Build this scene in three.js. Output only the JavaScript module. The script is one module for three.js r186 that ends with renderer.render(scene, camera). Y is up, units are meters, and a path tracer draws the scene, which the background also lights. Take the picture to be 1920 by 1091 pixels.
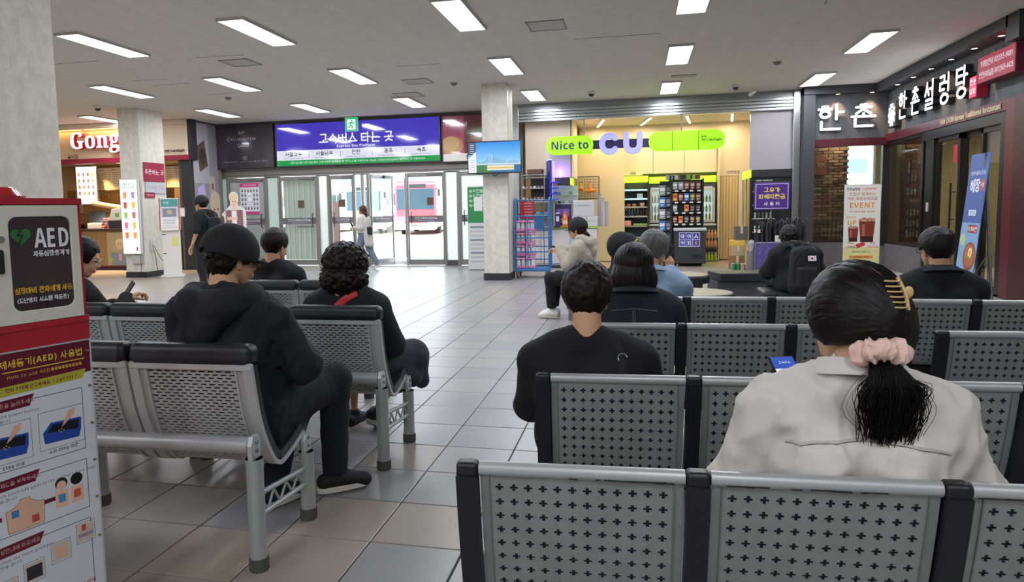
import * as THREE from 'three';
import { RoundedBoxGeometry } from 'three/addons/geometries/RoundedBoxGeometry.js';
import { TextGeometry } from 'three/addons/geometries/TextGeometry.js';
import { FontLoader } from 'three/addons/loaders/FontLoader.js';
import { ImprovedNoise } from 'three/addons/math/ImprovedNoise.js';
import { mergeGeometries } from 'three/addons/utils/BufferGeometryUtils.js';
import { RectAreaLightUniformsLib } from 'three/addons/lights/RectAreaLightUniformsLib.js';

RectAreaLightUniformsLib.init();
const scene = new THREE.Scene();
const V3 = THREE.Vector3, PI = Math.PI;

// ---------------------------------------------------------------- camera, sky, sun, exposure
const camera = new THREE.PerspectiveCamera(45.215, 1920 / 1091, 0.05, 300);
camera.position.set(0, 1.4, 0);
camera.rotation.set(-0.0868, 0.2296, -0.0191, 'YXZ');
camera.setViewOffset(1920, 1091, 70, 37.5, 1920, 1091);
scene.background = new THREE.Color(0.80, 0.90, 1.0);
scene.backgroundIntensity = 7.0;
const sun = new THREE.DirectionalLight(new THREE.Color(1, 0.955, 0.88), 18.0);
sun.name = 'sun';
sun.position.set(14, 34, 6);
sun.target.position.set(-2, 0, -28);
sun.castShadow = true;
Object.assign(sun.shadow.camera, { left: -40, right: 40, top: 40, bottom: -40, near: 1, far: 120 });
scene.add(sun, sun.target);
const LAMP = 26.0;              // radiance of the ceiling panels
const renderer = new THREE.WebGLRenderer({ antialias: true });
renderer.toneMapping = THREE.LinearToneMapping;
renderer.toneMappingExposure = 1.15;
renderer.shadowMap.enabled = true;

// ---------------------------------------------------------------- helpers
let seed = 12345;
const rnd = (a = 1, b) => { seed = (Math.imul(seed, 1664525) + 1013904223) >>> 0; const r = seed / 4294967296; return b === undefined ? r * a : a + r * (b - a); };
const pick = (list) => list[Math.floor(rnd() * list.length)];
const noise3 = new ImprovedNoise();
const taken = new Map();
function numbered(name) { const n = taken.get(name) ?? 0; taken.set(name, n + 1); return n ? name + '_' + String(n).padStart(3, '0') : name; }
const matCache = new Map();
function mat(color, rough = 0.6, metal = 0, extra) {
  const key = JSON.stringify([color, rough, metal]) + (extra ? JSON.stringify(extra) : '');
  if (!matCache.has(key)) {
    const m = new THREE.MeshPhysicalMaterial({ roughness: rough, metalness: metal, ...(extra || {}) });
    m.color.set(color); matCache.set(key, m);
  }
  return matCache.get(key);
}
const glow = (color, k, base = '#ffffff') => { const m = new THREE.MeshStandardMaterial({ color: base, roughness: 0.5 }); m.emissive.set(color); m.emissiveIntensity = k; return m; };
const glass = (tint = '#ffffff', rough = 0.02) => mat(tint, rough, 0, { transmission: 1, thickness: 0, ior: 1.5 });
function norm(g) {
  if (g.index) g = g.toNonIndexed();
  if (!g.attributes.normal) g.computeVertexNormals();
  if (!g.attributes.uv) g.setAttribute('uv', new THREE.BufferAttribute(new Float32Array(g.attributes.position.count * 2), 2));
  for (const k of Object.keys(g.attributes)) if (!['position', 'normal', 'uv'].includes(k)) g.deleteAttribute(k);
  return g;
}
const merge = (list) => { list = [].concat(list); return list.length === 1 ? list[0] : mergeGeometries(list.map(norm)); };
function mesh(name, geos, material, parent) {
  const m = new THREE.Mesh(merge(geos), material);
  m.name = parent ? name : numbered(name); m.castShadow = m.receiveShadow = true;
  (parent ?? scene).add(m);
  return m;
}
const tag = (o, label, category, group) => { o.userData.label = label; o.userData.category = category; if (group) o.userData.group = group; return o; };
const ORD = ['first', 'second', 'third', 'fourth', 'fifth', 'sixth', 'seventh', 'eighth', 'ninth', 'tenth', 'eleventh', 'twelfth'], ordCount = new Map();
function thing(name, label, category, [x, y, z] = [0, 0, 0], turn = 0, group) {
  if (label.includes('#')) { const n = ordCount.get(label) ?? 0; ordCount.set(label, n + 1); label = label.replace('#', ORD[n] ?? 'last'); }
  const o = new THREE.Group(); o.name = numbered(name); scene.add(o);
  o.position.set(x, y, z); o.rotation.y = turn;
  return tag(o, label, category, group);
}
function struct(name, geos, material) { const m = mesh(name, geos, material); m.userData.kind = 'structure'; return m; }
function structGroup(name, pos = [0, 0, 0], turn = 0) { const g = new THREE.Group(); g.name = numbered(name); g.userData.kind = 'structure'; g.position.set(...pos); g.rotation.y = turn; scene.add(g); return g; }
const stuff = (m) => { m.userData.kind = 'stuff'; return m; };
function dup(o, pos, turn, label, group) {
  const c = o.clone(); c.name = numbered(o.name.replace(/_\d{3}$/, '')); c.userData = { ...o.userData }; scene.add(c);
  c.position.set(...pos); if (turn !== undefined) c.rotation.y = turn;
  if (label) c.userData.label = label; if (group) c.userData.group = group;
  return c;
}
// geometries
const at = (g, x, y, z, rx = 0, ry = 0, rz = 0) => { if (rx) g.rotateX(rx); if (ry) g.rotateY(ry); if (rz) g.rotateZ(rz); return g.translate(x, y, z); };
const box = (w, h, d, x = 0, y = 0, z = 0, rx, ry, rz) => at(new THREE.BoxGeometry(w, h, d), x, y, z, rx, ry, rz);
const b2 = (x0, x1, y0, y1, z0, z1) => box(Math.abs(x1 - x0), Math.abs(y1 - y0), Math.abs(z1 - z0), (x0 + x1) / 2, (y0 + y1) / 2, (z0 + z1) / 2);
const rbox = (w, h, d, r, x = 0, y = 0, z = 0, rx, ry, rz, seg = 2) => at(new RoundedBoxGeometry(w, h, d, seg, r), x, y, z, rx, ry, rz);
const rb2 = (x0, x1, y0, y1, z0, z1, r = 0.006) => rbox(Math.abs(x1 - x0), Math.abs(y1 - y0), Math.abs(z1 - z0), r, (x0 + x1) / 2, (y0 + y1) / 2, (z0 + z1) / 2);
const cyl = (r, h, x = 0, y = 0, z = 0, n = 16, r2 = r, rx, ry, rz) => at(new THREE.CylinderGeometry(r2, r, h, n), x, y, z, rx, ry, rz);
const ball = (r, x = 0, y = 0, z = 0, sx = 1, sy = 1, sz = 1, n = 14) => new THREE.SphereGeometry(r, n, Math.round(n * 0.7)).scale(sx, sy, sz).translate(x, y, z);
const plane = (w, h, x = 0, y = 0, z = 0, rx, ry, rz) => at(new THREE.PlaneGeometry(w, h), x, y, z, rx, ry, rz);
const v = (p) => (p.isVector3 ? p : new V3(...p));
const rod = (a, b, r, n = 8, r2 = r) => {
  a = v(a); b = v(b); const d = b.clone().sub(a), L = d.length(), g = new THREE.CylinderGeometry(r2, r, L, n);
  g.applyQuaternion(new THREE.Quaternion().setFromUnitVectors(new V3(0, 1, 0), d.normalize()));
  return g.translate((a.x + b.x) / 2, (a.y + b.y) / 2, (a.z + b.z) / 2);
};
const tube = (pts, r, seg = 24, n = 6, closed = false) => new THREE.TubeGeometry(new THREE.CatmullRomCurve3(pts.map(v), closed), seg, r, n, closed);
const lathe = (pts, x = 0, y = 0, z = 0, n = 24) => new THREE.LatheGeometry(pts.map((p) => new THREE.Vector2(...p)), n).translate(x, y, z);
const extr = (pts, depth, bevel = 0, holes) => {
  const s = new THREE.Shape(pts.map((p) => new THREE.Vector2(...p)));
  for (const h of holes ?? []) s.holes.push(new THREE.Path(h.map((p) => new THREE.Vector2(...p))));
  return new THREE.ExtrudeGeometry(s, { depth, bevelEnabled: bevel > 0, bevelSize: bevel, bevelThickness: bevel, bevelSegments: 2, curveSegments: 12 });
};
const rrect = (w, h, r, n = 5, cx = 0, cy = 0) => {
  const out = [];
  for (const [sx, sy, a] of [[1, -1, -PI / 2], [1, 1, 0], [-1, 1, PI / 2], [-1, -1, PI]]) for (let i = 0; i <= n; i++) { const t = a + (i / n) * PI / 2; out.push([cx + sx * (w / 2 - r) + r * Math.cos(t), cy + sy * (h / 2 - r) + r * Math.sin(t)]); }
  return out;
};
// a ribbon of thickness t following a profile in the y-z plane, extruded along x
function sheet(profile, x0, x1, t) {
  const up = [], dn = [];
  profile.forEach(([y, z], i) => {
    const p = profile[Math.max(0, i - 1)], q = profile[Math.min(profile.length - 1, i + 1)], L = Math.hypot(q[0] - p[0], q[1] - p[1]);
    const ny = -(q[1] - p[1]) / L, nz = (q[0] - p[0]) / L;
    up.push([z + nz * t / 2, y + ny * t / 2]); dn.unshift([z - nz * t / 2, y - ny * t / 2]);
  });
  const g = extr([...up, ...dn], x1 - x0);                 // shape in (z, y), depth along +z of the shape
  g.rotateY(-PI / 2);                                      // shape x -> world z, depth -> -x
  return g.translate(x1, 0, 0);
}
function smoothProfile(pts, n = 40) { const c = new THREE.CatmullRomCurve3(pts.map(([y, z]) => new V3(0, y, z)), false, 'centripetal'); return c.getPoints(n).map((p) => [p.y, p.z]); }
// textures
function canvasTex(w, h, draw) {
  const c = document.createElement('canvas'); c.width = w; c.height = h;
  const x = c.getContext('2d'); draw(x, w, h);
  const t = new THREE.CanvasTexture(c); t.colorSpace = THREE.SRGBColorSpace; t.magFilter = THREE.LinearFilter; return t;
}
function dataTex(n, fn, srgb) {
  const d = new Uint8Array(n * n * 4);
  for (let j = 0; j < n; j++) for (let i = 0; i < n; i++) { const c = fn(i / n, j / n, i, j); for (let k = 0; k < 3; k++) d[(j * n + i) * 4 + k] = Math.max(0, Math.min(255, (c.length ? c[k] : c) * 255)); d[(j * n + i) * 4 + 3] = 255; }
  const t = new THREE.DataTexture(d, n, n); t.wrapS = t.wrapT = THREE.RepeatWrapping; t.magFilter = THREE.LinearFilter; if (srgb) t.colorSpace = THREE.SRGBColorSpace; t.needsUpdate = true; return t;
}
const wrapN = (x, y, f, s = 0) => noise3.noise(Math.cos(x * 2 * PI) * f, Math.sin(x * 2 * PI) * f + s, Math.cos(y * 2 * PI) * f) * 0.5 + noise3.noise(Math.sin(y * 2 * PI) * f + 7, Math.cos(x * 2 * PI) * f, s) * 0.5;
// scale the uv of a geometry to metres by its largest faces (box projection)
function metreUV(g, s = 1) {
  g = norm(g); const p = g.attributes.position, n = g.attributes.normal, u = g.attributes.uv;
  for (let i = 0; i < p.count; i++) {
    const ax = Math.abs(n.getX(i)), ay = Math.abs(n.getY(i)), az = Math.abs(n.getZ(i));
    if (ay >= ax && ay >= az) u.setXY(i, p.getX(i) * s, p.getZ(i) * s); else if (ax >= az) u.setXY(i, p.getZ(i) * s, p.getY(i) * s); else u.setXY(i, p.getX(i) * s, p.getY(i) * s);
  }
  return g;
}
// flat print: a plane with a canvas picture
function print(name, w, h, tex, parent, pos, turn = 0, emit = 0, rough = 0.5) {
  const m = new THREE.MeshStandardMaterial({ map: tex, roughness: rough });
  if (emit) { m.emissive.set('#ffffff'); m.emissiveMap = tex; m.emissiveIntensity = emit; m.color.set('#333333'); }
  const p = mesh(name, plane(w, h), m, parent); p.position.set(...pos); p.rotation.y = turn; return p;
}
// ---------------------------------------------------------------- Korean lettering drawn from strokes
const CONS = 'ㄱㄲㄴㄷㄸㄹㅁㅂㅃㅅㅆㅇㅈㅉㅊㅋㅌㅍㅎ', FIN = ' ㄱㄲㄳㄴㄵㄶㄷㄹㄺㄻㄼㄽㄾㄿㅀㅁㅂㅄㅅㅆㅇㅈㅊㅋㅌㅍㅎ', VOW = 'ㅏㅐㅑㅒㅓㅔㅕㅖㅗㅘㅙㅚㅛㅜㅝㅞㅟㅠㅡㅢㅣ';
const ring = (cx, cy, rx, ry) => Array.from({ length: 17 }, (_, i) => [cx + rx * Math.sin(i * PI / 8), cy - ry * Math.cos(i * PI / 8)]);
const JAMO = {
  ㄱ: [[[0, 0], [1, 0], [0.9, 1]]], ㄴ: [[[0, 0], [0, 1], [1, 1]]], ㄷ: [[[1, 0], [0, 0], [0, 1], [1, 1]]], ㄹ: [[[0, 0], [1, 0], [1, 0.5], [0, 0.5], [0, 1], [1, 1]]],
  ㅁ: [[[0, 0], [1, 0], [1, 1], [0, 1], [0, 0]]], ㅂ: [[[0, 0], [0, 1], [1, 1], [1, 0]], [[0, 0.5], [1, 0.5]]], ㅅ: [[[0.5, 0], [0.48, 0.3], [0, 1]], [[0.5, 0.35], [1, 1]]], ㅇ: [ring(0.5, 0.5, 0.5, 0.5)],
  ㅈ: [[[0, 0.03], [1, 0.03]], [[0.5, 0.03], [0.45, 0.4], [0, 1]], [[0.5, 0.42], [1, 1]]], ㅊ: [[[0.3, 0], [0.7, 0]], [[0, 0.26], [1, 0.26]], [[0.5, 0.26], [0.45, 0.5], [0, 1]], [[0.5, 0.52], [1, 1]]],
  ㅋ: [[[0, 0], [1, 0], [0.9, 1]], [[0, 0.48], [0.95, 0.48]]], ㅌ: [[[1, 0], [0, 0], [0, 1], [1, 1]], [[0, 0.5], [1, 0.5]]], ㅍ: [[[0, 0], [1, 0]], [[0, 1], [1, 1]], [[0.3, 0], [0.3, 1]], [[0.7, 0], [0.7, 1]]],
  ㅎ: [[[0.3, 0], [0.7, 0]], [[0, 0.24], [1, 0.24]], ring(0.5, 0.7, 0.36, 0.3)],
};
const DOUBLE = { ㄲ: 'ㄱㄱ', ㄸ: 'ㄷㄷ', ㅃ: 'ㅂㅂ', ㅆ: 'ㅅㅅ', ㅉ: 'ㅈㅈ', ㄳ: 'ㄱㅅ', ㄵ: 'ㄴㅈ', ㄶ: 'ㄴㅎ', ㄺ: 'ㄹㄱ', ㄻ: 'ㄹㅁ', ㄼ: 'ㄹㅂ', ㅀ: 'ㄹㅎ', ㅄ: 'ㅂㅅ' };
function jamo(c, x0, y0, x1, y1) {
  if (DOUBLE[c]) { const g = (x1 - x0) * 0.1, m = (x0 + x1) / 2; return [...jamo(DOUBLE[c][0], x0, y0, m - g, y1), ...jamo(DOUBLE[c][1], m + g, y0, x1, y1)]; }
  return (JAMO[c] ?? []).map((l) => l.map(([x, y]) => [x0 + x * (x1 - x0), y0 + y * (y1 - y0)]));
}
function hangul(ch) {
  const k = ch.charCodeAt(0) - 0xac00; if (k < 0 || k > 11171) return null;
  const c = CONS[Math.floor(k / 588)], w = VOW[Math.floor((k % 588) / 28)], f = FIN[k % 28], F = f !== ' ', out = [];
  const H = { ㅗ: 'u', ㅛ: 'uu', ㅜ: 'd', ㅠ: 'dd', ㅡ: '', ㅘ: 'u', ㅙ: 'u', ㅚ: 'u', ㅝ: 'd', ㅞ: 'd', ㅟ: 'd', ㅢ: '' }[w];
  const Vv = { ㅏ: 'r', ㅐ: 'rI', ㅑ: 'rr', ㅒ: 'rrI', ㅓ: 'l', ㅔ: 'lI', ㅕ: 'll', ㅖ: 'llI', ㅣ: 'i', ㅘ: 'r', ㅙ: 'rI', ㅚ: 'i', ㅝ: 'l', ㅞ: 'lI', ㅟ: 'i', ㅢ: 'i' }[w];
  if (H !== undefined) {
    const both = Vv !== undefined, xa = both ? 0 : 0.02, xb = both ? 0.64 : 0.98, yb = F ? (both ? 0.5 : 0.56) : (both ? 0.78 : 0.86), t = F ? 0.13 : 0.2, xm = (xa + xb) / 2, bar = H[0] === 'd' ? yb - t : yb;
    out.push([[xa, bar], [xb, bar]]);
    const tick = (x) => out.push(H[0] === 'u' ? [[x, bar - t], [x, bar]] : [[x, bar], [x, bar + t + (F ? 0 : 0.08)]]);
    if (H.length === 1) tick(xm); if (H.length === 2) { tick(xm - 0.16); tick(xm + 0.16); }
    out.push(...jamo(c, both ? 0.06 : 0.2, 0.04, both ? 0.56 : 0.8, bar - t - (F ? 0.0 : 0.04) - (H[0] === 'd' || !H ? -t * 0.6 : 0)));
  } else out.push(...jamo(c, 0.05, F ? 0.05 : 0.14, Vv[0] === 'l' ? 0.48 : 0.54, F ? 0.5 : 0.84));
  if (Vv) {
    const y0 = 0, y1 = F ? 0.58 : 1, ym = (y0 + y1) / 2 - (F ? 0 : 0.04), two = Vv.endsWith('I'), xs = two ? 0.74 : (Vv === 'i' ? 0.84 : Vv[0] === 'r' ? 0.74 : 0.88), n = Vv.replace('I', '').length;
    out.push([[xs, y0], [xs, y1]]); if (two) out.push([[0.96, y0], [0.96, y1]]);
    if (Vv[0] !== 'i') for (const dy of n === 2 ? [-0.13, 0.13] : [0]) { const y = ym + dy * (F ? 0.7 : 1); out.push(Vv[0] === 'r' ? [[xs, y], [two ? 0.96 : 1, y]] : [[xs - (two ? 0.2 : 0.28), y], [xs, y]]); }
  }
  if (F) out.push(...jamo(f, 0.16, 0.68, 0.88, 0.99));
  return out;
}
// text on a canvas: x, y is the top left of the line (or its centre / right for align)
function T(ctx, str, x, y, size, color, o = {}) {
  const { w = 0.11, align = 'left', sp = 0.06, font = 'sans-serif', bold = true, sx = 1 } = o;
  ctx.font = (bold ? 'bold ' : '') + size + 'px ' + font; ctx.textBaseline = 'alphabetic'; ctx.textAlign = 'left';
  const wid = (c) => (hangul(c) ? size * 0.9 * sx : ctx.measureText(c).width * sx) + size * sp;
  let total = 0; for (const c of str) total += wid(c);
  let p = align === 'center' ? x - total / 2 : align === 'right' ? x - total : x;
  ctx.fillStyle = ctx.strokeStyle = color; ctx.lineCap = ctx.lineJoin = 'round'; ctx.lineWidth = Math.max(0.7, size * w);
  for (const c of str) {
    const h = hangul(c);
    if (h) for (const l of h) { ctx.beginPath(); l.forEach(([a, b], i) => ctx[i ? 'lineTo' : 'moveTo'](p + (0.06 + a * 0.82) * size * sx, y + (0.08 + b * 0.84) * size)); ctx.stroke(); }
    else { ctx.save(); ctx.translate(p, y + size * 0.84); ctx.scale(sx, 1); ctx.fillText(c, 0, 0); ctx.restore(); }
    p += wid(c);
  }
  return total;
}
// flat letters standing off a wall: each stroke becomes an extruded bar with round ends
function strokeGeo(lines, size, w, depth) {
  const list = [];
  for (const l of lines) for (let i = 0; i + 1 < l.length; i++) {
    const [ax, ay] = l[i], [bx, by] = l[i + 1], dx = (bx - ax) * size, dy = -(by - ay) * size, L = Math.hypot(dx, dy); if (L < 1e-5) continue;
    const g = extr(rrect(L + w, w, w * 0.48, 3), depth); g.rotateZ(Math.atan2(dy, dx)); list.push(g.translate((ax + bx) / 2 * size, -(ay + by) / 2 * size, 0));
  }
  return list;
}
const fonts = {};
for (const f of ['sans_bold', 'serif_bold', 'sans_regular']) fonts[f] = await new FontLoader().loadAsync('fonts/droid/droid_' + f + '.typeface.json');
const textGeo = (str, size, depth, font = 'sans_bold', curve = 5) => { const g = new TextGeometry(str, { font: fonts[font], size, depth, curveSegments: curve }); g.computeBoundingBox(); return g; };
// ================================================================ the hall: floor, ceiling, walls, columns, ceiling panels
const GRID = 0.41, CEIL = 3.85;
{ // floor: screed with tiles laid on it, every tile of its own in the part of the hall nearest the camera
  const floor = structGroup('floor');
  mesh('screed', b2(-17, 9, -0.3, -0.006, -20.2, 7), mat('#2e2c2a', 0.9), floor);
  const speck = dataTex(256, (x, y, i, j) => { const n = 0.92 + (rnd() - 0.5) * 0.07; return [n, n, n]; }, true);
  const tones = ['#989695', '#959493', '#9a9896', '#929191', '#9c9a97'], warm = ['#a0988b', '#a29989', '#9d968b', '#9b958c'];
  const make = (c) => { const m = new THREE.MeshPhysicalMaterial({ color: c, roughness: 0.3, map: speck }); return m; };
  const grey = tones.map(make), beige = warm.map(make);
  const tileGeo = (u, w) => {
    const a = GRID / 2 - 0.0034, b = a - 0.003, g = new THREE.BufferGeometry(), P = [[-a, -0.012, -a], [a, -0.012, -a], [a, -0.012, a], [-a, -0.012, a], [-a, -0.002, -a], [a, -0.002, -a], [a, -0.002, a], [-a, -0.002, a], [-b, 0, -b], [b, 0, -b], [b, 0, b], [-b, 0, b]];
    const idx = []; for (const o of [0, 4]) for (let i = 0; i < 4; i++) { const j = (i + 1) % 4; idx.push(o + i, o + 4 + i, o + 4 + j, o + i, o + 4 + j, o + j); }
    idx.push(8, 11, 10, 8, 10, 9);
    const pos = [], uv = []; for (const i of idx) { pos.push(...P[i]); uv.push(P[i][0] + u, P[i][2] + w); }
    g.setAttribute('position', new THREE.Float32BufferAttribute(pos, 3)); g.setAttribute('uv', new THREE.Float32BufferAttribute(uv, 2)); g.computeVertexNormals(); return g;
  };
  const variants = [0, 1, 2, 3, 4, 5].map((i) => tileGeo(i * 0.37, i * 0.61));
  const spots = [], F = new V3(0, 0, -1).applyEuler(camera.rotation);
  const X0 = -0.7 + GRID / 2, Z0 = -2.69 - GRID / 2;
  for (let i = -40; i < 24; i++) for (let j = -25; j < 43; j++) {
    const x = X0 + i * GRID, z = Z0 - j * GRID; if (x < -16.7 || x > 8.6 || z < -20 || z > 6.7) continue;
    const d = Math.hypot(x, z), dir = (x * F.x + z * F.z) / d;
    const seen = z < -1.6 && dir > Math.cos(0.72) && !(x > -0.5 && z > -5.2) && d > 2.2;
    const isWarm = (x < -8.2 - 0.18 * (z + 12)) || (x < -0.9 && z > -3.1 && rnd() < 0.55) || rnd() < 0.03;
    spots.push({ x, z, d, seen, m: isWarm ? Math.floor(rnd(4)) + 10 : Math.floor(rnd(5)), g: Math.floor(rnd(6)) });
  }
  spots.sort((a, b) => (b.seen - a.seen) || a.d - b.d);
  const rest = new Map();
  spots.forEach((s, k) => {
    const m = s.m >= 10 ? beige[s.m - 10] : grey[s.m];
    if (k < 295) { const t = mesh('tile', variants[s.g], m, floor); t.position.set(s.x, rnd(-0.0006, 0.0006), s.z); }
    else { if (!rest.has(m)) rest.set(m, []); rest.get(m).push(variants[s.g].clone().translate(s.x, 0, s.z)); }
  });
  let n = 0; for (const [m, list] of rest) stuff(mesh('tile_field', list, m, floor));
  // tactile paving in front of the doors
  const dots = [], slab = [];
  for (let i = 0; i < 5; i++) { slab.push(b2(-6.7 + i * 0.31, -6.4 + i * 0.31, 0, 0.004, -16.95, -16.65)); for (let a = 0; a < 6; a++) for (let b = 0; b < 6; b++) dots.push(cyl(0.013, 0.008, -6.675 + i * 0.31 + a * 0.05, 0.006, -16.925 + b * 0.05, 8, 0.009)); }
  const tp = thing('tactile_paving', 'grey studded tactile paving strip at the open glass doors', 'paving');
  slab.forEach((s) => mesh('slab', s, mat('#8e8c88', 0.6), tp)); stuff(mesh('studs', dots, mat('#8e8c88', 0.6), tp));
}
const white = mat('#d9d6cf', 0.7);
{ // ceiling: painted boards with a speckled finish
  const sp = dataTex(512, (x, y) => { const n = 0.88 + 0.03 * wrapN(x, y, 1.3) + (rnd() - 0.5) * 0.16 + (rnd() < 0.02 ? -0.22 : 0); return [n, n * 0.99, n * 0.975]; }, true);
  const m = new THREE.MeshStandardMaterial({ color: '#e9e6e0', map: sp, roughness: 0.95, bumpMap: sp, bumpScale: 0.0006 });
  const c = structGroup('ceiling');
  mesh('ceiling_board', metreUV(b2(-17.2, 9.2, CEIL, CEIL + 0.3, -17.6, 7.2), 0.9), m, c);
  // seams where boards meet, seen as shallow lines
  const seams = []; for (const [x, z, L, r] of [[-8.7, -9.6, 0.9, 0], [-8.55, -11.2, 0.7, 0.04], [-8.5, -11.7, 0.8, -0.03], [-8.2, -12.9, 0.6, 0.02], [-6.3, -9.9, 0.8, 0.06], [-3.6, -11.5, 0.8, 0.0], [2.2, -9.3, 0.7, 1.4], [-0.3, -10.5, 1.2, 0.02]]) seams.push(box(L, 0.004, 0.012, x, CEIL - 0.001, z, 0, r));
  mesh('seam', seams, mat('#6e6a66', 0.9), c);
}
{ // walls that close the hall, also behind the camera
  const paint = mat('#cfcabf', 0.85);
  struct('wall_left', b2(-17.2, -16.9, 0, CEIL, -16.2, 7.2), paint);
  struct('wall_rear', b2(-16.9, 8.9, 0, CEIL, 6.9, 7.2), paint);
  struct('wall_right', b2(8.9, 9.2, 0, CEIL, -10.2, 7.2), paint);
}
function panelLight(x, z, label) {
  const t = thing('ceiling_light', label, 'light', [x, CEIL, z], 0, 'LED panels on the ceiling');
  const W = 0.35, L = 1.4, f = 0.016;
  mesh('frame', [b2(-W / 2 - f, -W / 2, -0.035, 0, -L / 2 - f, L / 2 + f), b2(W / 2, W / 2 + f, -0.035, 0, -L / 2 - f, L / 2 + f), b2(-W / 2, W / 2, -0.035, 0, -L / 2 - f, -L / 2), b2(-W / 2, W / 2, -0.035, 0, L / 2, L / 2 + f)], mat('#b9b7b3', 0.5), t);
  mesh('diffuser', b2(-W / 2, W / 2, -0.03, -0.004, -L / 2, L / 2), PANEL, t);
  const l = new THREE.RectAreaLight('#f3f6ff', LAMP, W, L); l.name = 'panel_light'; l.position.set(0, -0.04, 0); l.rotation.x = -PI / 2; t.add(l);
}
const PANEL = glow('#f6f9ff', 2.2);
{
  const xs = [-12.95, -9.78, -7.38, -4.96, -2.17, 0.65, 3.44], zs = [-15.2, -12.0, -8.75, -5.5, 0.9, 4.1];
  const nth = ['leftmost', 'second from left', 'third from left', 'fourth from left', 'fifth from left', 'sixth from left', 'rightmost'];
  const rowName = ['row nearest the shop fronts', 'middle row over the pillars', 'nearest visible row', 'row just above the benches', 'row over the camera', 'row behind the camera'];
  zs.forEach((z, r) => xs.forEach((x, c) => panelLight(x, z, 'bright white LED ceiling panel, ' + nth[c] + ' in the ' + rowName[r])));
}
{ // ceiling hatches, smoke detectors, domes
  const hatch = (x, z, w, d, label) => { const t = thing('ceiling_hatch', label, 'hatch', [x, CEIL, z]); const f = 0.02;
    mesh('frame', [b2(-w / 2, w / 2, -0.012, 0, -d / 2, -d / 2 + f), b2(-w / 2, w / 2, -0.012, 0, d / 2 - f, d / 2), b2(-w / 2, -w / 2 + f, -0.012, 0, -d / 2, d / 2), b2(w / 2 - f, w / 2, -0.012, 0, -d / 2, d / 2)], mat('#8f8c88', 0.6), t);
    mesh('door_panel', b2(-w / 2 + f, w / 2 - f, -0.006, 0, -d / 2 + f, d / 2 - f), mat('#b6b2ad', 0.9), t); };
  hatch(-1.19, -9.6, 0.5, 0.5, 'square access hatch in ceiling above the aisle'); hatch(-4.05, -12.9, 0.5, 0.5, 'faint access hatch in ceiling left of the pillar with the television'); hatch(-4.7, -14.3, 0.55, 0.55, 'access hatch in ceiling before the purple bus platform sign');
  hatch(-6.25, -10.4, 0.5, 0.5, 'faint access hatch in ceiling between the left light rows'); hatch(0.85, -14.0, 0.45, 0.2, 'small slim hatch in ceiling before the convenience store');
  const det = (x, z, label) => { const t = thing('smoke_detector', label, 'detector', [x, CEIL, z]); mesh('base', cyl(0.07, 0.02, 0, -0.01, 0, 16), mat('#8b8781', 0.6), t); mesh('head', lathe([[0.001, -0.055], [0.03, -0.053], [0.055, -0.035], [0.06, -0.02]], 0, 0, 0, 16), mat('#7b7771', 0.6), t); };
  det(-8.35, -13.35, 'round smoke detector on ceiling near the tea shop'); det(-3.45, -13.3, 'round smoke detector on ceiling by the pillar with the television'); det(2.35, -13.2, 'round smoke detector on ceiling before the convenience store');
  const dome = (x, y, z, label) => { const t = thing('dome_camera', label, 'camera', [x, y, z]); mesh('base', cyl(0.075, 0.06, 0, -0.03, 0, 18, 0.08), mat('#c9c6bf', 0.5), t); mesh('dome', lathe([[0.001, -0.115], [0.035, -0.108], [0.055, -0.085], [0.06, -0.06]], 0, 0, 0, 18), mat('#26282b', 0.15), t); };
  dome(-11.6, CEIL, -13.4, 'white dome camera on ceiling beside the tall tea shop pillar'); dome(-0.95, CEIL, -15.2, 'white dome camera on ceiling before the steel shutter box'); dome(1.95, CEIL, -15.35, 'pale dome camera on ceiling near the right store shutter');
  const bc = thing('bullet_camera', 'white bullet camera under ceiling at steel shutter box', 'camera', [2.35, CEIL, -15.9]);
  mesh('bracket', [cyl(0.035, 0.02, 0, -0.01, 0, 12), rod([0, 0, 0], [0, -0.09, 0], 0.012)], mat('#d8d8d6', 0.4), bc); mesh('body', [rod([0.05, -0.07, -0.04], [-0.06, -0.15, 0.08], 0.04, 14), rod([-0.058, -0.148, 0.078], [-0.062, -0.152, 0.083], 0.034, 14)], mat('#d8d8d6', 0.4), bc);
}
{ // columns
  const plaster = dataTex(256, (x, y) => { const n = 0.9 + 0.08 * wrapN(x, y, 2) + 0.05 * wrapN(x, y, 9, 2) + (rnd() - 0.5) * 0.05; return [n, n, n * 0.985]; }, true);
  const pm = new THREE.MeshStandardMaterial({ color: '#e9e5d9', map: plaster, roughness: 0.7 });
  const base = mat('#25242a', 0.5);
  const col = (x0, x1, z0, z1, h, label) => { const t = thing('square_pillar', label, 'pillar'); mesh('shaft', metreUV(rb2(x0, x1, 0, CEIL + 0.02, z0, z1, 0.012)), pm, t); if (h) mesh('skirting', rb2(x0 - 0.012, x1 + 0.012, 0, h, z0 - 0.012, z1 + 0.012, 0.006), base, t); return t; };
  const a = col(-2.98, -2.47, -14.2, -13.6, 0.14, 'beige square pillar carrying the wall television');
  mesh('edge_strip', b2(-2.472, -2.464, 0.14, CEIL, -13.66, -13.6), mat('#b5b2ab', 0.35, 0.6), a);
  col(-11.54, -11.0, -14.75, -13.9, 0.13, 'beige square pillar with menu light box before tea shop');
  col(-5.15, -4.36, -4.62, -3.8, 0.12, 'pale broad pillar at the left edge behind the defibrillator cabinet');
}
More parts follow.
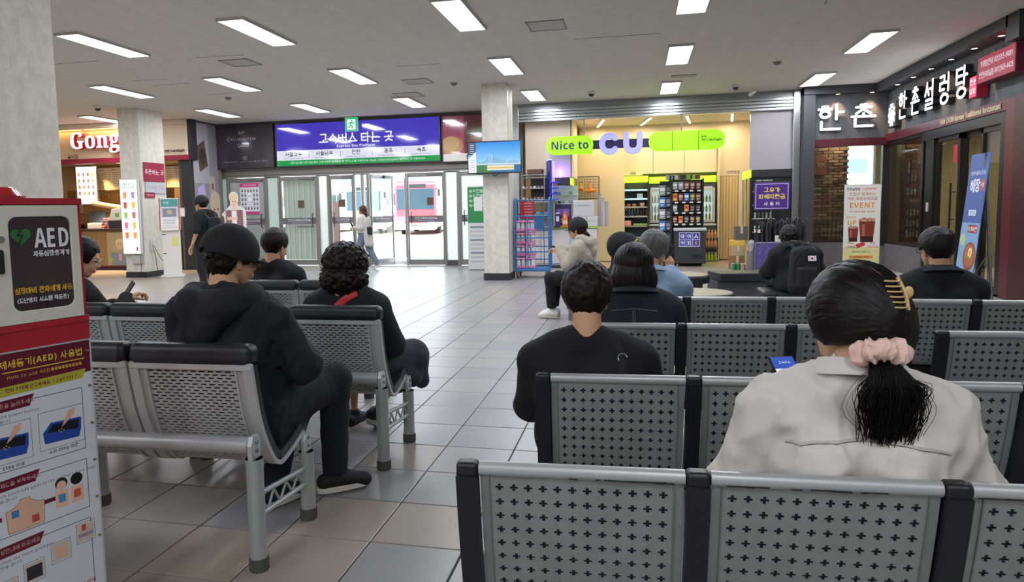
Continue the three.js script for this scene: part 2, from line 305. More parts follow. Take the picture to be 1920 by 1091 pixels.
// ================================================================ waiting benches
// A perforated sheet bent over a profile: cols x rows cells, each with one hole, plus plain margins.
function perforated({ prof, x0, x1, s0, rows, cols, pu, pv, hole, t, stagger = 0, s1 }) {
  const curve = new THREE.CatmullRomCurve3(prof.map(([y, z]) => new V3(0, y, z)), false, 'centripetal'), L = curve.getLength(); curve.arcLengthDivisions = 400; curve.updateArcLengths();
  const cache = new Map();
  const frame = (s) => { const k = Math.round(s * 1e4); if (!cache.has(k)) { const u = Math.min(1, Math.max(0, s / L)), p = curve.getPointAt(u), q = curve.getTangentAt(u); cache.set(k, [p.y, p.z, q.z, -q.y]); } return cache.get(k); };   // point and normal (y, z)
  const pos = [], nor = [], uv = [];
  const put = (x, s, off, n) => { const [y, z, ny, nz] = frame(s); pos.push(x, y - ny * off, z - nz * off); if (n) nor.push(0, ny * n, nz * n); uv.push(x, s); };
  const tri = (A, B, C) => { for (const p of [A, C, B]) put(p[0], p[1], 0, 1); for (const p of [A, B, C]) put(p[0], p[1], t, -1); };
  const quad = (a, b, c, d) => { tri([a, c], [b, c], [b, d]); tri([a, c], [b, d], [a, d]); };
  const W = cols * pu, um = (x0 + x1) / 2 - W / 2;
  const wall = (A, B) => { const n0 = pos.length / 3; put(A[0], A[1], 0); put(B[0], B[1], 0); put(B[0], B[1], t); put(A[0], A[1], 0); put(B[0], B[1], t); put(A[0], A[1], t);
    const a = new V3(...pos.slice(n0 * 3, n0 * 3 + 3)), b = new V3(...pos.slice(n0 * 3 + 3, n0 * 3 + 6)), c = new V3(...pos.slice(n0 * 3 + 6, n0 * 3 + 9)), m = b.sub(a).cross(c.sub(a)).normalize(); for (let i = 0; i < 6; i++) nor.push(m.x, m.y, m.z); };
  const H = hole.map((p) => new THREE.Vector2(...p)), C = [[-pu / 2, -pv / 2], [pu / 2, -pv / 2], [pu / 2, pv / 2], [-pu / 2, pv / 2]].map((p) => new THREE.Vector2(...p));
  const faces = THREE.ShapeUtils.triangulateShape(C, [H]), all = [...C, ...H];
  const end = s1 ?? L;
  if (s0 > 0) quad(x0, x1, 0, s0);
  for (let r = 0; r < rows; r++) {
    const sa = s0 + r * pv, sb = sa + pv, sh = stagger * (r % 2 ? 1 : -1) * pu / 4;
    quad(x0, um + sh, sa, sb); quad(um + W + sh, x1, sa, sb);
    for (let c = 0; c < cols; c++) {
      const cx = um + sh + (c + 0.5) * pu, cs = sa + pv / 2;
      for (const f of faces) ((a, b, c) => ((b[0] - a[0]) * (c[1] - a[1]) - (b[1] - a[1]) * (c[0] - a[0]) > 0 ? tri(a, b, c) : tri(a, c, b)))(...f.map((i) => [cx + all[i].x, cs + all[i].y]));
      H.forEach((p, i) => { const q = H[(i + 1) % H.length]; wall([cx + p.x, cs + p.y], [cx + q.x, cs + q.y]); });
    }
  }
  const n = 12, sr = s0 + rows * pv; for (let i = 0; i < n; i++) if (end > sr + 1e-4) quad(x0, x1, sr + (end - sr) * i / n, sr + (end - sr) * (i + 1) / n);
  for (const x of [x0, x1]) for (let i = 0; i < 24; i++) wall([x, end * i / 24], [x, end * (i + 1) / 24]);
  wall([x0, 0], [x1, 0]); wall([x1, end], [x0, end]);
  const g = new THREE.BufferGeometry(); g.setAttribute('position', new THREE.Float32BufferAttribute(pos, 3)); g.setAttribute('normal', new THREE.Float32BufferAttribute(nor, 3)); g.setAttribute('uv', new THREE.Float32BufferAttribute(uv, 2));
  return g;
}
const brushed = dataTex(256, (x, y) => { const n = 0.93 + 0.06 * wrapN(x, y, 2.5) + 0.04 * wrapN(x, y, 8, 4) + (rnd() - 0.5) * 0.035; return [n, n, n]; }, true);
const steelGrey = new THREE.MeshPhysicalMaterial({ color: '#8f908e', roughness: 0.5, metalness: 0.1, map: brushed });
const railGrey = mat('#a9abab', 0.38, 0.3), frameBlack = mat('#131316', 0.42), legGrey = mat('#a3a5a4', 0.4, 0.3), vinyl = mat('#1a1c22', 0.42), rubber = mat('#4c4d49', 0.8);
const STEEL = { P: 0.53 };
{
  const back = [[0.775, 0.0], [0.66, -0.02], [0.54, -0.046], [0.44, -0.076], [0.385, -0.107], [0.362, -0.16]], seat = [[0.362, -0.16], [0.36, -0.23], [0.375, -0.36], [0.40, -0.52], [0.395, -0.575], [0.37, -0.60]];
  const a = 0.0037, b = 0.0098, plus = [[a, a], [b, a], [b, -a], [a, -a], [a, -b], [-a, -b], [-a, -a], [-b, -a], [-b, a], [-a, a], [-a, b], [a, b]];
  const x0 = 0.03, x1 = 0.5;
  STEEL.back = perforated({ prof: back, x0, x1, s0: 0.016, rows: 11, cols: 12, pu: 0.0345, pv: 0.0385, hole: plus, t: 0.004 });
  STEEL.seat = perforated({ prof: seat, x0, x1, s0: 0.045, rows: 9, cols: 12, pu: 0.0345, pv: 0.037, hole: plus, t: 0.004 });
  STEEL.fold = [x0 + 0.022, x1 - 0.022].map((x) => sheet(back.map(([y, z]) => [y, z + 0.0022]), x - 0.0015, x + 0.0015, 0.003));
  STEEL.rail = [cyl(0.0175, x1 - x0 + 0.004, (x0 + x1) / 2, 0.786, -0.006, 18, 0.0175, 0, 0, PI / 2)];
  const whole = smoothProfile([...back.slice(0, -1).map(([y, z]) => [y + 0.0, z + 0.004]), [0.357, -0.165], [0.355, -0.23], [0.37, -0.36], [0.395, -0.52], [0.385, -0.585], [0.355, -0.605]], 46);
  STEEL.frame = () => [sheet(whole, -0.0255, 0.0255, 0.034), rbox(0.053, 0.04, 0.044, 0.012, 0, 0.784, -0.006)];
  STEEL.pad = sheet(smoothProfile(back.slice(0, 4).map(([y, z]) => [y - 0.004, z - 0.016]), 14), x0 + 0.004, x1 - 0.004, 0.018);
}
function steelBench(n, pos, turn, label, worn) {
  const t = thing('steel_bench', label, 'bench', pos, turn, 'perforated steel waiting benches');
  const P = STEEL.P;
  const put = (m, i) => { m.position.x = i * P; return m; };
  for (let i = 0; i < n; i++) {
    const b = put(mesh('backrest', STEEL.backG ??= STEEL.back, steelGrey, t), i); put(mesh('seat', STEEL.seatG ??= STEEL.seat, steelGrey, t), i);
    for (const f of STEEL.fold) mesh('fold_line', f, mat('#6f706f', 0.5, 0.2), b);
    put(mesh('back_pad', STEEL.pad, vinyl, t), i);
    const r = put(mesh('top_rail', STEEL.railG ??= STEEL.rail[0], railGrey, t), i);
    if (worn) { // chipped paint along the lower edge of the rail
      const list = []; for (let k = 0; k < 12; k++) { const L = rnd(0.008, 0.055), x = worn === 1 && i === 0 ? rnd(0.24, 0.46) : rnd(0.06, 0.4); list.push(rbox(L, rnd(0.002, 0.0045), 0.002, 0.0009, x, 0.7745 + rnd(-0.001, 0.001), 0.0085, 0.6, 0, 0, 1)); }
      mesh('paint_chip', list, mat('#1c1b1a', 0.8), r);
    }
  }
  for (let i = 0; i <= n; i++) put(mesh('side_frame', STEEL.frameG ??= merge(STEEL.frame()), frameBlack, t), i);
  mesh('beam', [rb2(-0.02, n * P + 0.02, 0.27, 0.33, -0.37, -0.29, 0.008), ...Array.from({ length: n + 1 }, (_, i) => box(0.04, 0.06, 0.05, i * P, 0.345, -0.33))], frameBlack, t);
  for (const x of n > 2 ? [P * 0.5, P * (n - 0.5)] : [P * 0.3, P * (n - 0.3)]) {
    const l = mesh('leg', [rb2(x - 0.03, x + 0.03, 0.03, 0.28, -0.35, -0.3, 0.006), rb2(x - 0.03, x + 0.03, 0.012, 0.045, -0.6, -0.05, 0.008)], frameBlack, t);
    for (const z of [-0.57, -0.08]) mesh('foot_pad', cyl(0.025, 0.014, x, 0.007, z, 12), rubber, l);
  }
  return t;
}
steelBench(3, [-0.395, 0, -1.575], 0.055, 'grey perforated steel bench with chipped top rail, nearest the camera', 1);
steelBench(3, [-0.335, 0, -2.495], 0.06, 'grey perforated steel bench in the second row, behind the black sweater', 0);
steelBench(2, [1.335, 0, -2.60], 0.06, 'grey perforated steel bench cut by right edge, second row');
steelBench(3, [-0.31, 0, -3.66], 0.05, 'grey perforated steel bench in the third row under the denim jacket');
steelBench(3, [1.375, 0, -3.60], 0.05, 'grey perforated steel bench in the third row, right of the ponytail');
steelBench(3, [-0.21, 0, -4.77], 0.045, 'grey perforated steel bench in the back row under the blue shirt');
steelBench(3, [1.47, 0, -4.78], -0.02, 'grey perforated steel bench in the back row under the navy jacket');

const PAD = {};
{
  const prof = [[0.815, -0.012], [0.72, -0.03], [0.6, -0.058], [0.5, -0.096], [0.42, -0.142], [0.372, -0.18], [0.35, -0.225]], h = 0.0032, l = 0.0135;
  const slot = [[l, 0], [l - h, h], [-l + h, h], [-l, 0], [-l + h, -h], [l - h, -h]];
  PAD.panel = perforated({ prof, x0: 0.03, x1: 0.52, s0: 0.026, rows: 32, cols: 10, pu: 0.0375, pv: 0.0138, hole: slot, t: 0.003, stagger: 1 });
  const whole = smoothProfile([...prof, [0.352, -0.26], [0.372, -0.34], [0.41, -0.455]], 60);
  const off = (d, from, to) => { const p = whole.slice(Math.round(from * whole.length), Math.round(to * whole.length)); return p.map(([y, z], i) => { const a = p[Math.max(0, i - 1)], b = p[Math.min(p.length - 1, i + 1)], L = Math.hypot(b[0] - a[0], b[1] - a[1]); return [y + (b[1] - a[1]) / L * -d, z + (b[0] - a[0]) / L * d]; }); };
  PAD.side = [0.026, 0.524].flatMap((x) => [sheet(whole.map(([y, z]) => [y, z]), x - 0.02, x + 0.02, 0.018)]);
  PAD.top = rbox(0.53, 0.03, 0.016, 0.004, 0.275, 0.806, -0.012);
  PAD.inner = [0.078, 0.472].map((x) => sheet(off(-0.004, 0, 0.72), x - 0.004, x + 0.004, 0.006));
  PAD.back = sheet(off(0.032, 0.02, 0.64), 0.012, 0.538, 0.036);
  PAD.seat = [sheet(off(0.03, 0.66, 1), 0.012, 0.538, 0.04), cyl(0.024, 0.526, 0.275, 0.425, -0.475, 14, 0.024, 0, 0, PI / 2)];
  PAD.head = rbox(0.536, 0.088, 0.1, 0.034, 0.275, 0.85, -0.042, -0.12, 0, 0, 4);
  PAD.seam = [0.03, 0.52].map((x) => { const g = new THREE.TorusGeometry(0.043, 0.0016, 5, 26); g.scale(1, 0.93, 1); g.rotateY(PI / 2); g.rotateX(-0.12); return g.scale(1, 1, 1.06).translate(x, 0.85, -0.042); });
}
function padBench(n, pos, turn, label, sticker) { // pos is the floor point under the right end; the seats run to the left
  const t = thing('padded_bench', label, 'bench', pos, turn, 'padded waiting benches on the left'), P = 0.55, W = n * P;
  for (let i = 0; i < n; i++) {
    const put = (m) => { m.position.x = -W + i * P; return m; };
    const f = put(mesh('back_panel', PAD.panel, mat('#a9aaa9', 0.42, 0.2), t));
    mesh('rim', PAD.rimG ??= merge([...PAD.side, PAD.top, ...PAD.inner]), mat('#b3b4b3', 0.4, 0.25), f);
    put(mesh('back_cushion', PAD.back, vinyl, t)); put(mesh('seat_cushion', PAD.seatG ??= merge(PAD.seat), vinyl, t));
    const h = put(mesh('headrest', PAD.head, vinyl, t)); mesh('piping', PAD.seamG ??= merge(PAD.seam), mat('#2b2d33', 0.5), h);
  }
  const back = mesh('rear_beam', [cyl(0.034, W - 0.03, -W / 2, 0.5, 0.012, 22, 0.034, 0, 0, PI / 2)], legGrey, t);
  if (sticker) { const s = new THREE.CylinderGeometry(0.0346, 0.0346, 0.09, 16, 1, true, -0.5, 1.6); s.rotateZ(PI / 2); s.rotateX(PI / 2 + 0.4); mesh('sticker', s.translate(-0.13, 0.5, 0.012), new THREE.MeshStandardMaterial({ map: canvasTex(128, 64, (c) => { c.fillStyle = '#cfd6d0'; c.fillRect(0, 0, 128, 64); c.fillStyle = '#3f9a62'; c.beginPath(); c.moveTo(40, 64); c.lineTo(90, 30); c.lineTo(128, 40); c.lineTo(120, 64); c.fill(); c.fillStyle = '#7fb3d0'; c.fillRect(10, 8, 30, 18); }), roughness: 0.6 }), back); }
  mesh('front_beam', cyl(0.03, W - 0.03, -W / 2, 0.362, -0.42, 20, 0.03, 0, 0, PI / 2), legGrey, t);
  for (const x of [-W + 0.02, -0.002]) {
    for (const [z, top, by, br] of [[0.012, 0.452, 0.5, 0.034], [-0.455, 0.318, 0.362, 0.03]]) {
      const l = mesh('leg', [cyl(0.0335, top - 0.04, x, (top + 0.04) / 2, z, 22), cyl(0.035, 0.006, x, top - 0.003, z, 22)], legGrey, t);
      mesh('foot', [cyl(0.037, 0.052, x, 0.026, z, 22), ...Array.from({ length: 18 }, (_, k) => box(0.003, 0.044, 0.003, x + 0.037 * Math.cos(k * PI / 9), 0.026, z + 0.037 * Math.sin(k * PI / 9)))], rubber, l);
      const br2 = mesh('bracket', [extr([[-0.03, top - 0.006 - by], [0.03, top - 0.006 - by], [0.036, 0.01], [0.02, 0.04], [-0.02, 0.04], [-0.036, 0.01]], 0.014, 0.003).rotateY(PI / 2).translate(x - 0.006, by, z)], mat('#b9bbba', 0.35, 0.4), l);
      mesh('bolt', [-0.016, 0.018].map((d) => cyl(0.008, 0.01, x + 0.014, by + d, z, 8, 0.008, 0, 0, PI / 2)), mat('#8d8f8e', 0.3, 0.8), br2);
    }
    const zig = []; const P0 = (k) => [x, k % 2 ? 0.205 + 0.0 - k * 0.003 : 0.283 - k * 0.006, -0.02 - k * 0.056];
    for (let k = 0; k < 7; k++) zig.push(rod(P0(k), P0(k + 1), 0.0055, 8), ball(0.0055, ...P0(k), 1, 1, 1, 8));
    mesh('truss', [rod([x, 0.297, -0.01], [x, 0.245, -0.43], 0.0115, 12), rod([x, 0.21, -0.01], [x, 0.172, -0.43], 0.0115, 12), ...zig], legGrey, t);
  }
  return t;
}
padBench(2, [-1.455, 0, -2.40], 0.04, 'black padded bench with headrests in front row, leg nearest camera');
padBench(2, [-2.66, 0, -2.42], 0.04, 'black padded bench mostly behind the defibrillator cabinet, front row');
padBench(2, [-1.345, 0, -3.51], 0.02, 'black padded bench in the middle row with sticker on its beam', true);
padBench(2, [-2.50, 0, -3.50], 0.02, 'black padded bench in the middle row, left of the hooded man');
padBench(2, [-1.975, 0, -4.88], 0.05, 'black padded bench in the rear row under the short haired man');
// ================================================================ people: bodies from smoothly joined tapered bones
function nets(fn, min, max, h) {
  const n = [0, 1, 2].map((i) => Math.ceil((max[i] - min[i]) / h) + 1), [nx, ny, nz] = n, val = new Float32Array(nx * ny * nz);
  let o = 0; for (let k = 0; k < nz; k++) for (let j = 0; j < ny; j++) for (let i = 0; i < nx; i++) val[o++] = fn(min[0] + i * h, min[1] + j * h, min[2] + k * h);
  const id = new Int32Array(nx * ny * nz).fill(-1), pos = [], idx = [], S = [1, nx, nx * ny];
  const corner = [0, 1, nx, nx + 1, S[2], S[2] + 1, S[2] + nx, S[2] + nx + 1], E = [[0, 1], [2, 3], [4, 5], [6, 7], [0, 2], [1, 3], [4, 6], [5, 7], [0, 4], [1, 5], [2, 6], [3, 7]];
  for (let k = 0; k < nz - 1; k++) for (let j = 0; j < ny - 1; j++) for (let i = 0; i < nx - 1; i++) {
    const c = i + j * nx + k * S[2]; let m = 0; for (let q = 0; q < 8; q++) if (val[c + corner[q]] < 0) m |= 1 << q;
    if (m === 0 || m === 255) continue;
    let x = 0, y = 0, z = 0, w = 0;
    for (const [a, b] of E) { if (!((m >> a) & 1) === !((m >> b) & 1)) continue; const va = val[c + corner[a]], vb = val[c + corner[b]], t = va / (va - vb); x += (a & 1) + t * ((b & 1) - (a & 1)); y += ((a >> 1) & 1) + t * (((b >> 1) & 1) - ((a >> 1) & 1)); z += (a >> 2) + t * ((b >> 2) - (a >> 2)); w++; }
    id[c] = pos.length / 3; pos.push(min[0] + (i + x / w) * h, min[1] + (j + y / w) * h, min[2] + (k + z / w) * h);
  }
  for (let k = 1; k < nz - 1; k++) for (let j = 1; j < ny - 1; j++) for (let i = 1; i < nx - 1; i++) {
    const c = i + j * nx + k * S[2], a = val[c] < 0;
    for (let d = 0; d < 3; d++) {
      if (a === val[c + S[d]] < 0) continue;
      const u = S[(d + 1) % 3], w = S[(d + 2) % 3], q = [id[c - u - w], id[c - w], id[c], id[c - u]]; if (q.some((e) => e < 0)) continue;
      if (a) idx.push(q[0], q[1], q[2], q[0], q[2], q[3]); else idx.push(q[0], q[2], q[1], q[0], q[3], q[2]);
    }
  }
  const g = new THREE.BufferGeometry(); g.setAttribute('position', new THREE.Float32BufferAttribute(pos, 3)); g.setIndex(idx); g.computeVertexNormals(); return g;
}
// bones: [a, b, ra, rb, squash axis, squash]
const bone = (a, b, ra, rb = ra, ax, s) => ({ a, d: [b[0] - a[0], b[1] - a[1], b[2] - a[2]], L: Math.max(1e-9, (b[0] - a[0]) ** 2 + (b[1] - a[1]) ** 2 + (b[2] - a[2]) ** 2), ra, rb, ax, s });
function field(bones, k = 0.03) {
  return (x, y, z) => {
    let r = 1e3;
    for (const b of bones) {
      const px = x - b.a[0], py = y - b.a[1], pz = z - b.a[2], t = Math.max(0, Math.min(1, (px * b.d[0] + py * b.d[1] + pz * b.d[2]) / b.L));
      let qx = px - t * b.d[0], qy = py - t * b.d[1], qz = pz - t * b.d[2];
      if (b.ax) { const m = (qx * b.ax[0] + qy * b.ax[1] + qz * b.ax[2]) * (1 / b.s - 1); qx += m * b.ax[0]; qy += m * b.ax[1]; qz += m * b.ax[2]; }
      const e = Math.sqrt(qx * qx + qy * qy + qz * qz) - (b.ra + t * (b.rb - b.ra));
      const h = Math.max(k - Math.abs(r - e), 0) / k; r = Math.min(r, e) - h * h * k * 0.25;
    }
    return r;
  };
}
function bounds(bones, pad = 0.03) {
  const mn = [9, 9, 9], mx = [-9, -9, -9];
  for (const b of bones) for (let i = 0; i < 3; i++) { const r = Math.max(b.ra, b.rb) / Math.min(1, b.s ?? 1) * (b.s ? 1 : 1) + pad; mn[i] = Math.min(mn[i], b.a[i] - r, b.a[i] + b.d[i] - r); mx[i] = Math.max(mx[i], b.a[i] + r, b.a[i] + b.d[i] + r); }
  return [mn, mx];
}
const blob = (bones, h, k, warp) => { const f = field(bones, k), [mn, mx] = bounds(bones, 0.04); return nets(warp ? (x, y, z) => warp(f(x, y, z), x, y, z) : f, mn, mx, h); };
const N = (x, y, z) => noise3.noise(x, y, z);
const add = (a, b, s = 1) => [a[0] + b[0] * s, a[1] + b[1] * s, a[2] + b[2] * s];
const lerp3 = (a, b, t) => [0, 1, 2].map((i) => a[i] + (b[i] - a[i]) * t);
const cloth = (color, rough = 0.9, sheen = 0.25) => {
  const tex = cloth.tex ??= dataTex(128, (x, y, i, j) => { const n = 0.9 + 0.1 * (((i >> 1) + (j >> 1)) % 2) * 0.5 + (rnd() - 0.5) * 0.1; return [n, n, n]; }, true);
  const key = 'cloth' + color + rough; if (!matCache.has(key)) { const t = tex.clone(); t.repeat.set(22, 22); t.needsUpdate = true; const m = new THREE.MeshPhysicalMaterial({ roughness: rough, map: t, bumpMap: t, bumpScale: 0.0003, sheen, sheenRoughness: 0.6 }); m.color.set(color); m.sheenColor.set(color); matCache.set(key, m); }
  return matCache.get(key);
};
const skinMat = mat('#c69c7d', 0.55, 0, { specularIntensity: 0.4 });
const streak = (() => { const n = 256, col = Array.from({ length: n }, () => rnd()); return dataTex(n, (x, y, i, j) => { const k = (i + Math.round(3 * Math.sin(y * 2 * PI))) & 255, w = 0.5 + 0.5 * (0.6 * col[k] + 0.4 * col[(k * 7 + (j >> 5)) & 255]); return [w, w, w]; }); })();
const hairMat = (c) => { const key = 'hair' + c; if (!matCache.has(key)) { const m = new THREE.MeshPhysicalMaterial({ roughness: 0.42, map: streak, bumpMap: streak, bumpScale: 0.0016, specularIntensity: 0.5 }); m.color.set(c); matCache.set(key, m); } return matCache.get(key); };
function handBones(o, d, n, s, curl = 0.5, spread = 0.0) { // wrist, finger direction, palm normal, thumb side (unit vectors)
  const P = (a, b, c) => add(add(add(o, d, a), s, b), n, c), out = [];
  for (const b of [-0.026, -0.009, 0.009, 0.026]) out.push(bone(P(0.005, b * 0.6, 0), P(0.082, b, 0), 0.0155, 0.0125));
  [0.072, 0.08, 0.075, 0.058].forEach((L, i) => {
    let p = P(0.086 - (i === 3 ? 0.008 : 0), 0.029 - i * 0.0193, 0), ang = 0.15; const r = [0.0088, 0.0092, 0.0088, 0.0078][i];
    for (const [k, q] of [[0.42, 0.5], [0.32, 0.9], [0.26, 0.7]]) { ang += curl * q; const e = add(add(add(p, d, Math.cos(ang) * L * k), n, Math.sin(ang) * L * k), s, (1.5 - i) * spread * L * k); out.push(bone(p, e, r, r * 0.92)); p = e; }
  });
  const t0 = P(0.022, 0.03, 0.006), t1 = P(0.052, 0.05, 0.018), t2 = P(0.082, 0.052, 0.03 + curl * 0.012); out.push(bone(t0, t1, 0.0125, 0.0105), bone(t1, t2, 0.0105, 0.0085));
  return out;
}
const unit = (a) => { const L = Math.hypot(...a) || 1; return a.map((x) => x / L); };
const cross = (a, b) => [a[1] * b[2] - a[2] * b[1], a[2] * b[0] - a[0] * b[2], a[0] * b[1] - a[1] * b[0]];
const headBones = [
  bone([0, 0.03, 0.034], [0, 0.03, -0.02], 0.079, 0.077), bone([0, -0.005, -0.03], [0, -0.045, -0.05], 0.068, 0.055), bone([0, -0.05, -0.045], [0, -0.098, -0.066], 0.052, 0.026),
  bone([-0.04, -0.05, -0.01], [-0.018, -0.095, -0.06], 0.026, 0.02), bone([0.04, -0.05, -0.01], [0.018, -0.095, -0.06], 0.026, 0.02),
  bone([0, 0.008, -0.1], [0, -0.03, -0.117], 0.008, 0.0125), bone([-0.012, -0.033, -0.106], [0.012, -0.033, -0.106], 0.0085), bone([-0.03, 0.02, -0.088], [0.03, 0.02, -0.088], 0.014),
  bone([-0.018, -0.062, -0.1], [0.018, -0.062, -0.1], 0.008), bone([-0.016, -0.073, -0.099], [0.016, -0.073, -0.099], 0.008),
  bone([0, -0.06, 0.03], [0, -0.15, 0.03], 0.054, 0.058),
  ...[-1, 1].flatMap((s) => [bone([s * 0.078, 0.012, 0.012], [s * 0.074, -0.042, 0.002], 0.019, 0.012, [1, 0, 0], 0.45), bone([s * 0.083, 0.012, 0.022], [s * 0.081, -0.025, 0.016], 0.011, 0.008, [0, 0, 1], 0.6)]),
];
const headGeo = () => nets(field(headBones, 0.014), [-0.12, -0.2, -0.16], [0.12, 0.14, 0.15], 0.006);
let headCache;
// hair: distance in head space; hairline follows z (negative is the face)
const ellip = (x, y, z, cx, cy, cz, rx, ry, rz) => { const a = (x - cx) / rx, b = (y - cy) / ry, c = (z - cz) / rz, L = Math.sqrt(a * a + b * b + c * c); return (L - 1) * Math.min(rx, ry, rz); };
const sm = (a, b, t) => { t = Math.max(0, Math.min(1, (t - a) / (b - a))); return t * t * (3 - 2 * t); };
function hairShort({ rx = 0.094, ry = 0.112, rz = 0.116, cy = 0.03, nape = -0.095, ear = 0.0, front = 0.06, taper = 0.02, rough = 0.003, f = 1, strand = 0.0035, vee = 0.0 } = {}) {
  return (x, y, z) => {
    const k = sm(-0.02, -0.1, y) * taper;                                           // hair lies closer to the nape
    let d = ellip(x, y, z, 0, cy, 0.012, rx - k, ry, rz - k);
    if (y < 0) d = Math.min(d, Math.max(ellip(x, y, z, 0, cy - 0.045, 0.018, 0.082 - k * 0.6, 0.1, 0.1 - k), -y - 1));
    const back = nape + vee * Math.abs(x) / 0.05, side = ear, yb = z > 0.045 ? back : z > 0.005 ? back + (side - back) * (1 - sm(0.005, 0.05, z)) : z > -0.045 ? side - 0.02 * sm(0.005, -0.03, z) : side - 0.02 + (front - side + 0.02) * sm(-0.045, -0.085, z);
    d = Math.max(d, (yb + 0.008 * N(x * 90, 3, z * 90) - y) * 0.8);
    const a = Math.atan2(x, z + 0.001) * 9;
    return d + rough * N(x * 38 * f, y * 38 * f, z * 38 * f) + strand * N(a * 3 + x * 40, y * 22, z * 60);
  };
}
const M4 = (p, yaw, pitch, roll) => new THREE.Matrix4().makeRotationFromEuler(new THREE.Euler(pitch, yaw, roll, 'YXZ')).setPosition(...p);
const tf = (M, p) => { const q = new V3(...p).applyMatrix4(M); return [q.x, q.y, q.z]; };

function person(s) {
  const t = thing('person', s.label, 'person', s.pos, s.turn ?? 0), k = s.k ?? 1, w = s.wide ?? 0;
  const neck = s.neck, head = s.head, M = M4(head, s.yaw ?? 0, s.pitch ?? 0, s.roll ?? 0);
  const sh = s.sh ?? [[-0.175 * k, neck[1] - 0.06, neck[2]], [0.175 * k, neck[1] - 0.06, neck[2]]];
  const hip = s.hip, chest = s.chest ?? [neck[0], neck[1] - 0.17, neck[2] + 0.0], waist = s.waist ?? lerp3(hip, chest, 0.45);
  const torso = (e) => {
    const B = [bone(add(hip, [-0.075 * k, 0, 0]), add(hip, [0.075 * k, 0, 0]), 0.115 * k + e + w * 0.5)];
    for (const q of [-1, 1]) B.push(bone(add(hip, [q * 0.06 * k, 0.05, 0]), add(waist, [q * (0.055 * k + w * 0.4), 0, 0]), 0.105 * k + e + w * 0.6, 0.1 * k + e + w * 0.8), bone(add(waist, [q * (0.055 * k + w * 0.4), 0, 0]), add(chest, [q * (0.078 * k + w * 0.3), 0, 0]), 0.1 * k + e + w * 0.8, 0.105 * k + e + w * 0.5),
      bone(add(chest, [q * 0.078 * k, 0.0, 0]), lerp3(neck, sh[(q + 1) / 2], 0.6), 0.1 * k + e + w * 0.4, 0.058 * k + e), bone(add(neck, [q * 0.03, -0.012, 0.004]), sh[(q + 1) / 2], 0.052 * k + e, 0.052 * k + e));
    return B;
  };
  const armB = (i, e, to = 1) => { const a = s.arms[i], B = [bone(sh[i], a.el, 0.05 * k + e, 0.04 * k + e)]; if (to > 0.5) B.push(bone(a.el, lerp3(a.el, a.wr, Math.min(1, (to - 0.5) * 2)), 0.041 * k + e, (0.041 - 0.013 * Math.min(1, (to - 0.5) * 2)) * k + e)); else B[0] = bone(sh[i], lerp3(sh[i], a.el, to * 2), 0.05 * k + e, 0.043 * k + e); return B; };
  const legB = (i, e) => { const l = s.legs[i]; return [bone(add(hip, [(i ? 1 : -1) * 0.085 * k, -0.01, 0]), l.kn, 0.085 * k + e, 0.056 * k + e), bone(l.kn, l.an, 0.055 * k + e, 0.036 * k + e)]; };
  // body
  headCache ??= headGeo();
  const bones = [...torso(-0.018), ...armB(0, -0.004), ...armB(1, -0.004), ...legB(0, -0.012), ...legB(1, -0.012), bone(neck, tf(M, [0, -0.06, 0.025]), 0.058 * k, 0.053 * k), bone(add(neck, [0, -0.05, -0.01]), neck, 0.05 * k, 0.055 * k)];
  const geos = [blob(bones, s.fine ? 0.012 : 0.016, 0.035), headCache.clone().scale(s.hs ?? 1, s.hs ?? 1, s.hs ?? 1).applyMatrix4(M)];
  for (const i of [0, 1]) { const a = s.arms[i], d = unit(a.hd ?? add(a.wr, a.el, -1)), n = a.pn ? unit(a.pn) : unit(cross(d, cross([0, -1, 0], d))), sd = a.th ? unit(a.th) : unit(cross(n, d)).map((q) => q * (i ? 1 : -1)); const hb = handBones(add(a.wr, d, 0.005), d, n, sd, a.curl ?? 0.5); geos.push(blob(hb, a.hres ?? 0.005, 0.008)); }
  const body = mesh('body', geos, s.skin ?? skinMat, t);
  mesh('eyes', [-1, 1].map((q) => ball(0.0095, q * 0.031, 0.0, -0.0895, 1.3, 0.8, 0.8, 10).applyMatrix4(M)), mat('#1b1613', 0.2), body);
  mesh('lips', [ball(0.02, 0, -0.0665, -0.0985, 1, 0.3, 0.45, 10).applyMatrix4(M)], mat('#a05f55', 0.5), body);
  // clothes
  const fold = s.fold ?? 0.006, seedN = s.pos[0] * 3.1;
  const topE = s.topE ?? 0.012, tb = [...torso(topE), ...armB(0, s.sleeveE ?? topE + 0.004, s.sleeve ?? 1), ...armB(1, s.sleeveE ?? topE + 0.004, s.sleeve ?? 1)];
  const holeA = add(neck, [0, s.holeUp ?? 0.078, -0.012]), holeB = tf(M, [0, -0.1, 0.0]), hf = field([bone(holeA, holeB, (s.neckR ?? 0.058) * 0.9, 0.07)]), hemY = s.hem ?? hip[1] - 0.06;
  const tf0 = field(tb, 0.04), topF = (x, y, z) => { const r1 = N(x * 9 + seedN, y * 9, z * 9), r2 = N(x * 22 + y * 9, y * 14 - x * 8 + seedN, z * 20), r3 = Math.abs(N(x * 15 - y * 7 + seedN, y * 6 + x * 9, z * 11)); return tf0(x, y, z) + fold * (r1 + 0.6 * Math.abs(r2) - 0.2 + (s.crease ?? 0) * (r3 - 0.3)); };
  const drape = (x, y, off = 0.003) => { let z = 0.4; while (z > -0.4 && topF(x, y, z) > 0) z -= 0.002; return [x, y, z + off]; };
  const topG = blob(tb, s.fine ? 0.009 : 0.013, 0.04, (d, x, y, z) => {
    return d > 0.08 ? d : Math.max(topF(x, y, z), -hf(x, y, z), hemY - y);
  });
  const top = mesh(s.topName ?? 'shirt', metreUV(topG), s.topMat, t);
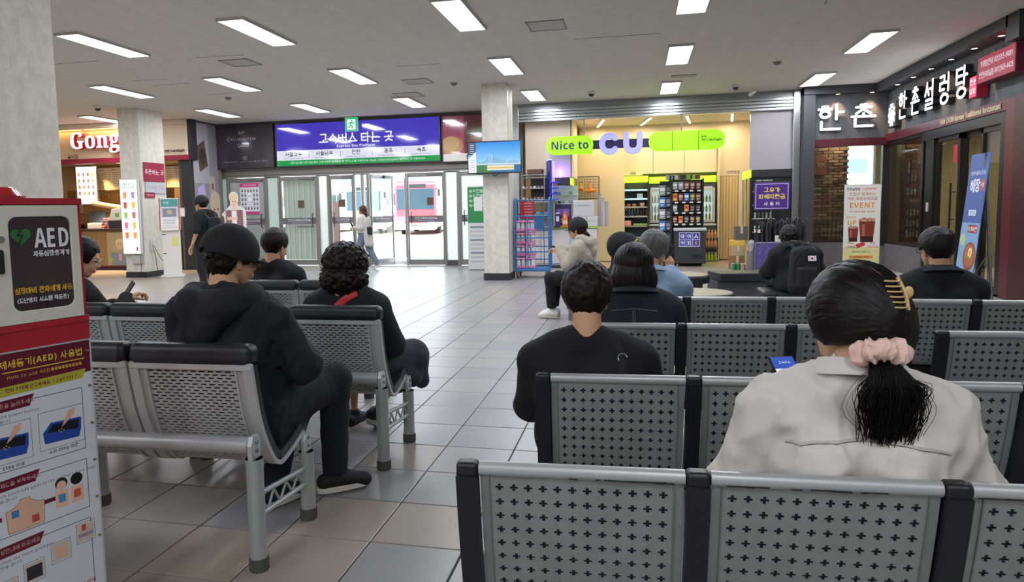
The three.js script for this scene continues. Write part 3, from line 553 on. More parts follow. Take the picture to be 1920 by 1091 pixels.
  const trB = [bone(add(hip, [-0.075 * k, 0, 0]), add(hip, [0.075 * k, 0, 0]), 0.12 * k), ...legB(0, s.trE ?? 0.012), ...legB(1, s.trE ?? 0.012)], [l0, l1] = s.legs;
  const hemT = s.trHem ?? 0.06;
  mesh('trousers', metreUV(blob(trB, s.fine ? 0.012 : 0.016, 0.03, (d, x, y, z) => Math.max(d + 0.006 * N(x * 12, y * 14, z * 12 + seedN), hemT - y, z < hip[2] - 0.16 ? -1 : y - hip[1] - 0.12))), s.trMat, t);
  for (const i of [0, 1]) {
    const l = s.legs[i], f = unit(l.ft ?? [0, -0.1, -1]), a = l.an, heel = add(add(a, f, -0.055), [0, -0.045, 0]), toe = add(add(a, f, 0.15), [0, -0.05, 0]), mid = add(add(a, f, 0.05), [0, -0.035, 0]);
    const sd = unit(cross(f, [0, 1, 0]));
    const shoe = mesh('shoe', blob([bone(heel, mid, 0.04, 0.043), bone(mid, toe, 0.04, 0.032, [0, 1, 0], 0.8), bone(add(toe, sd, 0.012), add(mid, sd, 0.01), 0.034, 0.036), bone(a, add(a, [0, -0.03, 0]), 0.04, 0.044)], 0.008, 0.02, (d, x, y, z) => Math.max(d, y - a[1] - 0.03)), s.shoeMat, t);
    const sole = []; for (let q = 0; q < 22; q++) { const u = q / 22 * 2 * PI, c = Math.cos(u), e = Math.sin(u), L = 0.135; sole.push([e * (0.04 + 0.01 * Math.max(0, c)), c * L]); }
    const sg = extr(sole, 0.022, 0.004); sg.rotateX(PI / 2); const fy = Math.atan2(-f[0], -f[2]); sg.rotateX(-Math.asin(Math.max(-1, Math.min(1, f[1] + 0.1)))); sg.scale(1, 1, -1); sg.rotateY(fy); { const ix = sg.index; sg.computeVertexNormals(); }
    const so = add(add(a, f, 0.045), [0, -0.063, 0]);
    mesh('sole', sg.translate(...so), s.soleMat ?? mat('#d8d5ce', 0.7), shoe);
    if (s.laces) { const lc = []; for (let q = 0; q < 4; q++) { const p = add(add(a, f, 0.045 + q * 0.02), [0, 0.008 - q * 0.007, 0]); lc.push(rod(add(p, sd, -0.02), add(p, sd, 0.02), 0.0028, 6)); } const p = add(add(a, f, 0.04), [0, 0.016, 0]); lc.push(tube([add(p, sd, 0.0), add(add(p, sd, 0.03), [0, 0.018, 0]), add(add(p, sd, 0.035), [0, -0.004, 0]), p], 0.0025, 14, 5), tube([p, add(add(p, sd, -0.03), [0, 0.014, 0]), add(add(p, sd, -0.034), [0, -0.008, 0]), p], 0.0025, 14, 5)); mesh('laces', lc, s.laces, shoe); }
  }
  // hair
  if (s.hair) { const b = s.hairBox ?? [[-0.15, -0.2, -0.15], [0.15, 0.18, 0.17]], S = s.hs ?? 1; const g0 = nets(s.hair, ...b, s.hairH ?? 0.006), gp = g0.attributes.position, gu = []; for (let i = 0; i < gp.count; i++) gu.push(...(s.hairUV ?? ((x, y, z) => [Math.atan2(x, z) * 0.55, y * 2]))(gp.getX(i), gp.getY(i), gp.getZ(i))); g0.setAttribute('uv', new THREE.Float32BufferAttribute(gu, 2)); const g = g0.scale(S, S, S).applyMatrix4(M); mesh('hair', [g, ...(s.hairExtra ? s.hairExtra(M) : [])], s.hairMat ?? hairMat('#15110f'), t); }
  s.extra?.(t, { M, top, drape });
  return t;
}
// seated defaults, facing -z, hips over the origin
const lap = (i, x = 0.09, y = 0.6, z = -0.24) => ({ el: [(i ? 1 : -1) * 0.25, 0.7, -0.06], wr: [(i ? 1 : -1) * x, y, z] });
const sitLegs = (x = 0.12, z = -0.46) => [{ kn: [-x, 0.51, -0.42], an: [-x, 0.085, z] }, { kn: [x, 0.51, -0.42], an: [x, 0.085, z] }];
// collar: a folded band round the neck
function collarGeo(neck, r, h, spread = 0.02, tilt = 0.25, open = 0.5) {
  const n = 40, prof = [[0, 0], [0.004, h * 0.6], [0.002, h], [0.012, h * 0.96], [0.024 + spread, h * 0.15], [0.03 + spread, -h * 0.1], [0.026 + spread, -h * 0.12], [0.012, h * 0.72], [-0.004, h * 0.3]];
  const pos = [], idx = [];
  for (let i = 0; i <= n; i++) { const a = PI * 0.5 + open / 2 + (2 * PI - open) * i / n + PI, c = Math.cos(a), s = Math.sin(a); for (const [d, y] of prof) { const R = r + d; pos.push(neck[0] + c * R * 1.04, neck[1] + y - tilt * (-s) * R * 1.0, neck[2] + s * R); } }
  const m = prof.length; for (let i = 0; i < n; i++) for (let j = 0; j < m; j++) { const a = i * m + j, b = i * m + (j + 1) % m; idx.push(a, b, a + m, b, b + m, a + m); }
  const g = new THREE.BufferGeometry(); g.setAttribute('position', new THREE.Float32BufferAttribute(pos, 3)); g.setIndex(idx); g.computeVertexNormals(); return g;
}
// a band laid on the back of a garment along (x, y) points
function bandGeo(drape, pts, w, off = 0.004) {
  const c = new THREE.CatmullRomCurve3(pts.map(([x, y]) => new V3(x, y, 0))), n = 26, pos = [], idx = [];
  for (let i = 0; i <= n; i++) { const p = c.getPoint(i / n), q = c.getTangent(i / n); for (const k of [-1, -0.3, 0.3, 1]) pos.push(...drape(p.x - q.y * k * w / 2, p.y + q.x * k * w / 2, off)); for (const k of [1, -1]) pos.push(...drape(p.x - q.y * k * w / 2, p.y + q.x * k * w / 2, -0.004)); }
  for (let i = 0; i < n; i++) for (let j = 0; j < 6; j++) { const a = i * 6 + j, b = i * 6 + (j + 1) % 6; idx.push(a, a + 6, b, b, a + 6, b + 6); }
  const g = new THREE.BufferGeometry(); g.setAttribute('position', new THREE.Float32BufferAttribute(pos, 3)); g.setIndex(idx); g.computeVertexNormals(); return g;
}
function phone(pos, rot, label, screen) {
  const t = thing('smartphone', label, 'phone', pos); t.rotation.set(...rot, 'YXZ');
  mesh('case', rbox(0.075, 0.158, 0.009, 0.004), mat('#1b1c20', 0.35), t);
  if (screen) print('screen', 0.069, 0.15, screen, t, [0, 0, 0.0052], 0, 0.9); else mesh('screen', plane(0.069, 0.15, 0, 0, 0.0052), mat('#0c0d10', 0.08), t);
  mesh('lens', [cyl(0.006, 0.003, 0.024, 0.062, -0.0055, 12, 0.006, PI / 2), cyl(0.006, 0.003, 0.024, 0.044, -0.0055, 12, 0.006, PI / 2)], mat('#0a0a0c', 0.1), t);
  return t;
}
// ================================================================ the people in the hall
const black = mat('#141416', 0.6), dark = mat('#222228', 0.6);
const hoodGeo = (n, r = 0.05, R = 0.105, drop = 0.09, h = 0.012) => {
  const B = []; let p; for (let i = 0; i <= 10; i++) { const a = -0.35 + (PI + 0.7) * i / 10, q = [n[0] + Math.cos(a) * R * 1.1, n[1] + 0.02 - 0.035 * Math.sin(a), n[2] + Math.sin(a) * R * 0.9]; if (p) B.push(bone(p, q, r * (0.7 + 0.3 * Math.sin(PI * (i - 0.5) / 10)))); p = q; }
  B.push(bone([n[0] - 0.07, n[1] - 0.02, n[2] + R], [n[0], n[1] - drop, n[2] + R + 0.03], r, r * 0.8), bone([n[0] + 0.07, n[1] - 0.02, n[2] + R], [n[0], n[1] - drop, n[2] + R + 0.03], r, r * 0.8));
  return metreUV(blob(B, h, 0.04, (d, x, y, z) => d + 0.009 * N(x * 14, y * 22, z * 14)));
};
const inM = (g, M) => g.applyMatrix4(M);
function glasses(t, M, c = '#2a2622') {
  const g = [-1, 1].flatMap((q) => [at(new THREE.TorusGeometry(0.023, 0.0022, 6, 20), q * 0.033, 0.0, -0.114), rod([q * 0.056, 0.004, -0.112], [q * 0.082, 0.006, 0.012], 0.002), rod([q * 0.082, 0.006, 0.012], [q * 0.08, -0.02, 0.026], 0.002)]);
  mesh('glasses', [...g, rod([-0.011, 0.003, -0.116], [0.011, 0.003, -0.116], 0.002)].map((e) => inM(e, M)), mat(c, 0.3), t);
}
function capMesh(t, M, material, s = 1) {
  const dome = nets((x, y, z) => Math.max(Math.abs(ellip(x, y, z, 0, 0.028, 0.012, 0.101 * s, 0.112 * s, 0.121 * s)) - 0.0068, -0.012 + 0.02 * sm(0.02, 0.12, z) - y, -(Math.hypot(x * 1.15, (y + 0.005) * 1.5, Math.min(0, z - 0.09) * 2) - 0.045)) + 0.0012 * N(x * 30, y * 30, z * 30), [-0.13, -0.05, -0.14], [0.13, 0.17, 0.16], 0.0055);
  const c = mesh('cap', inM(dome, M), material, t);
  const br = []; for (let i = 0; i <= 20; i++) { const a = PI * i / 20; br.push([0.09 * Math.cos(a), 0.075 * Math.sin(a)]); }
  const brim = extr(br, 0.005, 0.002); brim.rotateX(-PI / 2); mesh('brim', inM(brim.translate(0, -0.006, -0.085), M), material, c);
  mesh('strap', inM(tube([[-0.05, 0.0, 0.118], [0, -0.006, 0.132], [0.05, 0.0, 0.118]], 0.006, 14, 8).scale(1, 1.4, 1), M), material, c);
  mesh('buckle', inM(at(new THREE.TorusGeometry(0.011, 0.0018, 6, 16), 0.012, -0.008, 0.135), M), mat('#8a8a88', 0.3, 0.8), c);
  mesh('seam', [-0.6, 0.6, PI / 2].map((a) => { const pts = []; for (let i = 0; i <= 8; i++) { const u = PI * 0.04 + PI * 0.46 * i / 8; pts.push([0.1015 * s * Math.cos(u) * Math.sin(a + (a > 1 ? PI / 2 : 0)), 0.028 + 0.1125 * s * Math.sin(u), 0.012 + 0.1215 * s * Math.cos(u) * Math.cos(a + (a > 1 ? PI / 2 : 0))]); } return inM(tube(pts, 0.0013, 14, 5), M); }), material, c);
}
const strandTube = (pts, r, seg = 8) => new THREE.TubeGeometry(new THREE.CatmullRomCurve3(pts.map(v)), seg, r, 3, false);

// --- right block, from the front row back
{ // woman in the white shirt
  const hd = [0.008, 1.118, -0.05], nk = [-0.01, 0.972, 0.01];
  person({ label: 'person in white shirt with black ponytail and pink scrunchie, looking at phone', pos: [0.505, 0, -1.80], turn: 0.02, fine: true, head: hd, yaw: 0.42, pitch: -0.28, neck: nk, hip: [0, 0.52, -0.12], waist: [0, 0.64, -0.05], chest: [0, 0.80, 0.0],
    sh: [[-0.178, 0.893, 0.0], [0.178, 0.893, 0.0]], arms: [{ el: [-0.265, 0.69, -0.02], wr: [-0.12, 0.79, -0.24], hd: [0.3, 0.75, -0.5], curl: 0.9 }, { el: [0.275, 0.69, -0.02], wr: [0.05, 0.68, -0.26] }], legs: sitLegs(),
    topMat: cloth('#d9d5cd', 0.85, 0.1), topE: 0.02, sleeveE: 0.026, fold: 0.012, crease: 2.2, neckR: 0.05, holeUp: 0.1, trMat: cloth('#26262c'), shoeMat: mat('#d6d2cc', 0.7), wide: 0.008,
    hair: (x, y, z) => { const d1 = ellip(x, y, z, 0, 0.026, 0.012, 0.1, 0.116, 0.122), d2 = ellip(x, y, z, 0.014, -0.035, 0.034, 0.09, 0.095, 0.1), hh = Math.max(0.05 - Math.abs(d1 - d2), 0) / 0.05; let d = Math.min(d1, d2) - hh * hh * 0.0125; const yb = z > 0.0 ? -0.06 - 0.048 * sm(-0.07, 0.05, x) : z > -0.05 ? -0.06 + 0.018 * sm(0, -0.05, z) : -0.042 + 0.11 * sm(-0.05, -0.095, z); d = Math.max(d, (yb - y) * 0.9); const fl = Math.atan2(x - 0.03, -(y + 0.03)) * 10; return d + 0.0022 * N(fl * 2.2, z * 14, 3) + 0.001 * N(x * 60, y * 60, z * 60); },
    hairH: 0.0045, hairUV: (x, y, z) => [Math.atan2(x - 0.02, y + 0.075) * 0.6, Math.hypot(x - 0.02, y + 0.075) * 2], hairMat: hairMat('#0d0908'),
    hairExtra: (M) => { // flowing strands over the crown to the tie, the tail, loose hairs
      const out = [], tie = [0.022, 1.058, 0.094];
      for (let i = 0; i < 300; i++) { const u = rnd(-1.95, 1.95), p = [], e = 0.0012; for (let q = 0; q <= 6; q++) { const w = q / 6, a = u * (1 - 0.55 * w), el = 1.35 - 2.0 * w; p.push(tf(M, [Math.sin(a) * Math.cos(el) * (0.1 + e) + 0.016 * w, 0.026 + Math.sin(el) * (0.116 + e) - 0.012 * w * w, 0.012 + Math.cos(a) * Math.cos(el) * (0.122 + e)])); } out.push(strandTube(p, rnd(0.0006, 0.0012), 9)); }
      for (let i = 0; i < 950; i++) { const a = rnd(2 * PI), r = Math.sqrt(rnd()) * 0.03, L = rnd(0.09, 0.2), sx = Math.cos(a) * r, sz = Math.sin(a) * r * 0.7, fan = rnd(0.9, 2.3); const d0 = [tie[0] + sx * 0.6, tie[1] + rnd(-0.01, 0.01), tie[2] + sz * 0.5]; out.push(strandTube([d0, [tie[0] + sx * 1.5 + 0.012, tie[1] - 0.04, tie[2] + 0.035 + sz], [tie[0] + sx * fan * 1.25 + 0.016 + rnd(-0.008, 0.008), tie[1] - L * 0.6, tie[2] + 0.042 + sz * 0.7], [tie[0] + sx * fan * (1.0) + 0.012 + rnd(-0.014, 0.014), tie[1] - L, tie[2] + 0.022 + sz * 0.6]], rnd(0.0006, 0.0013), 11)); }
      out.push(blob([bone(tie, [tie[0] + 0.014, tie[1] - 0.05, tie[2] + 0.02], 0.016, 0.02), bone([tie[0] + 0.014, tie[1] - 0.05, tie[2] + 0.02], [tie[0] + 0.018, tie[1] - 0.13, tie[2] + 0.016], 0.024, 0.01)], 0.006, 0.02));
      for (let i = 0; i < 9; i++) { const q = rnd(-0.035, 0.035); out.push(strandTube([[tie[0] + q * 0.4, tie[1] - 0.02, tie[2] + 0.01], [tie[0] + q * 1.5 - 0.02, tie[1] - 0.06, tie[2] + 0.03], [tie[0] + q * 1.9 - 0.03, tie[1] - 0.12, tie[2] + 0.026], [tie[0] + q * 1.4, tie[1] - 0.17, tie[2] + 0.02]], 0.0004, 8)); }
      return out;
    },
    extra: (t, { M, top, drape }) => {
      mesh('collar', collarGeo([nk[0], nk[1] + 0.026, nk[2] - 0.004], 0.056, 0.038, 0.012, 0.22), cloth('#d9d5cd', 0.85, 0.1), top);
      mesh('yoke_seam', bandGeo(drape, [[-0.17, 0.848], [-0.09, 0.862], [0, 0.868], [0.09, 0.862], [0.17, 0.845]], 0.006, 0.004), cloth('#bdb9b1', 0.85, 0.1), top);
      const tie = [0.022, 1.06, 0.092], R = 0.036;
      const sc = nets((x, y, z) => { const lx = x - tie[0], ly = (y - tie[1]) * 0.86 - (z - tie[2]) * 0.5, lz = (z - tie[2]) * 0.86 + (y - tie[1]) * 0.5, a = Math.atan2(lz, lx), q = Math.hypot(Math.hypot(lx, lz) - R, ly * 1.0); return q - 0.023 - 0.008 * Math.sin(a * 9 + 2 * N(x * 40, y * 40, z * 40)) * (0.6 + 0.4 * Math.sin(a * 3)) - 0.003 * Math.sin(a * 17 + 5 * N(x * 30, y * 30, z * 30)) - 0.004 * N(x * 80, y * 80, z * 80); }, add(tie, [-0.085, -0.085, -0.085]), add(tie, [0.085, 0.085, 0.085]), 0.0042);
      mesh('scrunchie', metreUV(sc), cloth('#f2cdc0', 0.7, 0.3), t);
      const cp = (i, x, z) => [0.06 + x + i * 0.0022, 1.222 - i * 0.0115, 0.044 + z + i * 0.004];
      const cl = mesh('hair_claw', [0, 1, 2, 3, 4, 5].map((i) => tube([cp(i, 0.016, -0.012), cp(i, 0.012, 0.008), cp(i, -0.002, 0.014), cp(i, -0.02, 0.008)], 0.0024, 12, 6)).concat([tube([cp(-0.6, 0.014, -0.004), cp(2.5, 0.018, 0.002), cp(5.6, 0.014, 0.002)], 0.005, 14, 8)]), mat('#b99b62', 0.25, 0, { clearcoat: 0.6 }), t);
      mesh('claw_grip', ball(0.014, ...cp(2.2, 0.026, 0.0), 0.8, 1, 0.35, 14), mat('#c2a86e', 0.25, 0, { clearcoat: 0.6 }), cl);
    } });
  phone([0.425, 0.905, -2.10], [-0.85, 0.35, 0.0], 'smartphone with lit white screen held by the white shirt person', canvasTex(128, 256, (c) => { c.fillStyle = '#e9edf6'; c.fillRect(0, 0, 128, 256); c.fillStyle = '#3353b4'; c.fillRect(0, 0, 128, 70); T(c, '고속버스', 34, 24, 18, '#cfd9f5'); c.fillStyle = '#c3cbdd'; for (let i = 0; i < 5; i++) c.fillRect(12, 96 + i * 28, 100, 10); }));
}
person({ label: 'person in black sweater with short dark hair, neck bare, second bench row', pos: [-0.195, 0, -2.77], turn: 0.05, fine: true, head: [0, 1.052, 0.0], yaw: 0.02, pitch: -0.22, neck: [0, 0.892, 0.045], hip: [0, 0.5, 0], chest: [0, 0.72, 0.055],
  sh: [[-0.195, 0.80, 0.04], [0.2, 0.80, 0.04]], arms: [{ el: [-0.235, 0.58, -0.1], wr: [-0.1, 0.57, -0.3] }, { el: [0.27, 0.60, -0.06], wr: [0.1, 0.58, -0.26] }], legs: sitLegs(0.13), topMat: cloth('#121216'), topE: 0.02, neckR: 0.062, topName: 'sweater', trMat: cloth('#1b1b20'), shoeMat: black, wide: 0.004,
  hair: hairShort({ rx: 0.101, ry: 0.118, rz: 0.122, nape: -0.098, ear: 0.006, front: 0.06, taper: 0.03, rough: 0.004, strand: 0.004, vee: 0.015 }), hairH: 0.0048, hairMat: hairMat('#1a1311'),
  hairExtra: (M) => { const out = []; for (let i = 0; i < 420; i++) { const a = rnd(2 * PI), e = rnd(0.1, 1.45), u = [Math.cos(a) * Math.cos(e) * 0.098, 0.03 + Math.sin(e) * 0.116, 0.012 + Math.sin(a) * Math.cos(e) * 0.118], n = unit([u[0], u[1] - 0.03, u[2]]); out.push(strandTube([u, add(add(u, n, 0.006), [rnd(-0.01, 0.01), -0.006, rnd(-0.01, 0.01)]), add(add(u, n, 0.009), [rnd(-0.022, 0.022), -0.02, rnd(-0.02, 0.02)])].map((p) => tf(M, p)), 0.0006, 4)); } return out; },
  extra: (t, { top, drape }) => {
    const st = mesh('bag_strap', bandGeo(drape, [[0.1, 0.915], [0.125, 0.86], [0.14, 0.78], [0.15, 0.68], [0.155, 0.6]], 0.034), cloth('#1d1d24'), t);
    mesh('strap_ring', at(new THREE.TorusGeometry(0.017, 0.0022, 8, 24, PI * 1.15), 0, 0, 0, -0.5, 0.2, 0.1).translate(...drape(0.135, 0.838, 0.008)), mat('#9a9b9d', 0.25, 0.9), st);
  } });
person({ label: 'person in dark denim jacket with black bob haircut, third bench row', pos: [-0.02, 0, -3.93], turn: 0.03, head: [0, 1.066, 0], yaw: 0.0, pitch: -0.12, neck: [0, 0.93, 0.035], hip: [0, 0.5, 0], sh: [[-0.185, 0.84, 0.03], [0.19, 0.835, 0.03]], arms: [{ el: [-0.24, 0.62, -0.03], wr: [-0.09, 0.6, -0.26] }, { el: [0.262, 0.62, -0.03], wr: [0.09, 0.6, -0.26] }], legs: sitLegs(), topMat: cloth('#20242f'), topE: 0.024, topName: 'jacket', trMat: cloth('#1a1a1e'), shoeMat: black,
  hair: (x, y, z) => { const fl = 0.02 * sm(0.06, -0.08, y); let d = Math.min(ellip(x, y, z, 0, 0.03, 0.014, 0.108, 0.115, 0.118), Math.max(ellip(x, y, z, 0, -0.04, 0.02, 0.11 + fl, 0.16, 0.112), y - 0.03)); const yb = z > -0.03 ? -0.128 + 0.05 * Math.abs(x) : -0.115 + 0.16 * sm(-0.05, -0.1, z); return Math.max(d, (yb + 0.006 * N(x * 60, 1, z * 60) - y) * 0.9, Math.abs(x) < 0.075 && z < -0.06 && y < 0.05 ? -(z + 0.06) : -1) + 0.004 * N(Math.atan2(x, z) * 14, y * 8, 5) + 0.002 * N(x * 70, y * 20, z * 70); }, hairH: 0.005, hairMat: hairMat('#14100f'),
  hairBox: [[-0.17, -0.2, -0.15], [0.17, 0.18, 0.17]],
  extra: (t, { top, drape }) => {
    mesh('inner_collar', lathe([[0.058, 0], [0.064, 0.02], [0.06, 0.045], [0.056, 0.045]], 0, 0.945, 0.033, 30), cloth('#c8cbd0'), top);
    mesh('collar', collarGeo([0, 0.935, 0.033], 0.074, 0.04, 0.035, 0.2), cloth('#20242f'), top);
    for (const p of [[[-0.12, 0.85], [0, 0.856], [0.12, 0.85]], [[0.004, 0.85], [0.004, 0.75], [0.006, 0.64]], [[-0.006, 0.85], [-0.006, 0.75], [-0.004, 0.64]]]) mesh('stitching', bandGeo(drape, p, 0.003, 0.004), mat('#6f747f', 0.8), top);
  } });
{
  person({ label: 'person in light blue shirt with grey hair, back bench row, raising a phone', pos: [0.085, 0, -5.04], turn: 0.0, head: [0.03, 1.1, -0.03], yaw: -0.45, pitch: -0.3, neck: [0.0, 0.945, 0.02], hip: [0, 0.5, 0], sh: [[-0.19, 0.845, 0.02], [0.2, 0.845, 0.02]], arms: [{ el: [-0.28, 0.64, -0.04], wr: [-0.1, 0.6, -0.26] }, { el: [0.255, 0.68, -0.13], wr: [0.15, 0.915, -0.23], hd: [-0.1, 0.9, -0.1], pn: [-0.4, 0.1, -0.8], th: [-1, 0.1, 0.2], curl: 0.7, hres: 0.004 }], legs: sitLegs(), topMat: cloth('#8ea9c3', 0.85), topE: 0.026, fold: 0.012, trMat: cloth('#3a3f4a'), shoeMat: black,
    hair: hairShort({ rx: 0.102, ry: 0.116, rz: 0.122, nape: -0.1, ear: -0.03, front: 0.055, taper: 0.02, rough: 0.004, strand: 0.005 }), hairMat: hairMat('#6b6a69') ,
    extra: (t, { top }) => mesh('collar', collarGeo([0, 0.95, 0.02], 0.066, 0.04, 0.022, 0.24), cloth('#8ea9c3', 0.85), top) });
  phone([0.225, 1.04, -5.30], [0.15, 0.95, -0.25], 'smartphone raised beside the grey haired person in blue');
}
person({ label: 'person in dark navy jacket with glasses and short black hair, right of ponytail', pos: [1.885, 0, -5.04], turn: 0.0, head: [-0.012, 1.098, -0.01], yaw: 0.22, pitch: -0.12, neck: [0, 0.94, 0.035], hip: [0, 0.5, 0], sh: [[-0.19, 0.84, 0.03], [0.195, 0.84, 0.03]], arms: [lap(0), lap(1)], legs: sitLegs(), topMat: cloth('#15161f'), topE: 0.026, topName: 'jacket', trMat: cloth('#1d1d24'), shoeMat: black,
  hair: hairShort({ rx: 0.1, ry: 0.114, rz: 0.12, nape: -0.07, ear: 0.012, front: 0.06, taper: 0.03, rough: 0.003, strand: 0.003 }), hairH: 0.0052,
  extra: (t, { M, top }) => { glasses(t, M, '#3a3633'); mesh('collar', collarGeo([0, 0.95, 0.033], 0.068, 0.038, 0.03, 0.2), cloth('#15161f'), top); } });
// --- by the convenience store
{
  const cream = cloth('#b3aa99', 0.9);
  person({ label: 'person in beige hooded jacket and black cap seated sideways with white sneakers', pos: [-0.64, 0, -8.82], turn: PI / 2 - 0.32, head: [0, 1.145, -0.1], yaw: 0.05, pitch: -0.12, neck: [0, 1.0, -0.03], hip: [0, 0.51, 0], sh: [[-0.165, 0.905, -0.02], [0.165, 0.905, -0.02]], arms: [{ el: [-0.22, 0.69, -0.12], wr: [-0.09, 0.88, -0.3], hd: [0.1, 0.1, -1], curl: 0.6 }, { el: [0.22, 0.69, -0.1], wr: [0.08, 0.85, -0.3] }], legs: [{ kn: [-0.12, 0.52, -0.42], an: [-0.1, 0.1, -0.42] }, { kn: [0.1, 0.52, -0.42], an: [0.1, 0.1, -0.48] }], topMat: cream, topE: 0.034, topName: 'jacket', hem: 0.42, fold: 0.014, trMat: cloth('#121215'), trE: 0.02, trHem: 0.13, shoeMat: mat('#d5d2cc', 0.6), soleMat: mat('#bdb9b2', 0.6),
    hair: hairShort({ rx: 0.096, ry: 0.11, rz: 0.114, nape: -0.11, ear: -0.05, front: 0.06 }), hairMat: hairMat('#2c1d17'), hairExtra: (M) => [blob([bone(tf(M, [0, -0.06, 0.1]), tf(M, [0, -0.1, 0.14]), 0.026, 0.018)], 0.006, 0.01)],
    extra: (t, { M }) => { mesh('hood', hoodGeo([0, 0.99, -0.02], 0.055, 0.1, 0.13), cream, t); capMesh(t, M, mat('#151417', 0.8)); } });
  phone([-1.02, 0.905, -8.93], [-1.35, 0.9, 0], 'smartphone held flat by the person in beige');
}
person({ label: 'person in black seated on curved bench wearing black backpack with flag patch', pos: [1.74, 0, -8.42], turn: 0.12, head: [-0.03, 1.015, -0.16], yaw: 0.1, pitch: -0.5, neck: [-0.01, 0.92, -0.06], hip: [0, 0.5, 0], sh: [[-0.19, 0.83, -0.05], [0.19, 0.83, -0.05]], arms: [{ el: [-0.285, 0.63, -0.13], wr: [-0.1, 0.66, -0.32] }, { el: [0.27, 0.63, -0.13], wr: [0.1, 0.66, -0.32] }], legs: sitLegs(0.14), topMat: cloth('#131316'), topE: 0.035, topName: 'jacket', fold: 0.014, trMat: cloth('#17171b'), shoeMat: black,
  hair: hairShort({ rx: 0.104, ry: 0.12, rz: 0.125, nape: -0.1, ear: -0.03, rough: 0.01, strand: 0.008 }) });
{ // backpack worn by that person: a thing of its own
  const t = thing('backpack', 'black backpack with small white flag patch on seated person', 'backpack', [1.775, 0, -8.20], 0.12), m = cloth('#111114', 0.8);
  mesh('main_bag', metreUV(blob([bone([-0.09, 0.52, 0], [-0.075, 0.86, -0.02], 0.085, 0.07), bone([0.09, 0.52, 0], [0.075, 0.86, -0.02], 0.085, 0.07), bone([0, 0.5, 0.02], [0, 0.87, -0.02], 0.1, 0.08), bone([-0.09, 0.47, 0.01], [0.09, 0.47, 0.01], 0.07)], 0.011, 0.05, (d, x, y, z) => d + 0.005 * N(x * 18, y * 14, z * 18))), m, t);
  mesh('front_pocket', metreUV(blob([bone([-0.075, 0.52, 0.09], [-0.065, 0.68, 0.075], 0.045), bone([0.075, 0.52, 0.09], [0.065, 0.68, 0.075], 0.045), bone([0, 0.53, 0.1], [0, 0.68, 0.085], 0.05)], 0.01, 0.03)), m, t);
  for (const q of [-1, 1]) mesh('strap', tube([[q * 0.09, 0.9, -0.02], [q * 0.115, 0.95, -0.12], [q * 0.13, 0.9, -0.22]], 0.017, 14, 6), m, t);
  mesh('haul_loop', tube([[-0.03, 0.93, 0], [0, 0.965, 0.01], [0.03, 0.93, 0]], 0.006, 10, 6), m, t);
  mesh('zip', tube([[-0.13, 0.55, 0.07], [-0.125, 0.8, 0.055], [0, 0.92, 0.05], [0.125, 0.8, 0.055], [0.13, 0.55, 0.07]], 0.003, 30, 5), mat('#3a3a40', 0.4, 0.5), t);
  const flag = canvasTex(120, 80, (c) => { c.fillStyle = '#e9e7e4'; c.fillRect(0, 0, 120, 80); c.save(); c.translate(60, 40); c.rotate(0.55); c.fillStyle = '#c03a3f'; c.beginPath(); c.arc(0, 0, 19, PI, 0); c.fill(); c.fillStyle = '#23407c'; c.beginPath(); c.arc(0, 0, 19, 0, PI); c.fill(); c.fillStyle = '#c03a3f'; c.beginPath(); c.arc(-9.5, 0, 9.5, 0, 7); c.fill(); c.fillStyle = '#23407c'; c.beginPath(); c.arc(9.5, 0, 9.5, 0, 7); c.fill(); c.restore(); c.fillStyle = '#17171a'; for (const [x, y, r] of [[24, 18, -0.95], [96, 62, -0.95], [96, 18, 0.95], [24, 62, 0.95]]) { c.save(); c.translate(x, y); c.rotate(r); for (const k of [-6, -1.5, 3]) c.fillRect(-9, k, 18, 3); c.restore(); } });
  const p = print('flag_patch', 0.085, 0.056, flag, t, [0.045, 0.815, 0.092], 0, 0, 0.8); p.rotation.x = -0.2;
}
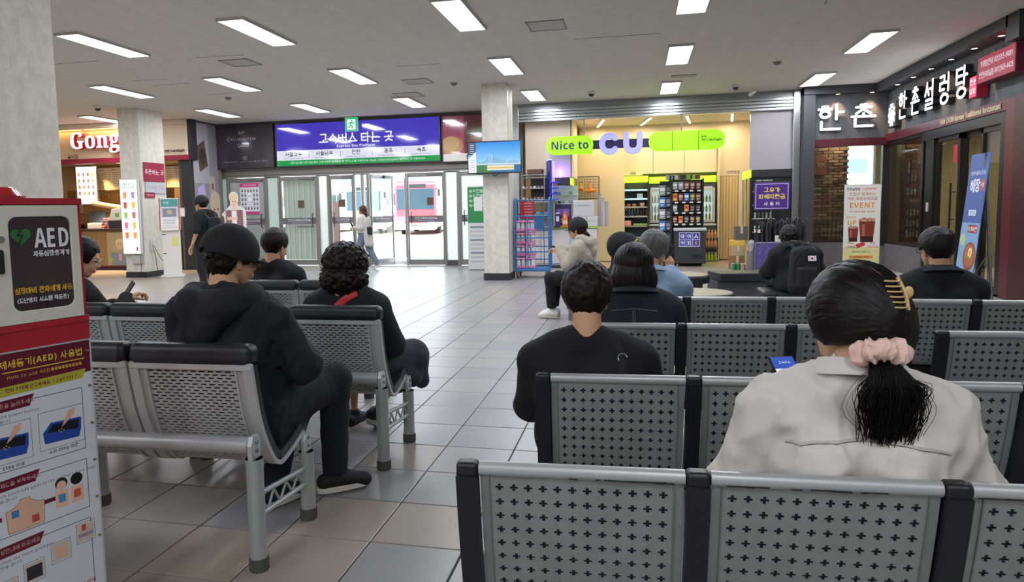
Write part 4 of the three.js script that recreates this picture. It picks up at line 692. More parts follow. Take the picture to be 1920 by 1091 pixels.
// --- left block
{
  const navy = cloth('#14161f', 0.88);
  person({ label: 'person in black cap and dark hooded coat sitting with folded arms', pos: [-1.755, 0, -2.72], turn: -0.05, fine: true, head: [0.012, 1.212, -0.03], yaw: -0.42, pitch: -0.2, neck: [0, 1.045, 0.02], hip: [0.03, 0.5, -0.02], chest: [0, 0.82, 0.03], k: 1.07, wide: 0.022,
    sh: [[-0.215, 0.955, 0.01], [0.215, 0.955, 0.01]], arms: [{ el: [-0.3, 0.72, -0.07], wr: [-0.04, 0.7, -0.23], hd: [1, -0.1, 0.15] }, { el: [0.315, 0.735, -0.08], wr: [0.03, 0.69, -0.29], hd: [-1, 0.1, 0.1] }], legs: [{ kn: [0.03, 0.55, -0.44], an: [0.045, 0.1, -0.24], ft: [0.35, -0.1, -1] }, { kn: [0.275, 0.575, -0.44], an: [0.255, 0.105, -0.45], ft: [0.75, -0.08, -0.7] }],
    topMat: navy, topE: 0.026, sleeveE: 0.028, hem: 0.35, fold: 0.014, crease: 1.4, neckR: 0.066, topName: 'coat', trMat: cloth('#15171f'), trE: 0.022, trHem: 0.1, shoeMat: mat('#131315', 0.75), soleMat: mat('#cfccc5', 0.6), laces: mat('#0e0e10', 0.8),
    hair: hairShort({ rx: 0.096, ry: 0.11, rz: 0.118, nape: -0.088, ear: -0.005, front: 0.05, taper: 0.012, rough: 0.006, strand: 0.007 }), hairH: 0.0048, hairMat: hairMat('#16120f'),
    extra: (t, { M }) => {
      capMesh(t, M, mat('#121214', 0.85), 1.03); glasses(t, M, '#8b8b8b');
      mesh('hood', hoodGeo([0, 1.03, 0.03], 0.062, 0.125, 0.13, 0.009), navy, t);
      mesh('coat_skirt', metreUV(blob([bone([-0.1, 0.5, 0.02], [-0.02, 0.52, -0.34], 0.11, 0.08), bone([0.14, 0.52, 0], [0.24, 0.55, -0.30], 0.12, 0.085), bone([0.18, 0.5, -0.05], [0.2, 0.42, -0.2], 0.075, 0.05)], 0.01, 0.05, (d, x, y, z) => d + 0.009 * N(x * 16, y * 9, z * 12))), navy, t);
    } });
}
{
  const knit = cloth('#1c1d22', 0.92);
  person({ label: 'person with black curly hair in dark cardigan with red bag strap', pos: [-1.665, 0, -3.82], turn: 0.0, head: [0.0, 1.085, 0.0], yaw: -0.1, pitch: -0.2, neck: [0, 0.935, 0.03], hip: [0, 0.5, 0], k: 0.98, wide: 0.012, sh: [[-0.185, 0.845, 0.02], [0.185, 0.845, 0.02]], arms: [{ el: [-0.25, 0.64, -0.03], wr: [-0.08, 0.62, -0.25] }, { el: [0.262, 0.62, -0.03], wr: [0.13, 0.6, -0.26] }], legs: [{ kn: [-0.14, 0.5, -0.38], an: [-0.14, 0.09, -0.36], ft: [0.1, -0.1, -1] }, { kn: [0.27, 0.49, -0.36], an: [0.02, 0.12, -0.33], ft: [0.2, -0.55, -0.8] }],
    topMat: knit, topE: 0.026, topName: 'cardigan', trMat: cloth('#32353d', 0.92), trE: 0.045, trHem: 0.25, shoeMat: mat('#151518', 0.7), soleMat: mat('#b8b6b0', 0.6),
    hair: (x, y, z) => { let d = Math.min(ellip(x, y, z, 0, 0.025, 0.02, 0.135, 0.12, 0.135), ellip(x, y, z, 0, -0.075, 0.025, 0.143, 0.11, 0.12)); d = Math.max(d, z < -0.06 && Math.abs(x) < 0.07 && y < 0.06 ? -(z + 0.06) : -1, -0.19 - y); return d + 0.013 * N(x * 34, y * 34, z * 34) + 0.007 * N(x * 70 + 3, y * 70, z * 70); }, hairBox: [[-0.19, -0.22, -0.17], [0.19, 0.18, 0.2]], hairH: 0.0055, hairMat: hairMat('#1a1513'),
    hairExtra: (M) => { const out = []; for (let i = 0; i < 240; i++) { const a = rnd(2 * PI), e = rnd(-1.1, 1.3), u = [Math.cos(a) * Math.cos(e) * 0.136, -0.015 + Math.sin(e) * 0.128, 0.02 + Math.sin(a) * Math.cos(e) * 0.13]; if (u[2] < -0.08) continue; const p = []; const r = rnd(0.006, 0.012), n = unit([u[0], u[1] * 0.3, u[2]]), tt = unit(cross(n, [0, 1, 0])); for (let q = 0; q < 7; q++) { const w = q * 1.15; p.push(tf(M, add(add(add(u, n, Math.cos(w) * r + 0.002), tt, Math.sin(w) * r), [0, -q * 0.0035, 0]))); } out.push(strandTube(p, 0.0016, 12)); } return out; },
    extra: (t, { drape }) => {
      mesh('bag_strap', bandGeo(drape, [[0.1, 0.945], [0.05, 0.915], [-0.01, 0.87], [-0.07, 0.8], [-0.12, 0.7]], 0.042, 0.006), mat('#c3363a', 0.55), t);
      mesh('skirt_flap', metreUV(blob([bone([0.1, 0.5, -0.03], [0.3, 0.47, -0.34], 0.12, 0.075), bone([0.3, 0.47, -0.34], [0.33, 0.33, -0.36], 0.075, 0.05), bone([0.14, 0.5, -0.1], [0.3, 0.36, -0.26], 0.07, 0.05)], 0.01, 0.05, (d, x, y, z) => d + 0.01 * N(x * 15, y * 7, z * 15))), cloth('#33363e', 0.92), t);
    } });
}
person({ label: 'person with short black hair in black shirt, far padded bench on left', pos: [-2.875, 0, -5.16], turn: 0.0, head: [0.012, 1.15, 0.0], yaw: -0.28, pitch: -0.12, neck: [0, 0.995, 0.03], hip: [0, 0.5, 0], sh: [[-0.19, 0.9, 0.03], [0.19, 0.9, 0.03]], arms: [lap(0), lap(1)], legs: sitLegs(), sleeve: 0.42, topMat: cloth('#121214'), topE: 0.02, trMat: cloth('#1c1c22'), shoeMat: black,
  hair: hairShort({ rx: 0.1, ry: 0.116, rz: 0.122, nape: -0.092, ear: 0.0, front: 0.05, taper: 0.03, rough: 0.003, strand: 0.003 }), hairH: 0.0052, hairMat: hairMat('#17120f') });
{
  person({ label: 'person in black seated behind the defibrillator cabinet, phone in hand', pos: [-3.62, 0, -3.82], turn: -0.25, head: [0.0, 1.14, -0.1], yaw: -0.55, pitch: -0.35, neck: [0, 0.98, -0.02], hip: [0, 0.5, 0], sh: [[-0.18, 0.88, -0.01], [0.18, 0.88, -0.01]], arms: [{ el: [-0.23, 0.66, -0.1], wr: [-0.02, 0.78, -0.32] }, { el: [0.23, 0.68, -0.16], wr: [0.1, 0.835, -0.34], hd: [0.25, 0.25, -0.6], curl: 0.9, hres: 0.004 }], legs: sitLegs(), topMat: cloth('#101013'), topE: 0.022, trMat: cloth('#1a1a20'), shoeMat: black,
    hair: hairShort({ nape: -0.08, ear: -0.01 }), extra: (t, { M }) => glasses(t, M, '#b9bcc0') });
  phone([-3.52, 0.875, -4.24], [-0.5, -0.55, -0.25], 'black smartphone in the hand beside the defibrillator cabinet');
}
{ // standing man facing left
  const j = cloth('#131316');
  person({ label: 'person in black cap and shirt standing before the tea shop wall poster', pos: [-7.12, 0, -10.5], turn: PI / 2 - 0.1, head: [0, 1.6, -0.06], yaw: 0, pitch: -0.05, neck: [0, 1.455, 0], hip: [0, 0.93, 0], chest: [0, 1.27, 0.0], sh: [[-0.18, 1.385, 0.02], [0.18, 1.385, 0.02]], arms: [{ el: [-0.235, 1.12, 0.02], wr: [-0.22, 0.9, -0.1], curl: 0.4 }, { el: [0.235, 1.12, 0.02], wr: [0.22, 0.88, -0.08] }], legs: [{ kn: [-0.1, 0.5, -0.03], an: [-0.1, 0.09, 0.02] }, { kn: [0.1, 0.5, -0.02], an: [0.1, 0.09, 0.0] }], sleeve: 0.45, topMat: j, topE: 0.022, hem: 0.84, trMat: cloth('#1c1c20'), trE: 0.015, shoeMat: black,
    hair: hairShort({ nape: -0.08 }), extra: (t, { M }) => capMesh(t, M, mat('#121214', 0.8)) });
  const b = thing('backpack', 'small black backpack on the standing person in black cap', 'backpack', [-6.96, 0, -10.48], PI / 2 - 0.1);
  mesh('main_bag', metreUV(blob([bone([-0.08, 1.0, 0.05], [-0.07, 1.3, 0.04], 0.08, 0.06), bone([0.08, 1.0, 0.05], [0.07, 1.3, 0.04], 0.08, 0.06), bone([0, 1.0, 0.07], [0, 1.3, 0.06], 0.08)], 0.014, 0.04)), j, b);
  for (const q of [-1, 1]) mesh('strap', tube([[q * 0.09, 1.34, 0.03], [q * 0.12, 1.43, -0.1], [q * 0.12, 1.38, -0.22], [q * 0.13, 1.1, -0.2], [q * 0.1, 1.0, 0.0]], 0.013, 24, 6), mat('#2a2a2e', 0.7), b);
}
{ // walking woman
  const j = cloth('#cfcac2');
  person({ label: 'person in white open shirt and blue jeans walking past the glass doors', pos: [-6.53, 0, -16.1], turn: PI / 2 - 0.1, head: [0, 1.435, -0.02], yaw: 0, pitch: 0, neck: [0, 1.3, 0], hip: [0, 0.86, 0], chest: [0, 1.15, 0], k: 0.9, hs: 0.95, sh: [[-0.155, 1.235, 0.01], [0.155, 1.235, 0.01]], arms: [{ el: [-0.2, 1.02, 0.03], wr: [-0.12, 1.03, -0.19], curl: 0.8 }, { el: [0.2, 1.0, 0.06], wr: [0.2, 0.82, 0.0] }], legs: [{ kn: [-0.08, 0.47, -0.12], an: [-0.08, 0.1, -0.1] }, { kn: [0.08, 0.48, 0.1], an: [0.08, 0.14, 0.3], ft: [0, -0.5, -0.9] }], topMat: j, topE: 0.028, sleeveE: 0.022, hem: 0.9, topName: 'blouse', fold: 0.012, trMat: cloth('#6f7f93'), trE: 0.03, trHem: 0.07, shoeMat: mat('#b9b4ac', 0.7),
    hair: (x, y, z) => Math.max(Math.min(ellip(x, y, z, 0, 0.03, 0.012, 0.096, 0.112, 0.117), ellip(x, y, z, 0, -0.1, 0.06, 0.088, 0.22, 0.075)), z < -0.03 && y < 0.05 ? -(z + 0.03) : -1) + 0.004 * N(x * 40, y * 12, z * 40), hairBox: [[-0.14, -0.34, -0.15], [0.14, 0.18, 0.17]], hairMat: hairMat('#4a2f22'),
    extra: (t) => mesh('long_shirt', metreUV(blob([bone([-0.1, 1.2, 0.06], [-0.11, 0.62, 0.12], 0.075, 0.05), bone([0.1, 1.2, 0.06], [0.12, 0.6, 0.14], 0.075, 0.05), bone([0, 1.2, 0.09], [0, 0.62, 0.18], 0.085, 0.075)], 0.013, 0.09, (d, x, y, z) => d + 0.008 * N(x * 16, y * 5, z * 16))), j, t) });
  phone([-6.80, 1.075, -16.02], [-0.6, 1.3, 0], 'dark smartphone in the hand of the walking person');
  const b = thing('shoulder_bag', 'black shoulder bag at the hip of the walking person', 'bag', [-6.38, 0, -16.16], PI / 2 - 0.1);
  mesh('pouch', rbox(0.07, 0.2, 0.2, 0.03, -0.17, 0.95, 0.03), mat('#1b1b20', 0.6), b); mesh('strap', tube([[-0.17, 1.04, 0.1], [-0.14, 1.22, 0.1], [-0.1, 1.33, 0.0], [-0.14, 1.2, -0.06], [-0.17, 1.04, -0.04]], 0.008, 24, 6), mat('#1b1b20', 0.6), b);
}
{ const t = thing('cloth_bag', 'black cloth bag lying on middle row padded seat', 'bag', [-2.2, 0.4, -3.78]); mesh('pouch', metreUV(blob([bone([-0.12, 0.14, 0], [0.12, 0.14, 0], 0.13, 0.12), bone([-0.1, 0.3, 0.02], [0.08, 0.34, 0.02], 0.09, 0.07), bone([-0.02, 0.42, 0.0], [0.06, 0.44, 0.02], 0.05, 0.02)], 0.012, 0.06, (d, x, y, z) => d + 0.012 * N(x * 14, y * 14, z * 14))), cloth('#121216'), t); }
// ================================================================ the door wall to the bus platforms, its signs, and the yard outside
const alu = mat('#8d8b88', 0.38, 0.55), darkAlu = mat('#57565a', 0.4, 0.5), frost = mat('#eef3ef', 1, 0, { transmission: 0.55, thickness: 0 }), frostGreen = mat('#c9d4cf', 1, 0, { transmission: 0.4, thickness: 0 }), clear = glass('#f3f9f7');
const DZ = -17.35;
{
  struct('wall_platform', [b2(-11.6, -3.0, 2.62, CEIL + 0.1, -17.6, -17.2), b2(-3.65, -2.75, 0, CEIL, -17.6, -17.2), b2(-11.9, -11.3, 0, CEIL, -17.6, -17.2)], mat('#7d7b7b', 0.7));
  const fr = structGroup('trim_door_frame');
  mesh('header', [b2(-11.35, -3.6, 2.40, 2.63, DZ - 0.06, DZ + 0.06)], alu, fr);
  mesh('header_strip', [b2(-11.35, -3.6, 2.44, 2.46, DZ + 0.06, DZ + 0.066), b2(-11.35, -3.6, 2.57, 2.585, DZ + 0.06, DZ + 0.066)], darkAlu, fr);
  for (const [x, w] of [[-11.32, 0.06], [-10.98, 0.06], [-9.82, 0.08], [-9.44, 0.05], [-8.31, 0.07], [-8.0, 0.07], [-7.27, 0.06], [-6.88, 0.06], [-4.79, 0.06], [-4.44, 0.07], [-3.62, 0.07]]) mesh('mullion', rb2(x - w / 2, x + w / 2, 0, 2.41, DZ - 0.05, DZ + 0.05, 0.008), alu, fr);
  for (const [a, b] of [[-11.3, -11.0], [-9.79, -9.46], [-8.28, -8.03], [-7.24, -6.9], [-4.76, -4.47]]) mesh('sill_rail', rb2(a, b, 0, 0.12, DZ - 0.045, DZ + 0.045, 0.006), darkAlu, fr);
}
const band = canvasTex(512, 96, (c) => { c.fillStyle = '#6d6a70'; c.fillRect(0, 0, 512, 96); T(c, '천안고속버스터미널', 256, 14, 40, '#dcdad8', { align: 'center', w: 0.1 }); c.fillStyle = '#b5b3b3'; c.fillRect(140, 70, 232, 5); });
const bandMat = new THREE.MeshPhysicalMaterial({ map: band, roughness: 0.5 });
let windowCount = 0, doorCount = 0;
function fixedPane(x0, x1, m) { const w = structGroup('window_' + ++windowCount); mesh('pane', b2(x0, x1, 0.12, 2.4, DZ - 0.006, DZ + 0.006), m, w); mesh('bead', [b2(x0, x1, 2.385, 2.4, DZ - 0.02, DZ + 0.02), b2(x0, x1, 0.12, 0.135, DZ - 0.02, DZ + 0.02)], darkAlu, w); }
fixedPane(-11.29, -11.01, frostGreen); fixedPane(-9.78, -9.465, frostGreen); fixedPane(-8.275, -8.035, frost); fixedPane(-7.24, -6.91, clear); fixedPane(-4.755, -4.475, frost);
function doorLeaf(x0, x1, pos, turn, m, o = {}) { // leaf built from its hinge at x = 0
  const g = structGroup('door_' + ++doorCount, pos, turn), W = x1 - x0, f = o.stile ?? 0.045;
  const F = mesh('leaf_frame', [rb2(0, f, 0.01, 2.39, -0.022, 0.022), rb2(W - f, W, 0.01, 2.39, -0.022, 0.022), rb2(f, W - f, 2.28, 2.39, -0.022, 0.022), rb2(f, W - f, 0.01, 0.15, -0.022, 0.022)], o.frame ?? alu, g);
  mesh('pane', b2(f, W - f, 0.15, 2.28, -0.005, 0.005), m, g);
  mesh('band', new THREE.BoxGeometry(W - 2 * f, 0.17, 0.014).translate(W / 2, 1.2, 0), bandMat, g);
  const hx = o.left ? 0.12 : W - 0.12; mesh('handle', [tube([[hx, 1.03, 0.02], [hx, 1.05, 0.06], [hx, 1.2, 0.07], [hx, 1.38, 0.06], [hx, 1.4, 0.02]], 0.013, 24, 8), ...(o.bar ? [rod([hx, 1.04, 0.06], [hx + (o.left ? 0.45 : -0.45), 1.04, 0.06], 0.012)] : [])], mat('#4a4a4e', 0.3, 0.7), g);
  if (o.sticker) mesh('notice', b2(o.sticker - 0.09, o.sticker + 0.09, 1.55, 1.75, 0.006, 0.009), mat('#5d4a38', 0.6), g);
  mesh('closer', rb2(W * 0.55, W * 0.95, 2.3, 2.37, 0.022, 0.07), mat('#77767a', 0.4, 0.4), g);
  return g;
}
doorLeaf(-10.95, -9.86, [-10.95, 0, DZ], 0, mat('#a6b0ab', 0.25, 0, { transmission: 0.1, thickness: 0 }));
doorLeaf(-9.415, -8.35, [-9.415, 0, DZ], 0, clear, { bar: 1, sticker: 0.6 });
doorLeaf(-7.96, -7.3, [-7.96, 0, DZ], 0, clear, { left: true, sticker: 0.33 });
doorLeaf(-5.81, -4.82, [-5.81, 0, DZ], 0, clear, { left: true, bar: 1, sticker: 0.62 });
doorLeaf(0, 0.95, [-6.82, 0, DZ], 1.25, clear, { frame: mat('#a5a5a5', 0.35, 0.6) });
doorLeaf(0, 0.95, [-5.84, 0, DZ], PI - 1.22, clear, { frame: mat('#a5a5a5', 0.35, 0.6), sticker: 0.4 });
doorLeaf(-4.40, -3.66, [-4.40, 0, DZ], 0, frost, { left: true });
{ // pale vertical blind behind the closed leaf
  const t = thing('vertical_blind', 'pale grey vertical blind hanging behind the closed glass door', 'blind', [0, 0, DZ - 0.16]);
  for (let i = 0; i < 26; i++) { const x = -9.38 + i * 0.04; mesh('slat', box(0.043, 2.2, 0.002, x, 1.25, 0, 0, 0.55 + 0.2 * Math.sin(i * 2.1)), mat(['#d0cec6', '#c8c6c0', '#dad8d2', '#bfbdb8'][i % 4], 0.9, 0, { transmission: 0.4, thickness: 0 }), t); }
  mesh('head_rail', rb2(-9.41, -8.36, 2.34, 2.39, -0.03, 0.03), alu, t);
}
{ // pink-edged card board outside the narrow frosted light
  const t = thing('leaning_poster', 'pink edged poster panel leaning outside the narrow bright pane', 'panel', [-8.15, 0, DZ - 0.5]); mesh('board', rbox(0.4, 1.7, 0.03, 0.006, 0, 0.85, 0), mat('#e3b3ae', 0.7), t); mesh('edge', [box(0.02, 1.7, 0.032, 0.2, 0.85, 0)], mat('#b0605c', 0.7), t);
}
// signs over the doors
const signGloss = (tex, k, c = '#1a1a1a') => { const m = new THREE.MeshPhysicalMaterial({ color: c, roughness: 0.08, emissiveMap: tex, emissiveIntensity: k, map: tex, clearcoat: 0.5, clearcoatRoughness: 0.03 }); m.emissive.set('#ffffff'); return m; };
function signBox(name, label, x0, x1, y0, y1, z, d, tex, k, frameMat, group) {
  const t = thing(name, label, 'sign', [(x0 + x1) / 2, 0, z], 0), W = x1 - x0, H = y1 - y0, f = 0.03;
  mesh('case', [b2(-W / 2, W / 2, y0, y1, -d, -0.004)], frameMat, t);
  mesh('rim', [b2(-W / 2, W / 2, y1 - f, y1, -0.004, 0.012), b2(-W / 2, W / 2, y0, y0 + f, -0.004, 0.012), b2(-W / 2, -W / 2 + f, y0 + f, y1 - f, -0.004, 0.012), b2(W / 2 - f, W / 2, y0 + f, y1 - f, -0.004, 0.012)], frameMat, t);
  const p = mesh('face', plane(W - 2 * f, H - 2 * f, 0, (y0 + y1) / 2, 0.002), k ? signGloss(tex, k) : new THREE.MeshPhysicalMaterial({ map: tex, roughness: 0.12, clearcoat: 0.4 }), t);
  if (k) { const l = new THREE.RectAreaLight('#cfd0ff', k * 0.35, W - 0.1, H - 0.1); l.name = 'sign_light'; l.position.set(0, (y0 + y1) / 2, 0.02); l.rotation.y = PI; t.add(l); }
  return t;
}
signBox('platform_sign', 'illuminated purple express bus platform sign over the glass doors', -9.36, -4.81, 2.63, 3.78, -17.1, 0.1, canvasTex(1536, 384, (c, w, h) => {
  c.fillStyle = '#4236b8'; c.fillRect(0, 0, w, h); c.fillStyle = '#e3e4f4'; c.fillRect(0, 244, w, 90); c.fillStyle = '#1f9b4d'; c.fillRect(0, 334, w, 50);
  T(c, '고속버스 타는 곳', 768, 98, 100, '#f2f2fb', { align: 'center', w: 0.13, sp: 0.03 }); T(c, 'Express Bus Platform', 768, 204, 32, '#f2f2fb', { align: 'center' });
  [['서울경부', 'Seoul Express Terminal'], ['서울남부', 'Seoul Nambu Terminal'], ['인천', 'Incheon Bus Terminal'], ['광주', 'Gwangju Bus Terminal'], ['속초', 'Sokcho Bus Terminal']].forEach(([a, b], i) => { const x = 165 + i * 302; T(c, a, x, 256, 44, '#23232c', { align: 'center', w: 0.1 }); T(c, b, x, 308, 17, '#555566', { align: 'center', bold: false }); if (i) { c.fillStyle = '#23232c'; c.fillRect(x - 152, 262, 3, 54); } });
  T(c, '대전·동서울·수원·성남·용인·고양·의정부·동해종합 및 인천노선을 이용하시는 손님은 시외버스터미널에서 발권하신 후 이용하세요', 768, 345, 24, '#e9f6ec', { align: 'center', w: 0.09, sp: 0.02 });
}), 0.85, mat('#3a393c', 0.4, 0.4));
{
  const t = thing('exit_sign', 'green running figure exit sign hanging before the purple sign', 'sign', [-7.13, 3.65, -16.98]);
  mesh('case', rbox(0.36, 0.36, 0.05, 0.01), mat('#d5dcd8', 0.5), t);
  const g = canvasTex(128, 128, (c) => { c.fillStyle = '#19b06a'; c.fillRect(0, 0, 128, 128); c.fillStyle = '#e8fbf1'; c.fillRect(20, 16, 88, 100); c.fillStyle = '#19a060'; c.beginPath(); c.arc(72, 32, 9, 0, 7); c.fill(); c.strokeStyle = '#19a060'; c.lineWidth = 11; c.lineCap = 'round'; for (const l of [[[66, 46], [58, 70]], [[66, 48], [86, 58], [94, 50]], [[64, 48], [44, 52], [38, 64]], [[58, 70], [74, 84], [72, 104]], [[58, 70], [46, 90], [30, 92]]]) { c.beginPath(); l.forEach(([x, y], i) => c[i ? 'lineTo' : 'moveTo'](x, y)); c.stroke(); } });
  print('face', 0.33, 0.33, g, t, [0, 0, 0.027], 0, 1.1); mesh('hanger', [box(0.26, 0.04, 0.04, 0, 0.19, 0)], mat('#c4c4c2', 0.5), t);
  const l = new THREE.RectAreaLight('#9af0c4', 0.5, 0.3, 0.3); l.name = 'exit_light'; l.position.z = 0.04; l.rotation.y = PI; t.add(l);
}
signBox('art_board', 'dark grey board with art collaboration goods lettering above left door', -11.14, -9.42, 2.63, 3.8, -17.1, 0.1, canvasTex(768, 512, (c, w, h) => {
  c.fillStyle = '#35333a'; c.fillRect(0, 0, w, h); c.fillStyle = '#413f46'; for (const y of [120, 200, 280]) c.fillRect(60, y, 640, 2);
  const L = (s, x, y) => { T(c, s[0], x, y - 10, 62, '#bdbbc0', { bold: false, font: 'serif' }); T(c, s.slice(1), x + 46, y + 2, 44, '#bdbbc0', { bold: false, font: 'monospace' }); };
  L('ART', 300, 60); L('COLLABORATION', 150, 140); L('GOODS', 290, 220); for (let i = 0; i < 3; i++) T(c, ['ADELDO', 'MUSEUMS', 'TOWN'][i], 384, 372 + i * 18, 14, '#a8a6ab', { align: 'center' });
  T(c, '아트 콜라보레이션 굿즈', 80, 428, 20, '#a8a6ab', { w: 0.08 }); T(c, '매장 안으로, 입장하실', 500, 428, 20, '#a8a6ab', { w: 0.08 }); c.fillRect(310, 440, 170, 2);
}), 0, mat('#26252a', 0.4));
signBox('donut_board', 'pink and brown board with bun and burger pictures beside purple sign', -4.78, -3.05, 2.6, 3.78, -17.1, 0.09, canvasTex(512, 384, (c, w, h) => {
  c.fillStyle = '#6d3340'; c.fillRect(0, 0, w, h); c.fillStyle = '#a44d63'; c.fillRect(0, 0, 170, h); T(c, 'Knotted', 20, 50, 42, '#e9c9cf', { font: 'serif', bold: false });
  const g = (x, y, rx, ry, a) => { c.fillStyle = a; c.beginPath(); c.ellipse(x, y, rx, ry, 0, 0, 7); c.fill(); };
  g(70, 250, 90, 80, '#b08a5c'); g(60, 235, 70, 60, '#c6a173'); g(330, 110, 130, 70, '#5b3320'); g(330, 150, 150, 40, '#3d5a2a'); g(330, 180, 150, 44, '#4a2a1c'); g(330, 215, 140, 46, '#7d4a2b'); c.fillStyle = '#ddd8d2'; c.fillRect(0, 320, w, 64); T(c, '천안 대표 맛집', 180, 334, 34, '#5c4a44');
}), 0, mat('#2b2528', 0.4));
{ // notice with small portraits on the left door
  const t = thing('door_notice', 'pink bordered notice sheet with rows of small icons on left door', 'notice', [-10.32, 1.83, DZ + 0.03]);
  mesh('sheet', rbox(0.58, 0.86, 0.006, 0.002), mat('#d8d6d6', 0.6), t);
  print('print', 0.57, 0.85, canvasTex(256, 384, (c, w, h) => { c.fillStyle = '#d9dade'; c.fillRect(0, 0, w, h); c.fillStyle = '#c2397a'; c.fillRect(0, 0, w, 52); c.fillRect(0, h - 34, w, 34); T(c, '천안고속버스터미널', 128, 16, 21, '#f3e6ee', { align: 'center' }); for (let j = 0; j < 5; j++) for (let i = 0; i < 6; i++) { if (j > 0 && j < 4 && i > 1 && i < 4) continue; c.fillStyle = '#8a8d96'; c.beginPath(); c.arc(28 + i * 40, 78 + j * 54, 9, 0, 7); c.fill(); c.fillStyle = '#4a4d58'; c.fillRect(18 + i * 40, 88 + j * 54, 20, 22); } c.fillStyle = '#f2f2f2'; c.fillRect(98, 120, 62, 110); c.strokeStyle = '#555'; c.strokeRect(98, 120, 62, 110); T(c, '탑승', 108, 150, 20, '#555'); }), t, [0, 0, 0.004]);
}
function figurePrint(c, w, h, hair, coat, plaid) { // a generic model, flat print
  c.fillStyle = '#e2c3ac'; c.beginPath(); c.ellipse(w * 0.5, h * 0.13, w * 0.15, h * 0.085, 0, 0, 7); c.fill(); c.fillRect(w * 0.43, h * 0.18, w * 0.14, h * 0.08);
  c.fillStyle = hair; c.beginPath(); c.ellipse(w * 0.5, h * 0.085, w * 0.19, h * 0.06, 0, PI, 0); c.fill(); c.beginPath(); c.ellipse(w * 0.345, h * 0.12, w * 0.05, h * 0.06, 0, 0, 7); c.fill(); c.beginPath(); c.ellipse(w * 0.655, h * 0.12, w * 0.05, h * 0.06, 0, 0, 7); c.fill();
  c.fillStyle = coat; c.fillRect(w * 0.16, h * 0.24, w * 0.68, h * 0.36); c.fillStyle = '#e8e6e4'; c.fillRect(w * 0.38, h * 0.24, w * 0.22, h * 0.3);
  if (plaid) { c.strokeStyle = plaid; c.lineWidth = w * 0.02; for (let i = 0; i < 14; i++) { c.beginPath(); c.moveTo(w * (0.16 + i * 0.05), h * 0.24); c.lineTo(w * (0.16 + i * 0.05), h * 0.6); c.stroke(); c.beginPath(); c.moveTo(w * 0.16, h * (0.25 + i * 0.027)); c.lineTo(w * 0.84, h * (0.25 + i * 0.027)); c.stroke(); } c.fillStyle = '#e8e6e4'; c.fillRect(w * 0.4, h * 0.25, w * 0.17, h * 0.28); }
  c.fillStyle = '#e2c3ac'; c.fillRect(w * 0.2, h * 0.33, w * 0.42, h * 0.035); c.fillStyle = '#4b6c93'; c.fillRect(w * 0.3, h * 0.54, w * 0.42, h * 0.46); c.fillStyle = '#2b1d18'; c.fillRect(w * 0.43, h * 0.125, w * 0.045, h * 0.008); c.fillRect(w * 0.53, h * 0.125, w * 0.045, h * 0.008); c.fillStyle = '#b0675f'; c.fillRect(w * 0.475, h * 0.165, w * 0.05, h * 0.008);
}
{ // cardboard standee of a model
  const t = thing('cardboard_standee', 'cardboard cutout of blond model in plaid shirt by left door', 'standee', [-10.17, 0, -16.3], 0.15);
  const o = [[-0.22, 0], [0.22, 0], [0.23, 0.75], [0.29, 0.85], [0.3, 1.45], [0.2, 1.6], [0.09, 1.66], [0.12, 1.85], [0.06, 1.97], [-0.06, 1.98], [-0.13, 1.88], [-0.1, 1.68], [-0.2, 1.55], [-0.33, 1.42], [-0.27, 1.3], [-0.25, 0.9], [-0.22, 0]].slice(0, -1), so = new THREE.SplineCurve(o.slice(2).map((p) => new THREE.Vector2(...p))).getPoints(90).map((p) => [p.x, p.y]); o.splice(2, o.length, ...so);
  mesh('board', extr(o, 0.012), mat('#e4e2df', 0.8), t);
  const s = new THREE.ShapeGeometry(new THREE.Shape(o.map(([x, y]) => new THREE.Vector2(x * 0.93, 0.02 + y * 0.985)))); const p = s.attributes.position, u = s.attributes.uv; for (let i = 0; i < p.count; i++) u.setXY(i, (p.getX(i) + 0.33) / 0.66, p.getY(i) / 2.0);
  mesh('print', s.translate(0, 0, 0.0135), new THREE.MeshStandardMaterial({ roughness: 0.7, map: canvasTex(256, 768, (c, w, h) => { c.fillStyle = '#d8d4d0'; c.fillRect(0, 0, w, h); figurePrint(c, w, h, '#d9c7a0', '#b88d92', '#5c2b36'); }) }), t);
  mesh('prop', [box(0.02, 1.3, 0.012, 0, 0.62, -0.17, 0.25), box(0.3, 0.012, 0.3, 0, 0.006, -0.14)], mat('#b5a284', 0.8), t);
}
